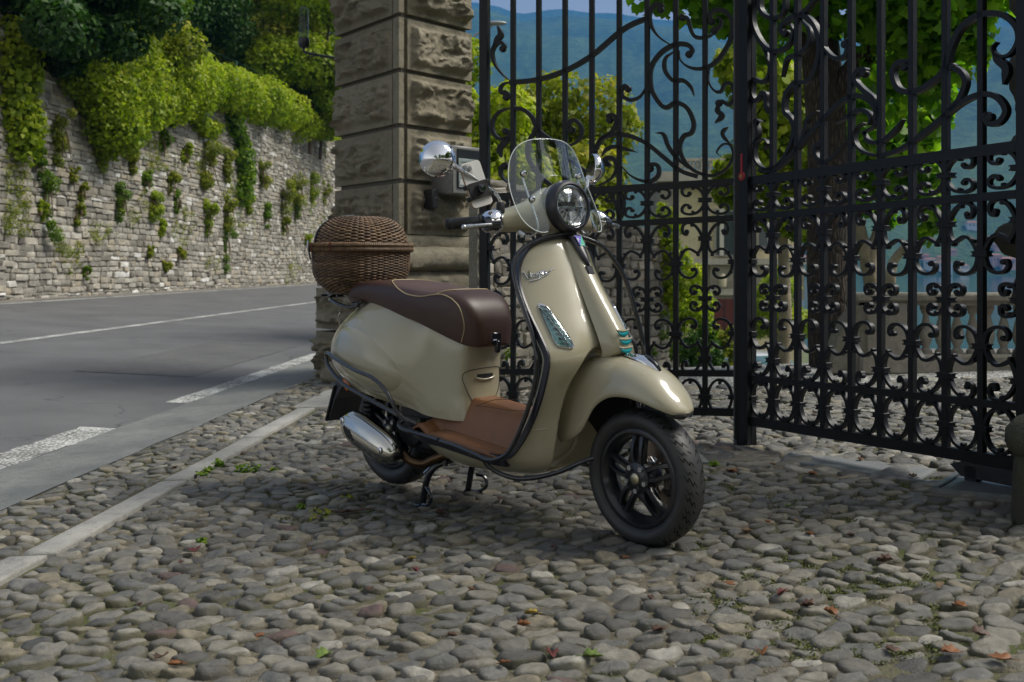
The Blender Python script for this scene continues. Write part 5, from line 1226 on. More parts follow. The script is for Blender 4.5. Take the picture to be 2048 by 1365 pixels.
# mirrors
def mirror(name, C, N, stem, R=.058):
    g = empty(name, (0, 0, 0)); g.parent = sc; Nv = Vector(N).normalized(); q = Nv.to_track_quat('Z', 'Y').to_matrix().to_4x4(); M_ = Matrix.Translation(C) @ q
    m = MB(); m.lathe([(.0005, .048), (.012, .046), (.030, .036), (.048, .022), (.062, .008), (R, -.002), (R, -.008), (R - .004, -.010)], 40, M=M_, closed=False); m.f = [f for f in m.f if len(f) < 10]; m.build('mirror_shell', CHROME, g, ang=180)
    m = MB(); m.lathe([(.0, -.0085), (R - .004, -.0085), (R - .004, -.0105), (0, -.0105)], 40, M=M_); m.build('mirror_glass', simple('mirror_silver', (.9, .9, .9), .01, 1), g)
    m = MB(); m.tube(crom(stem, 6), .0062, 12); m.build('mirror_stem', CHROME, g); 
    a, b = Vector(stem[0]), Vector(stem[1]); d = (b - a).normalized(); m = MB(); m.tube([a - d * .004, a, a + d * .045, a + d * .05], [.006, .0105, .0085, .0062], 14); m.ball(a, .013, 12, 8); m.build('mirror_joint', CHROME, g)
    e_ = Vector(stem[-1]); m = MB(); m.tube([e_ + Vector((0, 0, .02)), e_ + Vector((0, 0, .015)), e_ + Vector((0, 0, -.02)), e_ + Vector((0, 0, -.03))], [.010, .0145, .016, .013], 16); m.build('rubber_boot', RUB, g); return g
def s3(p): return tuple(steer(p))
mirror('mirror', s3((.845, -.468, 1.330)), (.62, -.62, -.10), [s3((.862, -.418, 1.310)), s3((.872, -.32, 1.260)), s3((.880, -.250, 1.218)), s3((.880, -.226, 1.195)), s3((.880, -.222, 1.165))])
mirror('mirror', s3((.870, .262, 1.318)), (.52, .84, -.1), [s3((.874, .232, 1.282)), s3((.878, .225, 1.270)), s3((.884, .205, 1.235)), s3((.882, .200, 1.20)), s3((.878, .198, 1.16))], .060)
# windscreen
SCR = [(0, 1.418), (.08, 1.412), (.140, 1.385), (.176, 1.332), (.196, 1.255), (.202, 1.18), (.196, 1.125), (.176, 1.090), (.148, 1.074), (.124, 1.076), (.110, 1.10), (.106, 1.15), (.101, 1.20), (.082, 1.248), (.047, 1.275), (0, 1.283)]
def scr_pt(y, z, lift=0): return (1.030 - .50 * (z - 1.1) + .35 * max(0, z - 1.25) ** 1.3 - .058 * (abs(y) / .2) ** 1.9 + lift, y, z)
up_ = crom([(a, b, 0) for a, b in SCR[:8]], 4); 
outer = crom([(a, b, 0) for a, b in SCR[:10]], 5); inner = crom([(a, b, 0) for a, b in reversed(SCR[9:])], 5)
no = 40
def resample(P_, n):
    d = [0]
    for i in range(1, len(P_)): d.append(d[-1] + math.dist(P_[i][:2], P_[i - 1][:2]))
    out = []
    for k in range(n + 1):
        t = d[-1] * k / n; i = max(0, min(len(d) - 2, next((j for j in range(len(d) - 1) if d[j + 1] >= t), len(d) - 2))); f = (t - d[i]) / max(1e-9, d[i + 1] - d[i]); out.append((P_[i][0] + (P_[i + 1][0] - P_[i][0]) * f, P_[i][1] + (P_[i + 1][1] - P_[i][1]) * f))
    return out
oo, ii = resample(outer, no), resample(inner, no)
rows = []
for k in range(no + 1):
    rows.append([scr_pt(ii[k][0] + (oo[k][0] - ii[k][0]) * t, ii[k][1] + (oo[k][1] - ii[k][1]) * t) for t in (0, .02, .06, .2, .35, .5, .65, .8, .94, .98, 1)])
full_rows = [[(p[0], -p[1], p[2]) for p in r] for r in reversed(rows[1:])] + rows
m = MB(); m.loft(full_rows, cap=False, closed_u=False); m.xf(steer)
ws = m.build('windscreen', m_clear('clear_windscreen', (.93, .96, .955), .0, 1.5, 1.5), sc, ang=180, fix=True); solid(ws, .0025, 0)
# polished screen edge
edge_pts = [scr_pt(a, b) for a, b in oo] ; edge_all = [(p[0], -p[1], p[2]) for p in reversed(edge_pts)] + edge_pts[1:]
m = MB(); m.tube(edge_all, .0017, 6); m.xf(steer); m.build('screen_edge', simple('acrylic_edge', (.75, .80, .78), .15), ws)
for sg in (-1, 1):
    for (y, z) in ((.140, 1.286), (.140, 1.192)):
        p = scr_pt(sg * y, z, .003); m = MB(); m.lathe([(0, .010), (.007, .009), (.0105, .005), (.011, .0), (.0, .0)], 18, 'x', p); m.xf(steer); m.build('screen_screw', CHROME, ws)
        m = MB(); m.lathe([(.012, -.005), (.012, .0), (0, .0), (0, -.005)], 18, 'x', (p[0] - .001, p[1], p[2])); m.xf(steer); m.build('screw_washer', RUB, ws)
    m = MB(); m.tube(crom([scr_pt(sg * .140, 1.284, -.009), scr_pt(sg * .140, 1.20, -.010), scr_pt(sg * .138, 1.155, -.012), (.985, sg * .138, 1.095), (.965, sg * .140, 1.068), (.935, sg * .145, 1.062), (.915, sg * .150, 1.072)], 6), .0042, 8); m.xf(steer); m.build('screen_arm', STEELB, sc)
    m = MB(); m.tube([(.925, sg * .148, 1.064), (.900, sg * .155, 1.080)], [.010, .010], 6); m.xf(steer); m.build('arm_clamp', STEELB, sc)

# ---- exhaust
ex = empty('exhaust', (0, 0, 0)); ex.parent = sc
A_, B_ = Vector((-.085, -.205, .305)), Vector((.265, -.195, .195)); ax = (B_ - A_).normalized(); sidev = Vector((0, 1, 0)); upv = ax.cross(sidev) * -1
if upv.z < 0: upv = -upv
m = MB(); rings = []
for t in np.linspace(0, 1, 21):
    c = A_.lerp(B_, t); s_ = (1 - abs(2 * t - 1) ** 3.2) ** .5 if 0 < t < 1 else .05; hh = (.070 - .008 * t) * s_; th = .052 * s_
    rings.append([c + upv * hh * math.sin(a) + Vector((0, -1, 0)) * th * math.cos(a) for a in np.linspace(0, 2 * PI, 29)[:-1]])
m.loft(rings); m.build('muffler', simple('muffler_dark', (.05, .05, .05), .4, .8), ex)
m = MB(); rings = []
for t in np.linspace(.0, 1, 25):
    c = A_.lerp(B_, t) + Vector((0, -.006, 0)); s_ = max(.06, (1 - abs(2 * t - 1) ** 3.4)) ** .5; hh = (.078 - .010 * t) * s_; th = .058 * s_ ** .6
    rings.append([c + upv * hh * math.sin(a) + Vector((0, -1, 0)) * th * max(-.05, math.cos(a)) ** 1.0 for a in np.linspace(-PI * .52, PI * .52, 19)])
m.loft(rings, cap=False, closed_u=False); hs = m.build('heat_shield', simple('chromed_heat_shield', (.62, .60, .54), .12, 1, var=.06, vs=8), ex, ang=180); solid(hs, .003, -1)
def hs_pt(t, k, lift):
    c = A_.lerp(B_, t) + Vector((0, -.006, 0)); s_ = (1 - abs(2 * t - 1) ** 3.4) ** .5; a = math.asin(max(-1, min(1, k))); return c + upv * (.078 - .010 * t) * s_ * k + Vector((0, -1, 0)) * ((.058 * s_ ** .6) * math.cos(a) + lift)
for k in range(3):
    m = MB(); m.tube([hs_pt(.17 + .05 * k + u * .10, .05 - .42 * u + .0 * k, .0005) for u in np.linspace(0, 1, 5)], .0055, 8); m.build('shield_slot', RUB, hs)
for (t, k) in ((.84, .1), (.10, .3)):
    p = hs_pt(t, k, 0); m = MB(); m.lathe([(0, -.010), (.007, -.010), (.008, -.006), (.013, -.004), (.014, .004), (0, .004)], 18, 'y', p); m.build('shield_bolt', CHROME, hs)
path_tube('exhaust_pipe', [(.24, -.16, .195), (.28, -.15, .172), (.33, -.13, .165), (.38, -.11, .19), (.43, -.09, .21)], .019, BRONZE, 6, 14, parent=ex)
# engine block, swing arm, shock: dark mass between the wheel and the body
m = MB(); m.box((.22, .10, .27), (.34, .10, .15), bev=.03); m.box((.30, .0, .26), (.18, .22, .13), bev=.03); m.box((.05, .10, .26), (.24, .06, .12), bev=.02); m.lathe([(0, -.10), (.06, -.10), (.065, -.05), (.065, .0), (0, .0)], 24, 'y', (.0, .16, .254)); m.build('engine', simple('engine_grey', (.035, .035, .035), .5, .6, var=.3), sc)
m = MB(); m.lathe([(0, -.095), (.075, -.095), (.085, -.08), (.085, -.03), (0, -.03)], 30, 'y', (.235, -.03, .30)); m.lathe([(0, -.105), (.03, -.105), (.035, -.09), (0, -.09)], 20, 'y', (.235, -.03, .30)); m.build('fan_cover', RUB, sc)
m = MB(); m.box((-.02, 0, .47), (.42, .24, .07), bev=.02); m.box((.28, 0, .38), (.24, .26, .12), bev=.03); m.loft([[(x, -.075, z), (x, .075, z), (x, .075, z - .02), (x, -.075, z - .02)] for x, z in ((-.34, .44), (-.30, .50), (-.2, .52), (0, .52), (.2, .50))]); m.build('inner_mudguard', RUB, sc)
m = MB(); m.tube([(-.06, -.10, .28), (-.10, -.10, .50)], .022, 10)
for k in range(9): m.lathe([(.022, -.005), (.029, 0), (.022, .005)], 14, c=(-.064 - .0042 * k, -.10, .31 + .020 * k))
m.build('shock_absorber', simple('shock_dark', (.03, .03, .032), .35, .5), sc)
# ---- centre stand
cs_ = empty('centre_stand', (0, 0, 0)); cs_.parent = sc
m = MB(); m.tube(crom([(.322, -.132, -.004), (.335, -.130, .05), (.352, -.128, .11), (.378, -.115, .155), (.405, -.07, .178), (.41, 0, .182), (.405, .07, .178), (.37, .112, .155), (.335, .125, .11), (.318, .128, .05), (.305, .130, .006)], 6), .0135, 12); m.build('stand_tube', BLK, cs_)
for sg, zz in ((-1, -.008), (1, .002)):
    m = MB(); m.tube(crom([(.325, sg * .135, .012 + zz), (.37, sg * .142, .020 + zz), (.40, sg * .15, .045 + zz), (.385, sg * .15, .078 + zz), (.352, sg * .135, .085 + zz)], 5), .0072, 8); m.tube([(.285, sg * .135, .002 + zz), (.345, sg * .132, .004 + zz)], .012, 8); m.build('stand_foot', BLK, cs_)
m = MB(); m.loft([[(.40 + dx_, -.10 + k * .012, z) for dx_, z in ((-.025, .17), (.03, .165), (.028, .215), (.012, .235), (-.008, .228), (-.02, .20))] for k in (0, 1)]); m.build('stand_bracket', BLK, cs_)
path_tube('stand_spring', [(.30, -.10, .12), (.34, -.10, .15), (.37, -.098, .19)], .006, STEELB, 4, 8, parent=cs_)

# ---- phone held in its clamp on the mirror stem (built in steered local space, turned so that its back faces forward)
def to_world(p): 
    return sc.matrix_basis @ Vector(p)
PM = ST_M @ Matrix.Translation((.872, -.325, 1.246)) @ Matrix.Rotation(rad(14), 4, 'X') @ Matrix.Rotation(rad(-10), 4, 'Y') @ Matrix.Rotation(rad(-16), 4, 'Z')
# local: x = forward (towards the viewer), y = across, z = long side
def rrect(w, h, r, n=6):
    out = []
    for cx_, cz_, a0 in ((w / 2 - r, h / 2 - r, 0), (-w / 2 + r, h / 2 - r, 90), (-w / 2 + r, -h / 2 + r, 180), (w / 2 - r, -h / 2 + r, 270)):
        for k in range(n + 1): a = rad(a0 + 90 * k / n); out.append((cx_ + r * math.cos(a), cz_ + r * math.sin(a)))
    return out
def slabx(m, w, h, r, x0, x1, cy_=0, cz_=0, ch=.0006):
    R_ = []
    for (x, ins_) in ((x0, ch), (x0 + ch, 0), (x1 - ch, 0), (x1, ch)): R_.append([(x, cy_ + p[0], cz_ + p[1]) for p in rrect(w - 2 * ins_, h - 2 * ins_, max(.001, r - ins_))])
    m.loft(R_); return m
scm = Matrix.Translation(sc.location) @ Matrix.Rotation(SYAW, 4, 'Z')
WM = scm @ PM
ph = empty('phone', WM.translation, 0, 'white and gold mobile phone clamped to the mirror stem', 'phone')
PW = Matrix.Translation(-WM.translation) @ WM
def ppart(name, mat, fn, parent, ang=40):
    m = MB(); fn(m); m.v = [tuple(PW @ Vector(p)) for p in m.v]; return m.build(name, mat, parent, ang=ang)
ppart('case', simple('gold_phone_frame', (.48, .30, .17), .25, .8), lambda m: slabx(m, .080, .162, .014, -.006, .0035), ph)
ppart('back', simple('white_phone_back', (.78, .77, .74), .12, coat=.5), lambda m: slabx(m, .0775, .1595, .013, .003, .0050), ph)
ppart('screen', BLK, lambda m: slabx(m, .0745, .156, .012, -.0068, -.0058), ph)
cm = ppart('camera_island', simple('island_glass', (.62, .60, .57), .1), lambda m: slabx(m, .038, .038, .010, .0048, .0075, -.0165, .058), ph)
for (y, z, r) in ((-.0245, .066, .0078), (-.0245, .049, .0078), (-.008, .0575, .0078)):
    ppart('camera_lens', simple('lens_ring', (.50, .50, .50), .15, .6), lambda m: m.lathe([(0, .012), (r * .92, .012), (r, .011), (r, .007), (0, .007)], 24, 'x', (0, y, z)), cm)
    ppart('lens_glass', simple('camera_glass', (.22, .26, .27), .03), lambda m: m.lathe([(0, .0126), (r * .7, .0126), (r * .7, .0118), (0, .0118)], 20, 'x', (0, y, z)), cm)
ppart('camera_flash', simple('flash_white', (.8, .78, .7), .2), lambda m: m.lathe([(0, .0085), (.003, .0085), (.003, .007), (0, .007)], 12, 'x', (0, -.007, .0705)), cm)
hd = empty('phone_holder', (0, 0, 0)); hd.parent = sc
def hpart(name, mat, fn):
    m = MB(); fn(m); m.v = [tuple(PM @ Vector(p)) for p in m.v]; return m.build(name, mat, hd, ang=40)
hpart('clamp_plate', RUB, lambda m: (slabx(m, .072, .058, .006, .0055, .016, 0, -.022), m.box((.012, -.0, -.022), (.016, .030, .034), bev=.004)))
for sy in (-1, 1):
    for zz in (-.002, -.044):
        hpart('clamp_jaw', RUB, lambda m: (m.box((.003, sy * .0445, zz), (.026, .009, .016), bev=.003), m.box((.012, sy * .038, zz), (.008, .02, .014), bev=.002)))
hpart('swivel', BLK, lambda m: m.lathe([(0, .014), (.016, .014), (.017, .024), (.013, .034), (0, .036)], 20, 'x', (0, .004, -.020)))
hpart('clamp_screw', CHROME, lambda m: m.lathe([(0, .040), (.0055, .040), (.006, .034), (0, .034)], 14, 'x', (0, .006, -.024)))

# ---- wicker basket strapped on the rack
bk = empty('wicker_basket', tuple(scm @ Vector((-.262, 0, .832))), SYAW, 'brown wicker basket with rounded lid strapped behind the seat', 'basket')
def m_wicker():
    t = NT('wicker'); c = t.coord(); n = t.noise(c, 40, 4, .7); n2 = t.noise(c, 7, 3); a = t.attr('tint').outputs['Fac']
    col = t.ramp(a, [(0, (.04, .022, .011)), (.4, (.105, .062, .031)), (.75, (.19, .118, .062)), (1, (.30, .20, .115))]); col = t.mix(.8, col, t.ramp(n, [(.3, .5), (.7, 1.5)]), 'MULTIPLY'); col = t.mix(.5, col, t.ramp(n2, [(.3, .6), (.7, 1.3)]), 'MULTIPLY')
    t.base(col); t.rough(.5); t.bump(n, .3, .001); return t.m
WICK = m_wicker()
def sup(a, A1, B1, p=2.5):
    c, s = math.cos(a), math.sin(a); k = (abs(c) ** p + abs(s) ** p) ** (-1 / p); return A1 * k * c, B1 * k * s
BA, BB = .182, .213     # half length, half width at the rim
def bprof(t, lid):
    if not lid:    # 0 bottom, 1 rim
        return min(1, .60 + .40 * math.sin(PI / 2 * min(1, t * 1.7)) ** .85) * (.965 + .035 * t), .195 * t ** 1.05
    f = math.cos(PI / 2 * t) ** .88 if t < 1 else 0; return .95 * (.36 + .64 * f), .212 + .126 * math.sin(PI / 2 * t) ** 1.0
def weave(name, lid, rows, ns):
    """weavers run over and under the stakes: every row a bent cane of its own, joined in one mesh"""
    V, Fq, tint = [], [], []; seg = ns * 4
    for r in range(rows):
        f, z = bprof((r + .5) / rows * (1 if not lid else .96), lid); f2, z2 = bprof(min(1, (r + 1.0) / rows * (1 if not lid else .96)), lid); dz = (z2 - z) ; df = f2 - f; L_ = math.hypot(dz, df * .2) or 1e-6; tz, tf = dz / L_, df * .2 / L_
        rad_ = max(.0022, min(.0042, .5 * math.hypot(bprof((r + 1) / rows * .96, lid)[1] - bprof(r / rows * .96, lid)[1], .2 * (bprof((r + 1) / rows * .96, lid)[0] - bprof(r / rows * .96, lid)[0])) * 1.25)); base = len(V)
        tr = random.random()
        for k in range(seg):
            a = 2 * PI * k / seg; x, y = sup(a, BA * f, BB * f); nl = Vector((x / BA ** 2, y / BB ** 2, 0)).normalized(); wv = .0042 * math.cos(2 * PI * k / 8 * 1 + PI * (r % 2)) + random.uniform(-.0004, .0004)
            n3 = Vector((nl.x * tz, nl.y * tz, -tf)).normalized() if lid or True else nl; t3 = Vector((nl.x * tf, nl.y * tf, tz)); c = Vector((x, y, z)) + n3 * wv
            for q in range(6):
                b_ = 2 * PI * q / 6; V.append(tuple(c + n3 * math.cos(b_) * rad_ * .8 + t3 * math.sin(b_) * rad_))
        for k in range(seg):
            k2 = (k + 1) % seg; tt = min(1, max(0, .5 + .5 * noise.noise((k * .05, r * .7, 3 + lid)) + .25 * (tr - .5) + .1 * random.uniform(-1, 1)))
            for q in range(6): Fq.append((base + k * 6 + q, base + k2 * 6 + q, base + k2 * 6 + (q + 1) % 6, base + k * 6 + (q + 1) % 6)); tint.append(tt)
    return np_mesh(name, np.array(V), np.array(Fq), WICK, bk, tint, True, kind='stuff')
random.seed(3)
weave('weaving', False, 34, 44); weave('lid_weaving', True, 26, 44)
def wick_tube(name, pts, r, seg=8, closed=False, n=4, tint=.7):
    m = MB(); P_ = crom(pts, n, closed) if n else pts; m.tube(P_, r, seg, closed=closed); o = m.build(name, WICK, bk)
    a = o.data.attributes.new('tint', 'FLOAT', 'FACE'); a.data.foreach_set('value', np.array([min(1, max(0, tint + .3 * random.uniform(-1, 1) * (i % 7 == 0))) for i in range(len(o.data.polygons))], np.float32)); return o
# stakes: joined as one, they show between the weavers
V_, F_ = [], []; ms = MB()
for k in range(88):
    a = 2 * PI * k / 88
    for lid in (False, True):
        P_ = []
        for t in np.linspace(0.02, .98, 12): f, z = bprof(t, lid); x, y = sup(a, BA * f * .993, BB * f * .993); P_.append((x, y, z))
        ms.tube(P_, .0024, 5, cap=False)
o = ms.build('stakes', WICK, bk, kind='stuff'); a = o.data.attributes.new('tint', 'FLOAT', 'FACE'); a.data.foreach_set('value', np.full(len(o.data.polygons), .75, np.float32))
def ringp(f, z, n=60): return [(*sup(2 * PI * k / n, BA * f, BB * f), z) for k in range(n)]
wick_tube('rim_cane', ringp(1.045, .194), .0095, 8, True, 0, .65); wick_tube('rim_cane', ringp(1.05, .214), .0095, 8, True, 0, .7)
wick_tube('top_ring', ringp(.42, .334), .006, 8, True, 0, .6); wick_tube('base_ring', ringp(.64, .006), .008, 8, True, 0, .3)
m = MB()
for k in range(150):
    a = 2 * PI * k / 150; x, y = sup(a, BA * 1.047, BB * 1.047); nl = Vector((x / BA ** 2, y / BB ** 2, 0)).normalized(); tn = Vector((-nl.y, nl.x, 0))
    for zc in (.196, .214): m.tube([Vector((x, y, zc)) + nl * (.0106 * math.cos(b)) + Vector((0, 0, .0106 * math.sin(b))) + tn * (.0025 * b) for b in np.linspace(-1.7, 1.7, 6)], .0016, 4, cap=False)
o = m.build('rim_binding', WICK, bk, kind='stuff'); a = o.data.attributes.new('tint', 'FLOAT', 'FACE'); a.data.foreach_set('value', np.random.rand(len(o.data.polygons)).astype(np.float32) * .5 + .4)
m = MB(); m.loft([[(p[0] * .97, p[1] * .97, z) for p in ringp(f, 0)] for f, z in [bprof(t, False) for t in np.linspace(0, 1, 8)] + [bprof(t, True) for t in np.linspace(0, 1, 8)]]); m.build('dark_lining', simple('basket_inside', (.02, .012, .007), .9), bk)
STRAP = simple('black_strap', (.012, .012, .014), .55)
def strap_path(a, n=18):
    out = []
    for t in np.linspace(1, 0, n): f, z = bprof(t * .99, True); x, y = sup(a, BA * f * 1.035, BB * f * 1.035); out.append((x, y, z + .004))
    return out
m = MB(); P_ = strap_path(rad(247)) + [(*sup(rad(247), BA * 1.11, BB * 1.11), .20), (*sup(rad(247), BA * 1.06, BB * 1.06), .15)]; m.tube(P_, .012, sec=[(-1, -.12), (1, -.12), (1, .12), (-1, .12)]); st1 = m.build('strap', STRAP, bk)
m = MB(); x, y = sup(rad(247), BA * 1.105, BB * 1.105); m.tube([(x, y - .002, .235), (x * 1.01, y * 1.01, .205)], .005, 8); m.build('strap_clip', STEELB, st1)
m = MB(); m.tube(crom([(-.02, -.09, .338), (.03, -.03, .347), (.05, .03, .345), (.06, .09, .337)], 5), .010, sec=[(-1, -.15), (1, -.15), (1, .15), (-1, .15)]); m.tube(crom([(-.03, -.10, .336), (-.06, -.03, .349), (-.04, .05, .347), (.05, .09, .338)], 5), .0055, 8); m.build('lid_handle', STRAP, bk)
CORD = simple('reddish_cord', (.13, .03, .015), .6)
for k in range(3):
    for j in range(2):
        a = rad(218 + 37 * k); x, y = sup(a, BA * 1.05, BB * 1.05); nl = Vector((x / BA ** 2, y / BB ** 2, 0)).normalized()
        m = MB(); m.tube([Vector((x, y, .205)) + nl * .0105 * (1 if abs(b) < 1.2 else .3) + Vector((.002 * j, 0, .0175 * b)) + Vector((-nl.y, nl.x, 0)) * .004 * j for b in np.linspace(-1.1, 1.1, 7)], .0022, 5); m.build('lid_tie', CORD, bk)
# ================================================================ PLANTS AND BACKGROUND
def W3(px, py, Y): return Vector(((px - 1024) / F * Y, Y, H - (py - 537) / F * Y))
def m_leaf(name, stops, trans=.35, rough=.55):
    t = NT(name); a = t.attr('tint').outputs['Fac']; col = t.ramp(a, stops)
    t.base(col); t.rough(rough); t.b.inputs['Specular IOR Level'].default_value = .35
    tr = t.node('ShaderNodeBsdfTranslucent'); t.l.new(t.mix(.6, col, (1., 1.25, .45), 'MULTIPLY'), tr.inputs[0]); mx = t.node('ShaderNodeMixShader'); mx.inputs[0].default_value = trans
    out = t.n['Material Output']; t.l.new(t.b.outputs[0], mx.inputs[1]); t.l.new(tr.outputs[0], mx.inputs[2]); t.l.new(mx.outputs[0], out.inputs[0]); return t.m
LF_DARK = m_leaf('dark_leaf', [(0, (.015, .045, .008)), (.5, (.035, .095, .012)), (1, (.07, .15, .02))], .35)
LF_MID = m_leaf('mid_leaf', [(0, (.05, .11, .008)), (.45, (.12, .22, .012)), (.8, (.22, .33, .018)), (1, (.34, .40, .03))], .45)
LF_LIME = m_leaf('lime_leaf', [(0, (.10, .17, .010)), (.4, (.25, .34, .013)), (.75, (.40, .47, .02)), (1, (.56, .55, .05))], .5)
LF_YEL = m_leaf('yellow_green_leaf', [(0, (.07, .11, .010)), (.4, (.20, .25, .018)), (.75, (.35, .37, .03)), (1, (.50, .42, .05))], .45)
LF_PLANE = m_leaf('plane_leaf', [(0, (.06, .17, .012)), (.4, (.16, .34, .016)), (.75, (.28, .46, .02)), (1, (.46, .56, .04))], .65, .35)
BARK = simple('grey_bark', (.075, .055, .038), .9, var=.5, vs=14, bump=1, bs=22, bd=.03)
rs = np.random.RandomState(4)
SHAPES = {'quad': [(0, -.5), (.30, 0), (0, .5), (-.30, 0)], 'long': [(0, -.5), (.17, 0), (0, .5), (-.17, 0)],
          'lobed': [(0, -.46), (.22, -.44), (.46, -.26), (.38, -.06), (.52, .14), (.26, .20), (.16, .40), (0, .54), (-.16, .40), (-.26, .20), (-.52, .14), (-.38, -.06), (-.46, -.26), (-.22, -.44)],
          'ivy': [(0, -.45), (.42, -.2), (.28, .12), (0, .5), (-.28, .12), (-.42, -.2)]}
def cloud(blobs, n, size, mat, name='crown', parent=None, shape='quad', up=.35, shell=(.55, 1.05), flat=None, **kw):
    """n leaves scattered through the blobs (x, y, z, r): each its own tilted blade"""
    B = np.array(blobs, float); w = B[:, 3] ** 2; w /= w.sum(); idx = rs.choice(len(B), n, p=w)
    d = rs.normal(size=(n, 3)); d /= np.linalg.norm(d, axis=1)[:, None]; rr = rs.uniform(shell[0] ** 3, shell[1] ** 3, n) ** (1 / 3)
    c = B[idx, :3] + d * (B[idx, 3] * rr)[:, None]
    if flat is not None: c = flat(c)
    nn = d * .8 + rs.normal(size=(n, 3)) * .55 + np.array([0, 0, up]); nn /= np.linalg.norm(nn, axis=1)[:, None]
    t = rs.normal(size=(n, 3)) + np.array([0, 0, -.8]); t -= nn * (t * nn).sum(1)[:, None]; t /= np.linalg.norm(t, axis=1)[:, None]; b = np.cross(nn, t)
    s = size * rs.uniform(.6, 1.35, n); S = np.array(SHAPES[shape]); k = len(S)
    fold = (np.abs(S[:, 0]) * .45)
    V = c[:, None, :] + (b[:, None, :] * S[None, :, 0, None] + t[:, None, :] * S[None, :, 1, None] + nn[:, None, :] * fold[None, :, None]) * s[:, None, None]
    Fq = np.arange(n * k).reshape(n, k); bt = rs.rand(len(B)); tint = np.clip(.25 * bt[idx] + .55 * rs.rand(n) + .25 * (d[:, 2] > .2), 0, 1)
    return np_mesh(name, V.reshape(-1, 3), Fq, mat, parent, tint, **kw)
def blobs_of(c, a, n, r=(.25, .45), low=-.35):
    out = []
    for _ in range(n):
        d = rs.normal(size=3); d /= np.linalg.norm(d); d[2] = max(d[2], low); f = rs.uniform(.55, .95); out.append((c[0] + d[0] * a[0] * f, c[1] + d[1] * a[1] * f, c[2] + d[2] * a[2] * f, rs.uniform(*r) * min(a)))
    return out
def limb(m, pts, r0, r1, n=8, seed=0):
    P_ = crom(pts, 6); m.tube([(p[0] + .1 * r0 * noise.noise((i * .7, seed, 0)), p[1], p[2]) for i, p in enumerate(P_)], [r0 + (r1 - r0) * (i / (len(P_) - 1)) ** .8 for i in range(len(P_))], n)
def shrub(name, label, c, a, n, leaf, mat, nb=26, shape='quad', cat='shrub', group=None, trunk=True, r=(.25, .45), **kw):
    root = empty(name, (c[0], c[1], c[2] - a[2]), 0, label, cat, group); off = Vector(root.location)
    bl = [(x - off.x, y - off.y, z - off.z, rr) for x, y, z, rr in blobs_of(c, a, nb, r)]
    cloud(bl, n, leaf, mat, 'crown', root, shape, **kw)
    if trunk:
        m = MB(); limb(m, [(0, 0, -.4), (.03 * a[0], 0, a[2] * .5), (.0, 0, a[2])], .035 * a[0], .02 * a[0])
        for k in range(3): q = bl[k * 3]; limb(m, [(0, 0, a[2] * .3), (q[0] * .5, q[1] * .5, a[2] * .7), (q[0], q[1], q[2])], .035 * a[0], .012 * a[0], 6, k)
        m.build('trunk', BARK, root)
    return root

# ---- hillside above the retaining wall
EARTH = simple('hillside_earth', (.055, .075, .022), .95, var=.45, vs=1.2, bump=.8, bs=5, bd=.2)
m = MB(); rows = []
for k, Y in enumerate(np.linspace(13, 62, 26)):
    t = (Y - 15.5) / 36.5; row = []
    for j, dl in enumerate((.25, 1.5, 4, 8, 14, 24, 40)):
        x, y = road_xy(11.0 + dl, Y); row.append((x, y, wz1(min(1, max(0, t))) - .25 + dl * .72 + .5 * noise.noise((x * .2, y * .2, 0)) * min(dl, 2)))
    rows.append(row)
m.loft(rows, cap=False, closed_u=False); m.build('hillside', EARTH, None, ang=180, kind='structure')
def hz_at(x, Y):
    L = -x + RD * Y; dl = L - 11.0; t = (Y - 15.5) / 36.5; return wz1(min(1, max(0, t))) - .25 + dl * .72 + .5 * noise.noise((x * .2, Y * .2, 0)) * min(dl, 2)
nU = 52000; yU = rs.uniform(14, 58, nU); lU = 11.1 + rs.rand(nU) ** 1.3 * 16; UB = [(-l + RD * y, y, hz_at(-l + RD * y, y) + .15, .35) for l, y in zip(lU[:2600], yU[:2600])]
cloud(UB, nU, .16, LF_LIME, 'slope_undergrowth', None, 'ivy', up=.8, shell=(.2, 1.1), kind='stuff')
def wall_hit(px, py, out=0.0):
    """photo pixel -> point on the face of the retaining wall"""
    k = (px - 1024) / F; ux, uy = (WB[0] - WA[0]) / WL, (WB[1] - WA[1]) / WL; s = (k * WA[1] - WA[0]) / (ux - k * uy); x, y = WA[0] + ux * s, WA[1] + uy * s
    return Vector((x + uy * out, y - ux * out, H - (py - 537) / F * y))
# creeper curtain hanging over the wall top
cr_ = empty('wall_creeper', tuple(wall_hit(300, 160)), 0, 'bright green creeper curtain spilling over the long rubble wall', 'creeper'); co = Vector(cr_.location)
edge = [(110, 60, 150), (150, 40, 200), (180, 60, 262), (200, 60, 285), (225, 70, 240), (250, 75, 225), (290, 90, 215), (330, 105, 210), (360, 120, 200), (400, 150, 170), (440, 165, 195), (470, 172, 215), (500, 182, 225), (540, 205, 232), (575, 225, 245), (610, 243, 262), (640, 255, 270)]
bl = []
for i in range(len(edge) - 1):
    (x0, t0, b0), (x1, t1, b1) = edge[i], edge[i + 1]
    for q in range(int(3 + (b0 - t0) / 14)):
        f = random.random(); px = x0 + (x1 - x0) * f; t_, b_ = t0 + (t1 - t0) * f, b0 + (b1 - b0) * f; py = t_ + (b_ - t_) * random.random() ** .8; p = wall_hit(px, py, .25 + random.random() * .3) - co; bl.append((p.x, p.y, p.z, random.uniform(.35, .75)))
cloud(bl, 70000, .105, LF_LIME, 'leaves', cr_, 'ivy', up=.1, kind='stuff')
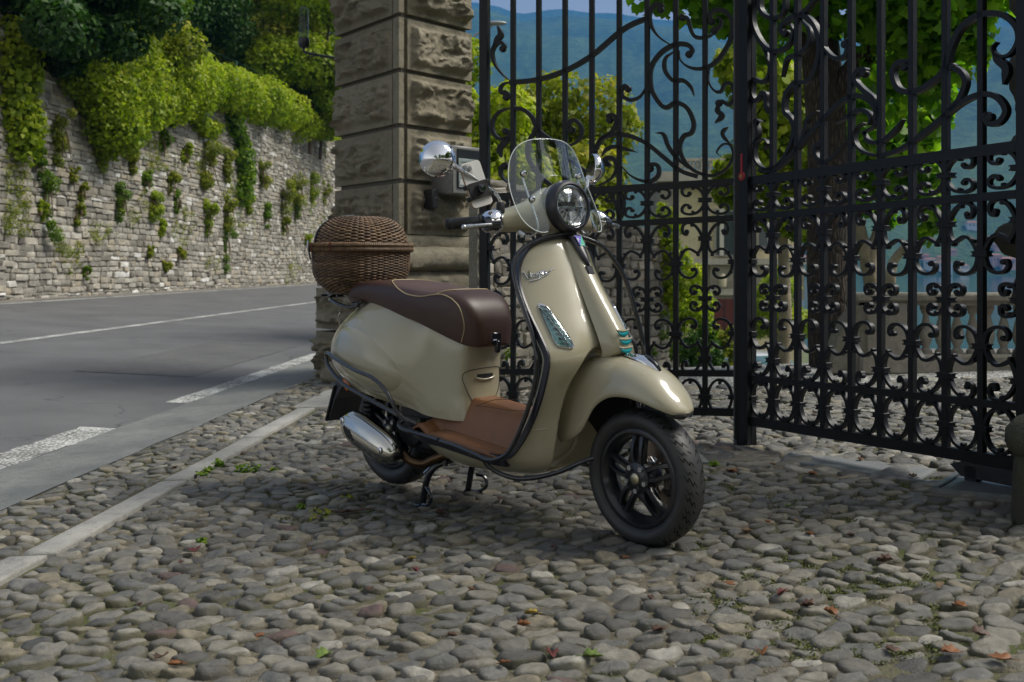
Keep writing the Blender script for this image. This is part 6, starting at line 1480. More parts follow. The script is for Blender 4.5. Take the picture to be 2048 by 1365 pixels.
def vine(label, pts, n, r, mat=LF_MID, size=.2):
    size *= .62; n = int(n * 2.3)
    root = empty('hanging_vine', tuple(wall_hit(*pts[0])), 0, label, 'vine'); o_ = Vector(root.location); bl = []
    for k in range(len(pts) - 1):
        for q in range(7): f = q / 7; p = wall_hit(pts[k][0] + (pts[k + 1][0] - pts[k][0]) * f + random.uniform(-7, 7), pts[k][1] + (pts[k + 1][1] - pts[k][1]) * f, .15) - o_; bl.append((p.x, p.y, p.z, r * random.uniform(.6, 1.2)))
    cloud(bl, n, size, mat, 'leaves', root, 'ivy', up=.1); m = MB(); m.tube([(wall_hit(a, b, .06) - o_) for a, b in pts], .02, 5); m.build('stem', BARK, root)
vine('leafy vine hanging at the left end of the rubble wall', [(12, 60), (22, 130), (10, 190), (30, 250), (28, 300)], 1500, .42, LF_LIME, .2)
vine('long green vine strand hanging down the middle of the rubble wall', [(470, 190), (455, 240), (475, 290), (482, 350), (478, 400)], 1500, .33, LF_MID, .2)
vine('short vine strand beside the long one on the rubble wall', [(372, 180), (380, 230), (400, 262), (430, 255)], 900, .26, LF_LIME, .2)
# tufts rooted in the wall joints
TUFT = [(240, 550, 70), (190, 820, 75), (425, 590, 60), (545, 590, 48), (700, 570, 50), (305, 760, 25), (345, 830, 25), (510, 850, 45), (800, 660, 30), (890, 680, 60), (985, 690, 38), (660, 870, 46), (735, 790, 35), (765, 870, 30), (900, 930, 46), (985, 905, 46), (985, 1050, 48), (1080, 880, 30), (1140, 740, 40), (1160, 930, 34), (1235, 830, 44), (1290, 800, 42), (1295, 890, 34), (1365, 800, 42), (1420, 830, 34), (1240, 985, 28), (165, 905, 26), (330, 915, 24), (630, 780, 28), (700, 990, 24), (720, 1170, 14), (365, 1190, 14), (1340, 1045, 18), (570, 680, 30), (150, 690, 34), (640, 1100, 18), (780, 1110, 18)]
ORD = ['', 'first', 'second', 'third', 'fourth', 'fifth', 'sixth', 'seventh', 'eighth', 'ninth', 'tenth', 'eleventh', 'twelfth', 'thirteenth', 'fourteenth', 'fifteenth', 'sixteenth', 'seventeenth', 'eighteenth', 'nineteenth', 'twentieth', 'twenty-first', 'twenty-second']
random.seed(8)
for i, (cx_, cy_, r_) in enumerate(TUFT):
    p = wall_hit(cx_ / 2.2014, cy_ / 2.2014, .10); R_ = r_ / 2.2014 / F * p.y * 1.25
    row_ = 0 if cy_ < 720 else 1 if cy_ < 960 else 2; nth = 1 + sum(1 for q in TUFT if q[0] < cx_ and (0 if q[1] < 720 else 1 if q[1] < 960 else 2) == row_)
    root = empty('wall_plant', tuple(p), 0, f"{'large' if r_ > 52 else 'medium' if r_ > 31 else 'small'} green tuft, {ORD[nth]} from the left in the {('upper', 'middle', 'lowest')[row_]} row on the rubble wall", 'wall plant', 'tufts growing from the rubble wall')
    lean = random.uniform(-.5, .5); bl = [((random.uniform(-.75, .75) + lean * q / 9) * R_ * (1 - .045 * q), random.uniform(-.1, .1), (.55 - q * random.uniform(.12, .26)) * R_, R_ * random.uniform(.18, .42)) for q in range(12)]
    cloud(bl, int(700 + 1500 * (r_ / 75)), .085 + .02 * (p.y > 26), (LF_YEL, LF_MID, LF_LIME)[i % 3 if i % 5 else 0], 'leaves', root, 'long', shell=(.2, 1.25))
    m = MB()
    for k in range(9): a = random.uniform(-1, 1); m.tube(crom([(0, .08, 0), (a * R_ * .5, -.05, -R_ * .4), (a * R_ * .8, -.1, -R_ * random.uniform(.9, 1.9))], 3), .012, 4, cap=False)
    m.build('stems', simple('dry_stem', (.16, .12, .07), .9) if i == 0 else bpy.data.materials['dry_stem'], root, kind='stuff')
sp = []
for _ in range(2600):
    px, py = random.uniform(0, 655), random.uniform(200, 590); top_ = 300 - .05 * px if px < 200 else 230 + .09 * (px - 200)
    if py < top_ or noise.noise((px * .018, py * .011, 4)) < .12 + .25 * (py > 470): continue
    p = wall_hit(px, py, .07); sp.append((p.x, p.y, p.z, random.uniform(.03, .12)))
cloud(sp, 13000, .06, LF_YEL, 'wall_undergrowth', None, 'long', up=.2, shell=(.1, 1.3), kind='stuff')
def HS(px, py, Y): return W3(px, py, Y)
SHR = [('dark overhanging tree above the left end of the rubble wall', (60, 40, 20), (3.1, 2.2, 1.5), 16200, 0.163, LF_DARK, 'tree'),
 ('mid green leafy bush between the left tree and the creeper', (210, -10, 23), (2.4, 2, 1.6), 10800, 0.150, LF_MID, 'bush'),
 ('yellow green scrub on the slope above the creeper', (255, 70, 25), (1.9, 1.6, 1.2), 9000, 0.136, LF_YEL, 'shrub'),
 ('dark green bush beside the upper stone outcrop', (375, 20, 37), (2.0, 2.2, 2.0), 10800, 0.170, LF_DARK, 'bush'),
 ('broad yellow green tree on the hillside over the wall', (510, 60, 42), (3.6, 3, 3.2), 27000, 0.177, LF_YEL, 'tree'),
 ('tall lime green tree nearest the pillar on the hillside', (620, 80, 40), (2.7, 2.5, 4.2), 25200, 0.177, LF_LIME, 'tree'),
 ('dense green shrub low against the wall top near the pillar', (560, 190, 40), (2.9, 2, 1.5), 14400, 0.170, LF_LIME, 'shrub'),
 ('bright green shrub right beside the pillar above the wall', (640, 225, 42), (2.2, 2, 1.6), 10800, 0.170, LF_LIME, 'shrub'),
 ('far dark tree at the top of the hillside', (450, -60, 50), (6, 4, 4), 16200, 0.245, LF_DARK, 'tree'),
 ('leafy bush hanging over the frame corner above the dark tree', (130, -60, 21), (3.2, 2, 1.6), 10800, 0.150, LF_MID, 'bush')]
for lab, (px, py, Y), a, n, ls, mt_, ct in SHR:
    shrub('hillside_' + ct, lab, W3(px, py, Y), a, n, ls, mt_, 30, cat=ct)
# green wire fence and a bit of upper wall on the slope
wf = empty('wire_fence', tuple(W3(410, 140, 32)), 0, 'green wire fence with thin posts on the slope above the creeper', 'fence'); wo = Vector(wf.location)
FG = simple('fence_green', (.01, .07, .045), .5)
fp = [(341, 60, 112, 31), (411, 95, 150, 32.5), (473, 122, 170, 34)]
for px, t_, b_, Y in fp:
    m = MB(); m.tube([W3(px, b_ + 12, Y) - wo, W3(px, t_, Y) - wo], .035, 6); m.build('post', FG, wf)
for f in (.05, .35, .65, .95):
    m = MB(); m.tube([W3(px, t_ + (b_ - t_) * f, Y) - wo for px, t_, b_, Y in [(300, 45, 90, 30)] + fp + [(530, 150, 195, 35.5)]], .008, 4); m.build('wire', FG, wf)
up_w = empty('upper_wall', (0, 0, 0), 0, 'short grey stone wall on the slope behind the wire fence', 'wall')
a_, b_ = W3(290, 100, 33), W3(440, 150, 36.5)
rubble_wall(up_w, (a_.x, a_.y), (b_.x, b_.y), lambda t: 6.2, lambda t: 9.3 - 1.9 * t, (.14, .26), (.25, .6), .05, 40, seed=12)

# ---- unseen trees added behind the viewer to block front sky light and give reflections
for lab_, c_, a_2 in (('unseen leafy tree added on the near side to dim the front light, reflected in the paint', (5.5, -6.5, 4.2), (4.2, 2.6, 4.2)), ('unseen broad tree added behind the viewer to dim the front light, reflected in the mirror shell', (-3.5, -9.0, 4.6), (5.5, 3, 4.6)), ('unseen tall tree added at the right of the court, reflected in the mudguard', (9.5, .2, 3.6), (2.6, 3.2, 3.6)), ('unseen dense tree added to close off front light between its neighbours', (12, -7.0, 4.5), (4, 3, 4.5))):
    shrub('added_court_tree', lab_, Vector(c_), a_2, 6000, .36, LF_MID, 30, cat='tree')

# ---- garden wall behind the left leaf
gw = empty('garden_wall', (-.2, 7.0, 0), 0, 'rubble garden wall behind the left gate leaf with yellow creeper at its end', 'wall'); go_ = Vector(gw.location)
GA, GB = (-.24, 6.92), (1.40, 8.95)
rubble_wall(gw, GA, GB, lambda t: 0.0, lambda t: 1.62 - .36 * t, (.05, .11), (.07, .24), .03, 240, mat=m_stone('garden_wall_stone', [(0, (.20, .18, .15)), (.4, (.30, .275, .235)), (.75, (.38, .33, .26)), (1, (.50, .47, .42))], 2., moss=.25), seed=9, thick=.08)
for ch in gw.children: ch.matrix_parent_inverse = Matrix.Translation(-go_)
bl = [(1.42 + random.uniform(-.06, .08), 8.93 + random.uniform(-.1, .1), z, random.uniform(.07, .12)) for z in np.linspace(.55, 1.42, 16)]
gi = empty('yellow_creeper', (1.42, 8.93, 0), 0, 'yellow green creeper climbing the end of the garden wall', 'creeper')
cloud([(a - 1.42, b - 8.93, c, d) for a, b, c, d in bl], 1500, .045, LF_LIME, 'leaves', gi, 'ivy')
for i, (px, py, r) in enumerate(((1010, 690, .10), (1175, 560, .08), (1215, 720, .09), (1325, 640, .10), (1290, 715, .08))):
    f = max(0, min(1, (px - 985) / 350)); y = 7.0 + 1.9 * f - .05; p = W3(px, py, y); rt = empty('wall_moss', tuple(p), 0, f'small green growth on the garden wall, {ORD[1 + sum(q < px for q in (1010, 1175, 1215, 1325, 1290))]} from the left', 'plant', 'growth on the garden wall'); cloud([(random.uniform(-1, 1) * r, 0, random.uniform(-1.5, 1) * r, r * .4) for _ in range(6)], 160, .035, LF_MID, 'leaves', rt)
shrub('garden_bush', 'light green bush growing between the garden wall and the villa steps', Vector((2.06, 11.6, .22)), (.27, .4, .92), 3000, .075, LF_LIME, 24, r=(.35, .6))
shrub('garden_bush', 'dark low bush at the foot of the light green bush', Vector((1.98, 10.4, -.02)), (.22, .3, .42), 1600, .06, LF_DARK, 14, r=(.35, .6))
shrub('garden_bush', 'round green bush to the left of the big tree trunk', Vector((8.5, 32, -.45)), (.95, .9, 1.45), 5500, .16, LF_LIME, 24, r=(.35, .6))
shrub('garden_bush', 'small yellow green bush at the right side of the steps', Vector((2.62, 12.0, -.15)), (.18, .3, .4), 1300, .06, LF_YEL, 12, r=(.35, .6))

# ---- trees behind the gate opening on the left and the street lamp
tr1 = shrub('garden_tree', 'yellow green leafy tree behind the upper part of the gate', Vector((.62, 15.5, 2.4)), (1.15, 1.1, 1.65), 15000, .13, LF_YEL, 40, cat='tree', r=(.28, .48))
tr2 = shrub('garden_tree', 'tall lime green tree between the pillar and the gate stile', Vector((-.55, 14.2, 2.2)), (.85, .9, 1.9), 9000, .13, LF_LIME, 30, cat='tree', r=(.3, .5))
tr3 = shrub('garden_tree', 'low green thicket filling the gap above the garden wall', Vector((.35, 12.5, 1.45)), (1.0, .7, .7), 7000, .11, LF_YEL, 26, cat='tree', r=(.35, .55))
sl = empty('street_lamp', tuple(W3(930, 300, 30)), 0, 'grey street lamp arm reaching out from behind the pillar', 'street lamp'); so = Vector(sl.location)
GREYL = simple('lamp_grey', (.30, .31, .31), .5, .4)
m = MB(); m.tube([W3(936, 520, 30) - so, W3(936, 110, 30) - so], .05, 8); m.tube(crom([W3(936, 112, 30) - so, W3(945, 78, 30) - so, W3(965, 62, 30) - so, W3(985, 52, 30) - so], 5), .03, 8); m.build('pole', GREYL, sl)
m = MB(); m.ball((0, 0, 0), .2, 12, 8, (1.6, .7, .35)); m.xf(lambda p: Vector(p) + W3(993, 47, 30) - so); m.build('lamp_head', GREYL, sl)

# ---- big plane tree behind the right leaf
pt = empty('plane_tree', (2.75, 8.65, 0), 0, 'big plane tree with dark trunk standing behind the open gate leaf', 'tree'); po = Vector(pt.location)
def m_bark():
    t = NT('plane_bark'); c = t.coord('Object', (1, 1, .2)); n1 = t.noise(c, 20, 6, .7, 1.2); n2 = t.noise(c, 70, 4, .7)
    v = t.node('ShaderNodeTexVoronoi'); v.feature = 'DISTANCE_TO_EDGE'; v.inputs['Scale'].default_value = 38; t.l.new(c, v.inputs['Vector']); cr2 = t.ramp(v.outputs['Distance'], [(0, 0), (.22, 1)])
    t.base(t.mix(cr2, (.03, .024, .017), t.ramp(n1, [(.3, (.05, .036, .024)), (.6, (.10, .075, .052)), (.8, (.16, .125, .09))]))); t.rough(.9); t.bump(t.math('ADD', cr2, t.math('MULTIPLY', n2, .6)), 1, .03); return t.m
PB = m_bark()
def rel(px, py, Y, o=None): return tuple(W3(px, py, Y) - (o if o is not None else po))
m = MB(); P_ = crom([rel(1672, 770, 8.6), rel(1664, 735, 8.6), rel(1660, 660, 8.6), rel(1657, 520, 8.6), rel(1655, 360, 8.6), rel(1652, 220, 8.6), rel(1640, 90, 8.65), rel(1622, -60, 8.7), rel(1600, -260, 8.7)], 7)
R_ = [.30, .27, .245, .225, .21, .20, .195, .19, .185, .182, .18, .18] + [.18 - .0006 * i for i in range(80)]; rings = []
for i, p in enumerate(P_):
    r = R_[i] * (1 if i > 10 else 1); ring = []
    for k in range(26):
        a = 2 * PI * k / 26; f = 1 + .13 * noise.noise((math.cos(a) * 1.6, math.sin(a) * 1.6, p[2] * .9)) + .05 * noise.noise((math.cos(a) * 6, math.sin(a) * 6, p[2] * 3)) + (.15 * max(0, 1 - i / 6) * math.sin(3 * a)); ring.append((p[0] + r * f * math.cos(a), p[1] + r * f * math.sin(a), p[2]))
    rings.append(ring)
m.loft(rings); m.build('trunk', PB, pt, ang=180)
for nm_, pts_, r0, r1 in (('limb', [(1668, 190, 8.55), (1712, 130, 8.5), (1755, 85, 8.4), (1790, 40, 8.3), (1850, -40, 8.2)], .10, .065), ('limb', [(1640, 60, 8.7), (1560, -10, 8.8), (1470, -60, 8.9)], .08, .04), ('limb', [(1755, 85, 8.4), (1800, 95, 8.3), (1850, 85, 8.2)], .05, .02)):
    m = MB(); limb(m, [rel(*q) for q in pts_], r0, r1, 12); m.build(nm_, PB, pt)
CL = [(1400, -10, 8.3, .25), (1450, 15, 8.3, .22), (1350, -15, 8.2, .2), (1300, -8, 8.2, .14), (1480, 45, 8.4, .16), (1545, 30, 8.9, .25), (1590, 60, 9.2, .25), (1530, 90, 9.0, .16),
      (1720, 15, 8.3, .24), (1760, 40, 8.2, .28), (1820, 25, 8.0, .30), (1880, 30, 7.9, .28), (1930, 50, 7.9, .22), (1790, 110, 8.4, .26), (1850, 110, 8.3, .28), (1900, 120, 8.1, .24), (1830, 170, 8.6, .26), (1770, 190, 8.8, .24), (1740, 150, 9.0, .22), (1880, 180, 8.4, .18), (1935, 110, 8.0, .16),
      (1720, 230, 9.2, .2), (1770, 245, 9.3, .2), (1480, -90, 8.3, .5), (1650, -80, 8.4, .6), (1850, -90, 8.0, .6), (1960, -60, 8.0, .4)]
cloud([(*rel(a, b, c), d) for a, b, c, d in CL], 4600, .11, LF_PLANE, 'crown', pt, 'lobed', up=.5, shell=(.3, 1.15))
# pale second tree with forked branches
p2 = empty('pollard_tree', (*W3(1745, 640, 13)[:2], -1.0), 0, 'slender pale barked tree with forked branches beyond the plane tree', 'tree'); o2 = Vector(p2.location)
PALE = simple('pale_bark', (.24, .20, .14), .85, var=.35, vs=7, bump=.6, bs=30, bd=.02)
m = MB(); r2 = lambda a, b, c=13: rel(a, b, c, o2)
limb(m, [r2(1752, 800), r2(1748, 700), r2(1745, 600), r2(1740, 520), r2(1755, 470), r2(1775, 400), r2(1790, 330)], .125, .06, 12); m.build('trunk', PALE, p2)
m = MB(); limb(m, [r2(1742, 560), r2(1725, 480), r2(1712, 420), r2(1700, 340)], .10, .05, 10); m.build('branch', PALE, p2)
m = MB(); limb(m, [r2(1780, 590, 12.5), r2(1785, 530, 12.5), r2(1810, 495, 12.5), r2(1845, 460, 12.4), r2(1860, 400, 12.3)], .07, .035, 10); m.build('branch', PALE, p2)
cloud([(*r2(a, b, c), d) for a, b, c, d in [(1715, 400, 13, .22), (1770, 430, 13, .16), (1850, 410, 12.3, .22), (1870, 440, 12.3, .18), (1845, 470, 12.3, .13), (1790, 350, 12.8, .3), (1830, 330, 12.6, .3), (1740, 330, 13, .3), (1860, 360, 12.4, .2), (1700, 360, 13, .25), (1790, 290, 13, .35), (1730, 280, 13, .3), (1850, 240, 12.6, .3), (1870, 215, 12.6, .2)]], 2600, .13, LF_PLANE, 'crown', p2, 'lobed', shell=(.3, 1.1))
p3 = empty('garden_tree', tuple(W3(1560, 700, 15)), 0, 'leafy green tree seen between the gate post and the plane trunk', 'tree'); o3 = Vector(p3.location)
cloud([(*rel(a, b, c, o3), d) for a, b, c, d in [(1530, 180, 15, .5), (1570, 230, 15, .55), (1600, 300, 15, .5), (1540, 290, 15, .5), (1520, 350, 15, .4), (1580, 380, 15, .45), (1610, 200, 15, .5), (1560, 430, 15, .3), (1510, 420, 15, .25), (1600, 440, 15, .3), (1480, 130, 15.5, .35), (1470, 350, 15.5, .3), (1455, 390, 15.5, .2)]], 7000, .14, LF_LIME, 'crown', p3, 'lobed', shell=(.4, 1.1))
m = MB(); limb(m, [rel(1565, 800, 15, o3), rel(1570, 600, 15, o3), rel(1560, 400, 15, o3), rel(1550, 250, 15, o3)], .12, .05, 10); m.build('trunk', PALE, p3)

# ---- stone balustrade on the right
BALS = m_stone('weathered_balustrade', [(0, (.20, .18, .145)), (1, (.34, .31, .26))], 3., moss=.55, b=.5)
def bal_add(m, nm, par, tint=.5, **kw):
    o = m.build(nm, BALS, par, **kw); a = o.data.attributes.new('tint', 'FLOAT', 'FACE'); a.data.foreach_set('value', np.full(len(o.data.polygons), tint, np.float32)); return o
bz = .11; bs_ = empty('balustrade', (3.6, 8.0, bz), 0, 'mossy stone balustrade with a solid end pier behind the open leaf', 'balustrade')
m = MB(); m.box((.95, 0, .07), (3.6, .30, .16), bev=.02); bal_add(m, 'base_course', bs_)
m = MB(); m.box((.95, 0, .60), (3.66, .26, .075), bev=.02); m.box((.95, 0, .555), (3.6, .20, .03)); bal_add(m, 'coping', bs_, .3)
m = MB(); m.box((-.63, 0, .345), (.32, .24, .43), bev=.01); bal_add(m, 'pier', bs_)
m = MB(); m.box((.66, 0, .345), (.26, .24, .43), bev=.01); bal_add(m, 'pier', bs_)
m = MB(); m.prism([(-.76, .62), (-.84, .56), (-.95, .42), (-1.02, .26), (-1.08, .0), (-.76, .0)], .2, Matrix.Rotation(rad(90), 4, 'X')); bal_add(m, 'ramped_end', bs_, .2, smooth=False)
bp = [(.048, .15), (.048, .175), (.030, .19), (.026, .205), (.044, .25), (.052, .30), (.040, .37), (.024, .43), (.022, .46), (.034, .475), (.034, .49), (.045, .50), (.045, .54)]
m = MB(); m.lathe(bp, 14); bme = m.mesh('baluster', BALS, True, 40); aa = bme.attributes.new('tint', 'FLOAT', 'FACE'); aa.data.foreach_set('value', np.full(len(bme.polygons), .8, np.float32))
for k in range(18):
    x = -.40 + .125 * k
    if abs(x - .66) > .16: inst('baluster', bme, bs_, (x, 0, 0))

# ---- villa down the slope
vl = empty('villa', (*W3(1430, 740, 45)[:2], -4.1), rad(-4), 'ochre villa with balustraded roof seen through the gate', 'house'); vo = Vector(vl.location)
STUC = m_concrete('ochre_stucco', (.58, .50, .30), (.72, .64, .42), 0, .4); TRIMS = m_concrete('villa_stone_trim', (.40, .37, .30), (.54, .50, .42), 0, .6); DRK = simple('dark_opening', (.02, .022, .022), .3); DOORM = simple('dark_red_door', (.11, .018, .012), .5, var=.2); STN = m_concrete('villa_ashlar', (.26, .23, .18), (.38, .35, .28), 0, .5)
def vb(nm, x0, x1, y0, y1, mat, d0=0.0, d1=5.0, par=None, bev=.0):
    """box from photo pixels at the villa's distance; d0 in front (-) / behind of the facade"""
    a, b = W3(x0, y0, 45) - vo, W3(x1, y1, 45) - vo; m = MB(); m.box(((a.x + b.x) / 2, (d0 + d1) / 2, (a.z + b.z) / 2), (abs(b.x - a.x), d1 - d0, abs(a.z - b.z)), bev=bev); return m.build(nm, mat, par or vl, smooth=False)
vb('wall', 1345, 1600, 368, 760, STUC, 0, 8); vb('stair_tower', 1318, 1344, 345, 760, STN, -.5, 6)
vb('cornice', 1312, 1606, 347, 366, TRIMS, -1.0, 8.5); vb('frieze', 1316, 1602, 366.5, 376, TRIMS, -.6, 8.2); vb('string_course', 1347, 1602, 518, 530, TRIMS, -.7, 0); vb('lower_wall', 1418, 1602, 530.5, 600, STN, -.35, .0); vb('quoin_strip', 1405, 1418, 376.5, 518, TRIMS, -.15, 0)
vb('roof_rail', 1350, 1606, 319, 324, TRIMS, -.5, -.1); vb('roof_plinth', 1350, 1606, 342, 346.6, TRIMS, -.5, -.1)
a = W3(1352, 342, 45) - vo; m = MB(); m.lathe([(.07, 0), (.04, .08), (.10, .2), (.05, .34), (.07, .41)], 10); rb = m.mesh('roof_baluster', TRIMS)
for k in range(30): inst('roof_baluster', rb, vl, (a.x + .19 * k, -.3, a.z))
for x0 in (1350, 1400, 1455, 1520): vb('roof_pier', x0, x0 + 7, 317, 346.6, TRIMS, -.55, -.05)
w1 = vb('window', 1428, 1486, 418, 514, TRIMS, -.12, .02); vb('pane', 1432, 1482, 424, 510, simple('villa_glass', (.06, .08, .08), .08), -.16, -.10, w1); vb('mullion', 1438, 1446, 420, 512, simple('cream_mullion', (.65, .62, .52), .5), -.24, -.13, w1); vb('mullion', 1466, 1470, 420, 512, bpy.data.materials['cream_mullion'], -.24, -.13, w1)
w2 = vb('window', 1430, 1462, 392, 408, TRIMS, -.1, .02); vb('pane', 1434, 1458, 395, 407, DRK, -.14, -.08, w2)
w3 = vb('window', 1512, 1536, 425, 500, TRIMS, -.12, .02); vb('pane', 1516, 1532, 430, 496, bpy.data.materials['villa_glass'], -.16, -.10, w3)
dr = vb('door', 1424, 1468, 598, 684, DOORM, -.42, -.30); vb('door_frame', 1418, 1424, 590, 690, TRIMS, -.5, -.3, dr); vb('door_frame', 1468, 1476, 590, 690, TRIMS, -.5, -.3, dr); vb('lintel', 1416, 1480, 578, 590, TRIMS, -.55, -.3, dr); vb('door_leaf_line', 1445, 1447, 600, 684, DRK, -.44, -.42, dr)
for k in range(6): vb('step', 1404 - 4 * k, 1500 + 4 * k, 690 + 11 * k, 701 + 11 * k, TRIMS, -1.0 - .4 * k, -.3)
m = MB(); c_ = W3(1440, 560, 45) - vo; m.lathe([(0, -.35), (.16, -.3), (.2, .1), (.1, .25), (0, .3)], 10, c=(c_.x, -.8, c_.z)); m.build('lantern', simple('lantern_glass', (.5, .45, .3), .3), vl)

# ---- silver car parked down the slope
car = empty('parked_car', (*W3(1532, 700, 28)[:2], -2.88), rad(8), 'silver white car parked down the slope behind the gate', 'car')
CP = simple('silver_white_car_paint', (.62, .64, .65), .25, .1, .8); CG = simple('car_glass', (.05, .12, .12), .05)
CS = [(-2.0, .45, .62, .66), (-1.9, .80, .86, .80), (-1.0, .88, .98, .86), (-.55, 1.0, 1.02, .88), (.0, 1.32, 1.0, .88), (.5, 1.42, 1.0, .88), (1.4, 1.40, 1.0, .88), (1.9, 1.1, .9, .85), (2.1, .7, .7, .75)]
m = MB(); rings = []
for y, zt, wst, hw in crom(CS, 4):
    rings.append([(hw * math.copysign(abs(math.cos(a)) ** .45, math.cos(a)) * (1 if math.sin(a) < .1 else 1 - .2 * max(0, zt - 1.0) * 2 * math.sin(a)), y, .25 + (zt - .25) * (.5 + .5 * math.copysign(abs(math.sin(a)) ** .5, math.sin(a)))) for a in np.linspace(0, 2 * PI, 33)[:-1]])
m.loft(rings); m.build('body', CP, car, ang=60)
m = MB(); m.loft([[(-.70, -.62, .99), (.70, -.62, .99)], [(-.60, -.02, 1.345), (.60, -.02, 1.345)]], cap=False, closed_u=False); o = m.build('windscreen', CG, car); solid(o, .02, 1); o.location = (0, -.06, .025)
for sx in (-1, 1):
    m = MB(); m.ball((sx * .66, -1.88, .70), .13, 12, 8, (1.1, .6, .7)); m.build('headlight', simple('car_headlight', (.8, .8, .78), .1, .5), car)
    for yy in (-1.3, 1.3): m = MB(); m.lathe([(0, -.1), (.30, -.1), (.32, 0), (.30, .1), (0, .1)], 20, 'x', (sx * .80, yy, .32)); m.build('wheel', TYRE, car)
m = MB(); m.box((0, -2.0, .50), (.9, .04, .12), bev=.01); m.build('grille', BLKP, car)

# ---- lake, far shore, mountains
LAKE = simple('lake_water', (.02, .07, .09), .08, spec=.5, bump=.2, bs=2, bd=.05)
m = MB(); m.loft([[(-3000, 92, -6.5), (5000, 92, -6.5)], [(-3000, 1500, -6.5), (5000, 1500, -6.5)]], cap=False, closed_u=False); m.build('lake', LAKE, None, kind='structure')
def m_forest():
    t = NT('forested_slope'); c = t.coord('Object'); n1 = t.noise(c, .004, 6, .6); n2 = t.noise(c, .05, 6, .75); n3 = t.noise(c, .018, 5, .6)
    col = t.mix(.6, t.ramp(n2, [(.38, (.008, .03, .008)), (.52, (.05, .13, .02)), (.66, (.16, .27, .04))]), t.ramp(n1, [(.4, (.02, .055, .022)), (.6, (.085, .14, .04))]))
    t.base(t.mix(t.ramp(n3, [(.66, 0), (.72, .5)]), col, (.14, .17, .06))); t.rough(1); t.bump(n2, 1, 12); return t.m
FOREST = m_forest()
def mtn(x, d):
    """height of the far side at distance d beyond the shore"""
    base = (d / 3000) ** .8 * 1010 if d > 0 else 0
    rel_ = noise.fractal(Vector((x * .0011, d * .0007, 2.0)), 1, 2.1, 6) * 150 * min(1, d / 900); rel2 = abs(noise.noise((x * .0024 + .0006 * d, d * .0006, 5))) * -130 * min(1, d / 500)
    return base + rel_ + rel2
RIDGE = [(-1500, -30), (900, 5), (984, 9), (1040, 31), (1116, 20), (1204, 26), (1286, 36), (1400, 45), (1520, 60), (1656, 54), (1750, 48), (1850, 40), (1979, 13), (2036, 20), (2300, 10), (3600, 30)]
NX, ND = 220, 90; V = []; 
for j in range(ND + 1):
    d = (j / ND) ** 1.3 * 3100; Y = 950 + d
    for i in range(NX + 1):
        px = -1600 + 5200 * i / NX; x = (px - 1024) / F * Y; top = (537 - lerp_tab(RIDGE, px)[0]) / F * 4050 + H; z = -8 + mtn(x, d) * 1.0; lim = top * (d / 3100) ** .55 + 20
        f = min(1, max(0, (d - 2200) / 900)); z = z * (1 - f) + top * f + (noise.noise((x * .006, d * .006, 1)) * 14 + noise.noise((x * .03, d * .03, 1)) * 5) * min(1, d / 300)
        cap_ = H + (537 - lerp_tab(RIDGE, px)[0] - 12) / F * Y; z = min(z, cap_) if f < 1 else z
        V.append((x, Y, z))
V = np.array(V); I, J = np.meshgrid(np.arange(ND), np.arange(NX), indexing='ij'); Fq = np.stack([I * (NX + 1) + J, I * (NX + 1) + J + 1, (I + 1) * (NX + 1) + J + 1, (I + 1) * (NX + 1) + J], -1).reshape(-1, 4)
mo = np_mesh('mountains', V, Fq, FOREST, None, smooth=True, kind='structure')
MBV = BVHTree.FromPolygons([tuple(v) for v in V], [tuple(int(q) for q in f) for f in Fq])
HM = [simple('house_cream', (.55, .50, .40), .8), simple('house_pink', (.48, .30, .24), .8), simple('house_white', (.65, .64, .60), .8), simple('house_ochre', (.52, .38, .14), .8)]; RT = simple('tile_roof', (.26, .12, .08), .9); HW = simple('house_window', (.04, .05, .06), .4)
TOWN = [(1755, 530, 26, 20, 3), (1745, 512, 30, 12, 0), (1860, 528, 24, 18, 0), (1890, 532, 26, 14, 2), (1925, 537, 20, 12, 0), (1990, 520, 22, 20, 1), (2012, 526, 30, 16, 1), (1945, 452, 26, 12, 2), (1880, 462, 14, 10, 1), (1995, 495, 18, 12, 1), (2025, 500, 16, 12, 2), (1835, 500, 16, 10, 0), (1965, 505, 16, 12, 0), (1610, 470, 24, 12, 0), (1590, 500, 30, 14, 2), (1625, 500, 20, 14, 1), (1605, 520, 22, 12, 0), (1905, 505, 14, 10, 1), (1975, 480, 14, 10, 0), (2040, 470, 18, 10, 1), (1600, 455, 16, 9, 2), (1850, 515, 16, 10, 1), (1880, 518, 14, 9, 3), (1195, 425, 12, 7, 2), (1240, 405, 10, 6, 0)]
WORDS = ['cream', 'pink', 'white', 'ochre']
random.seed(2)
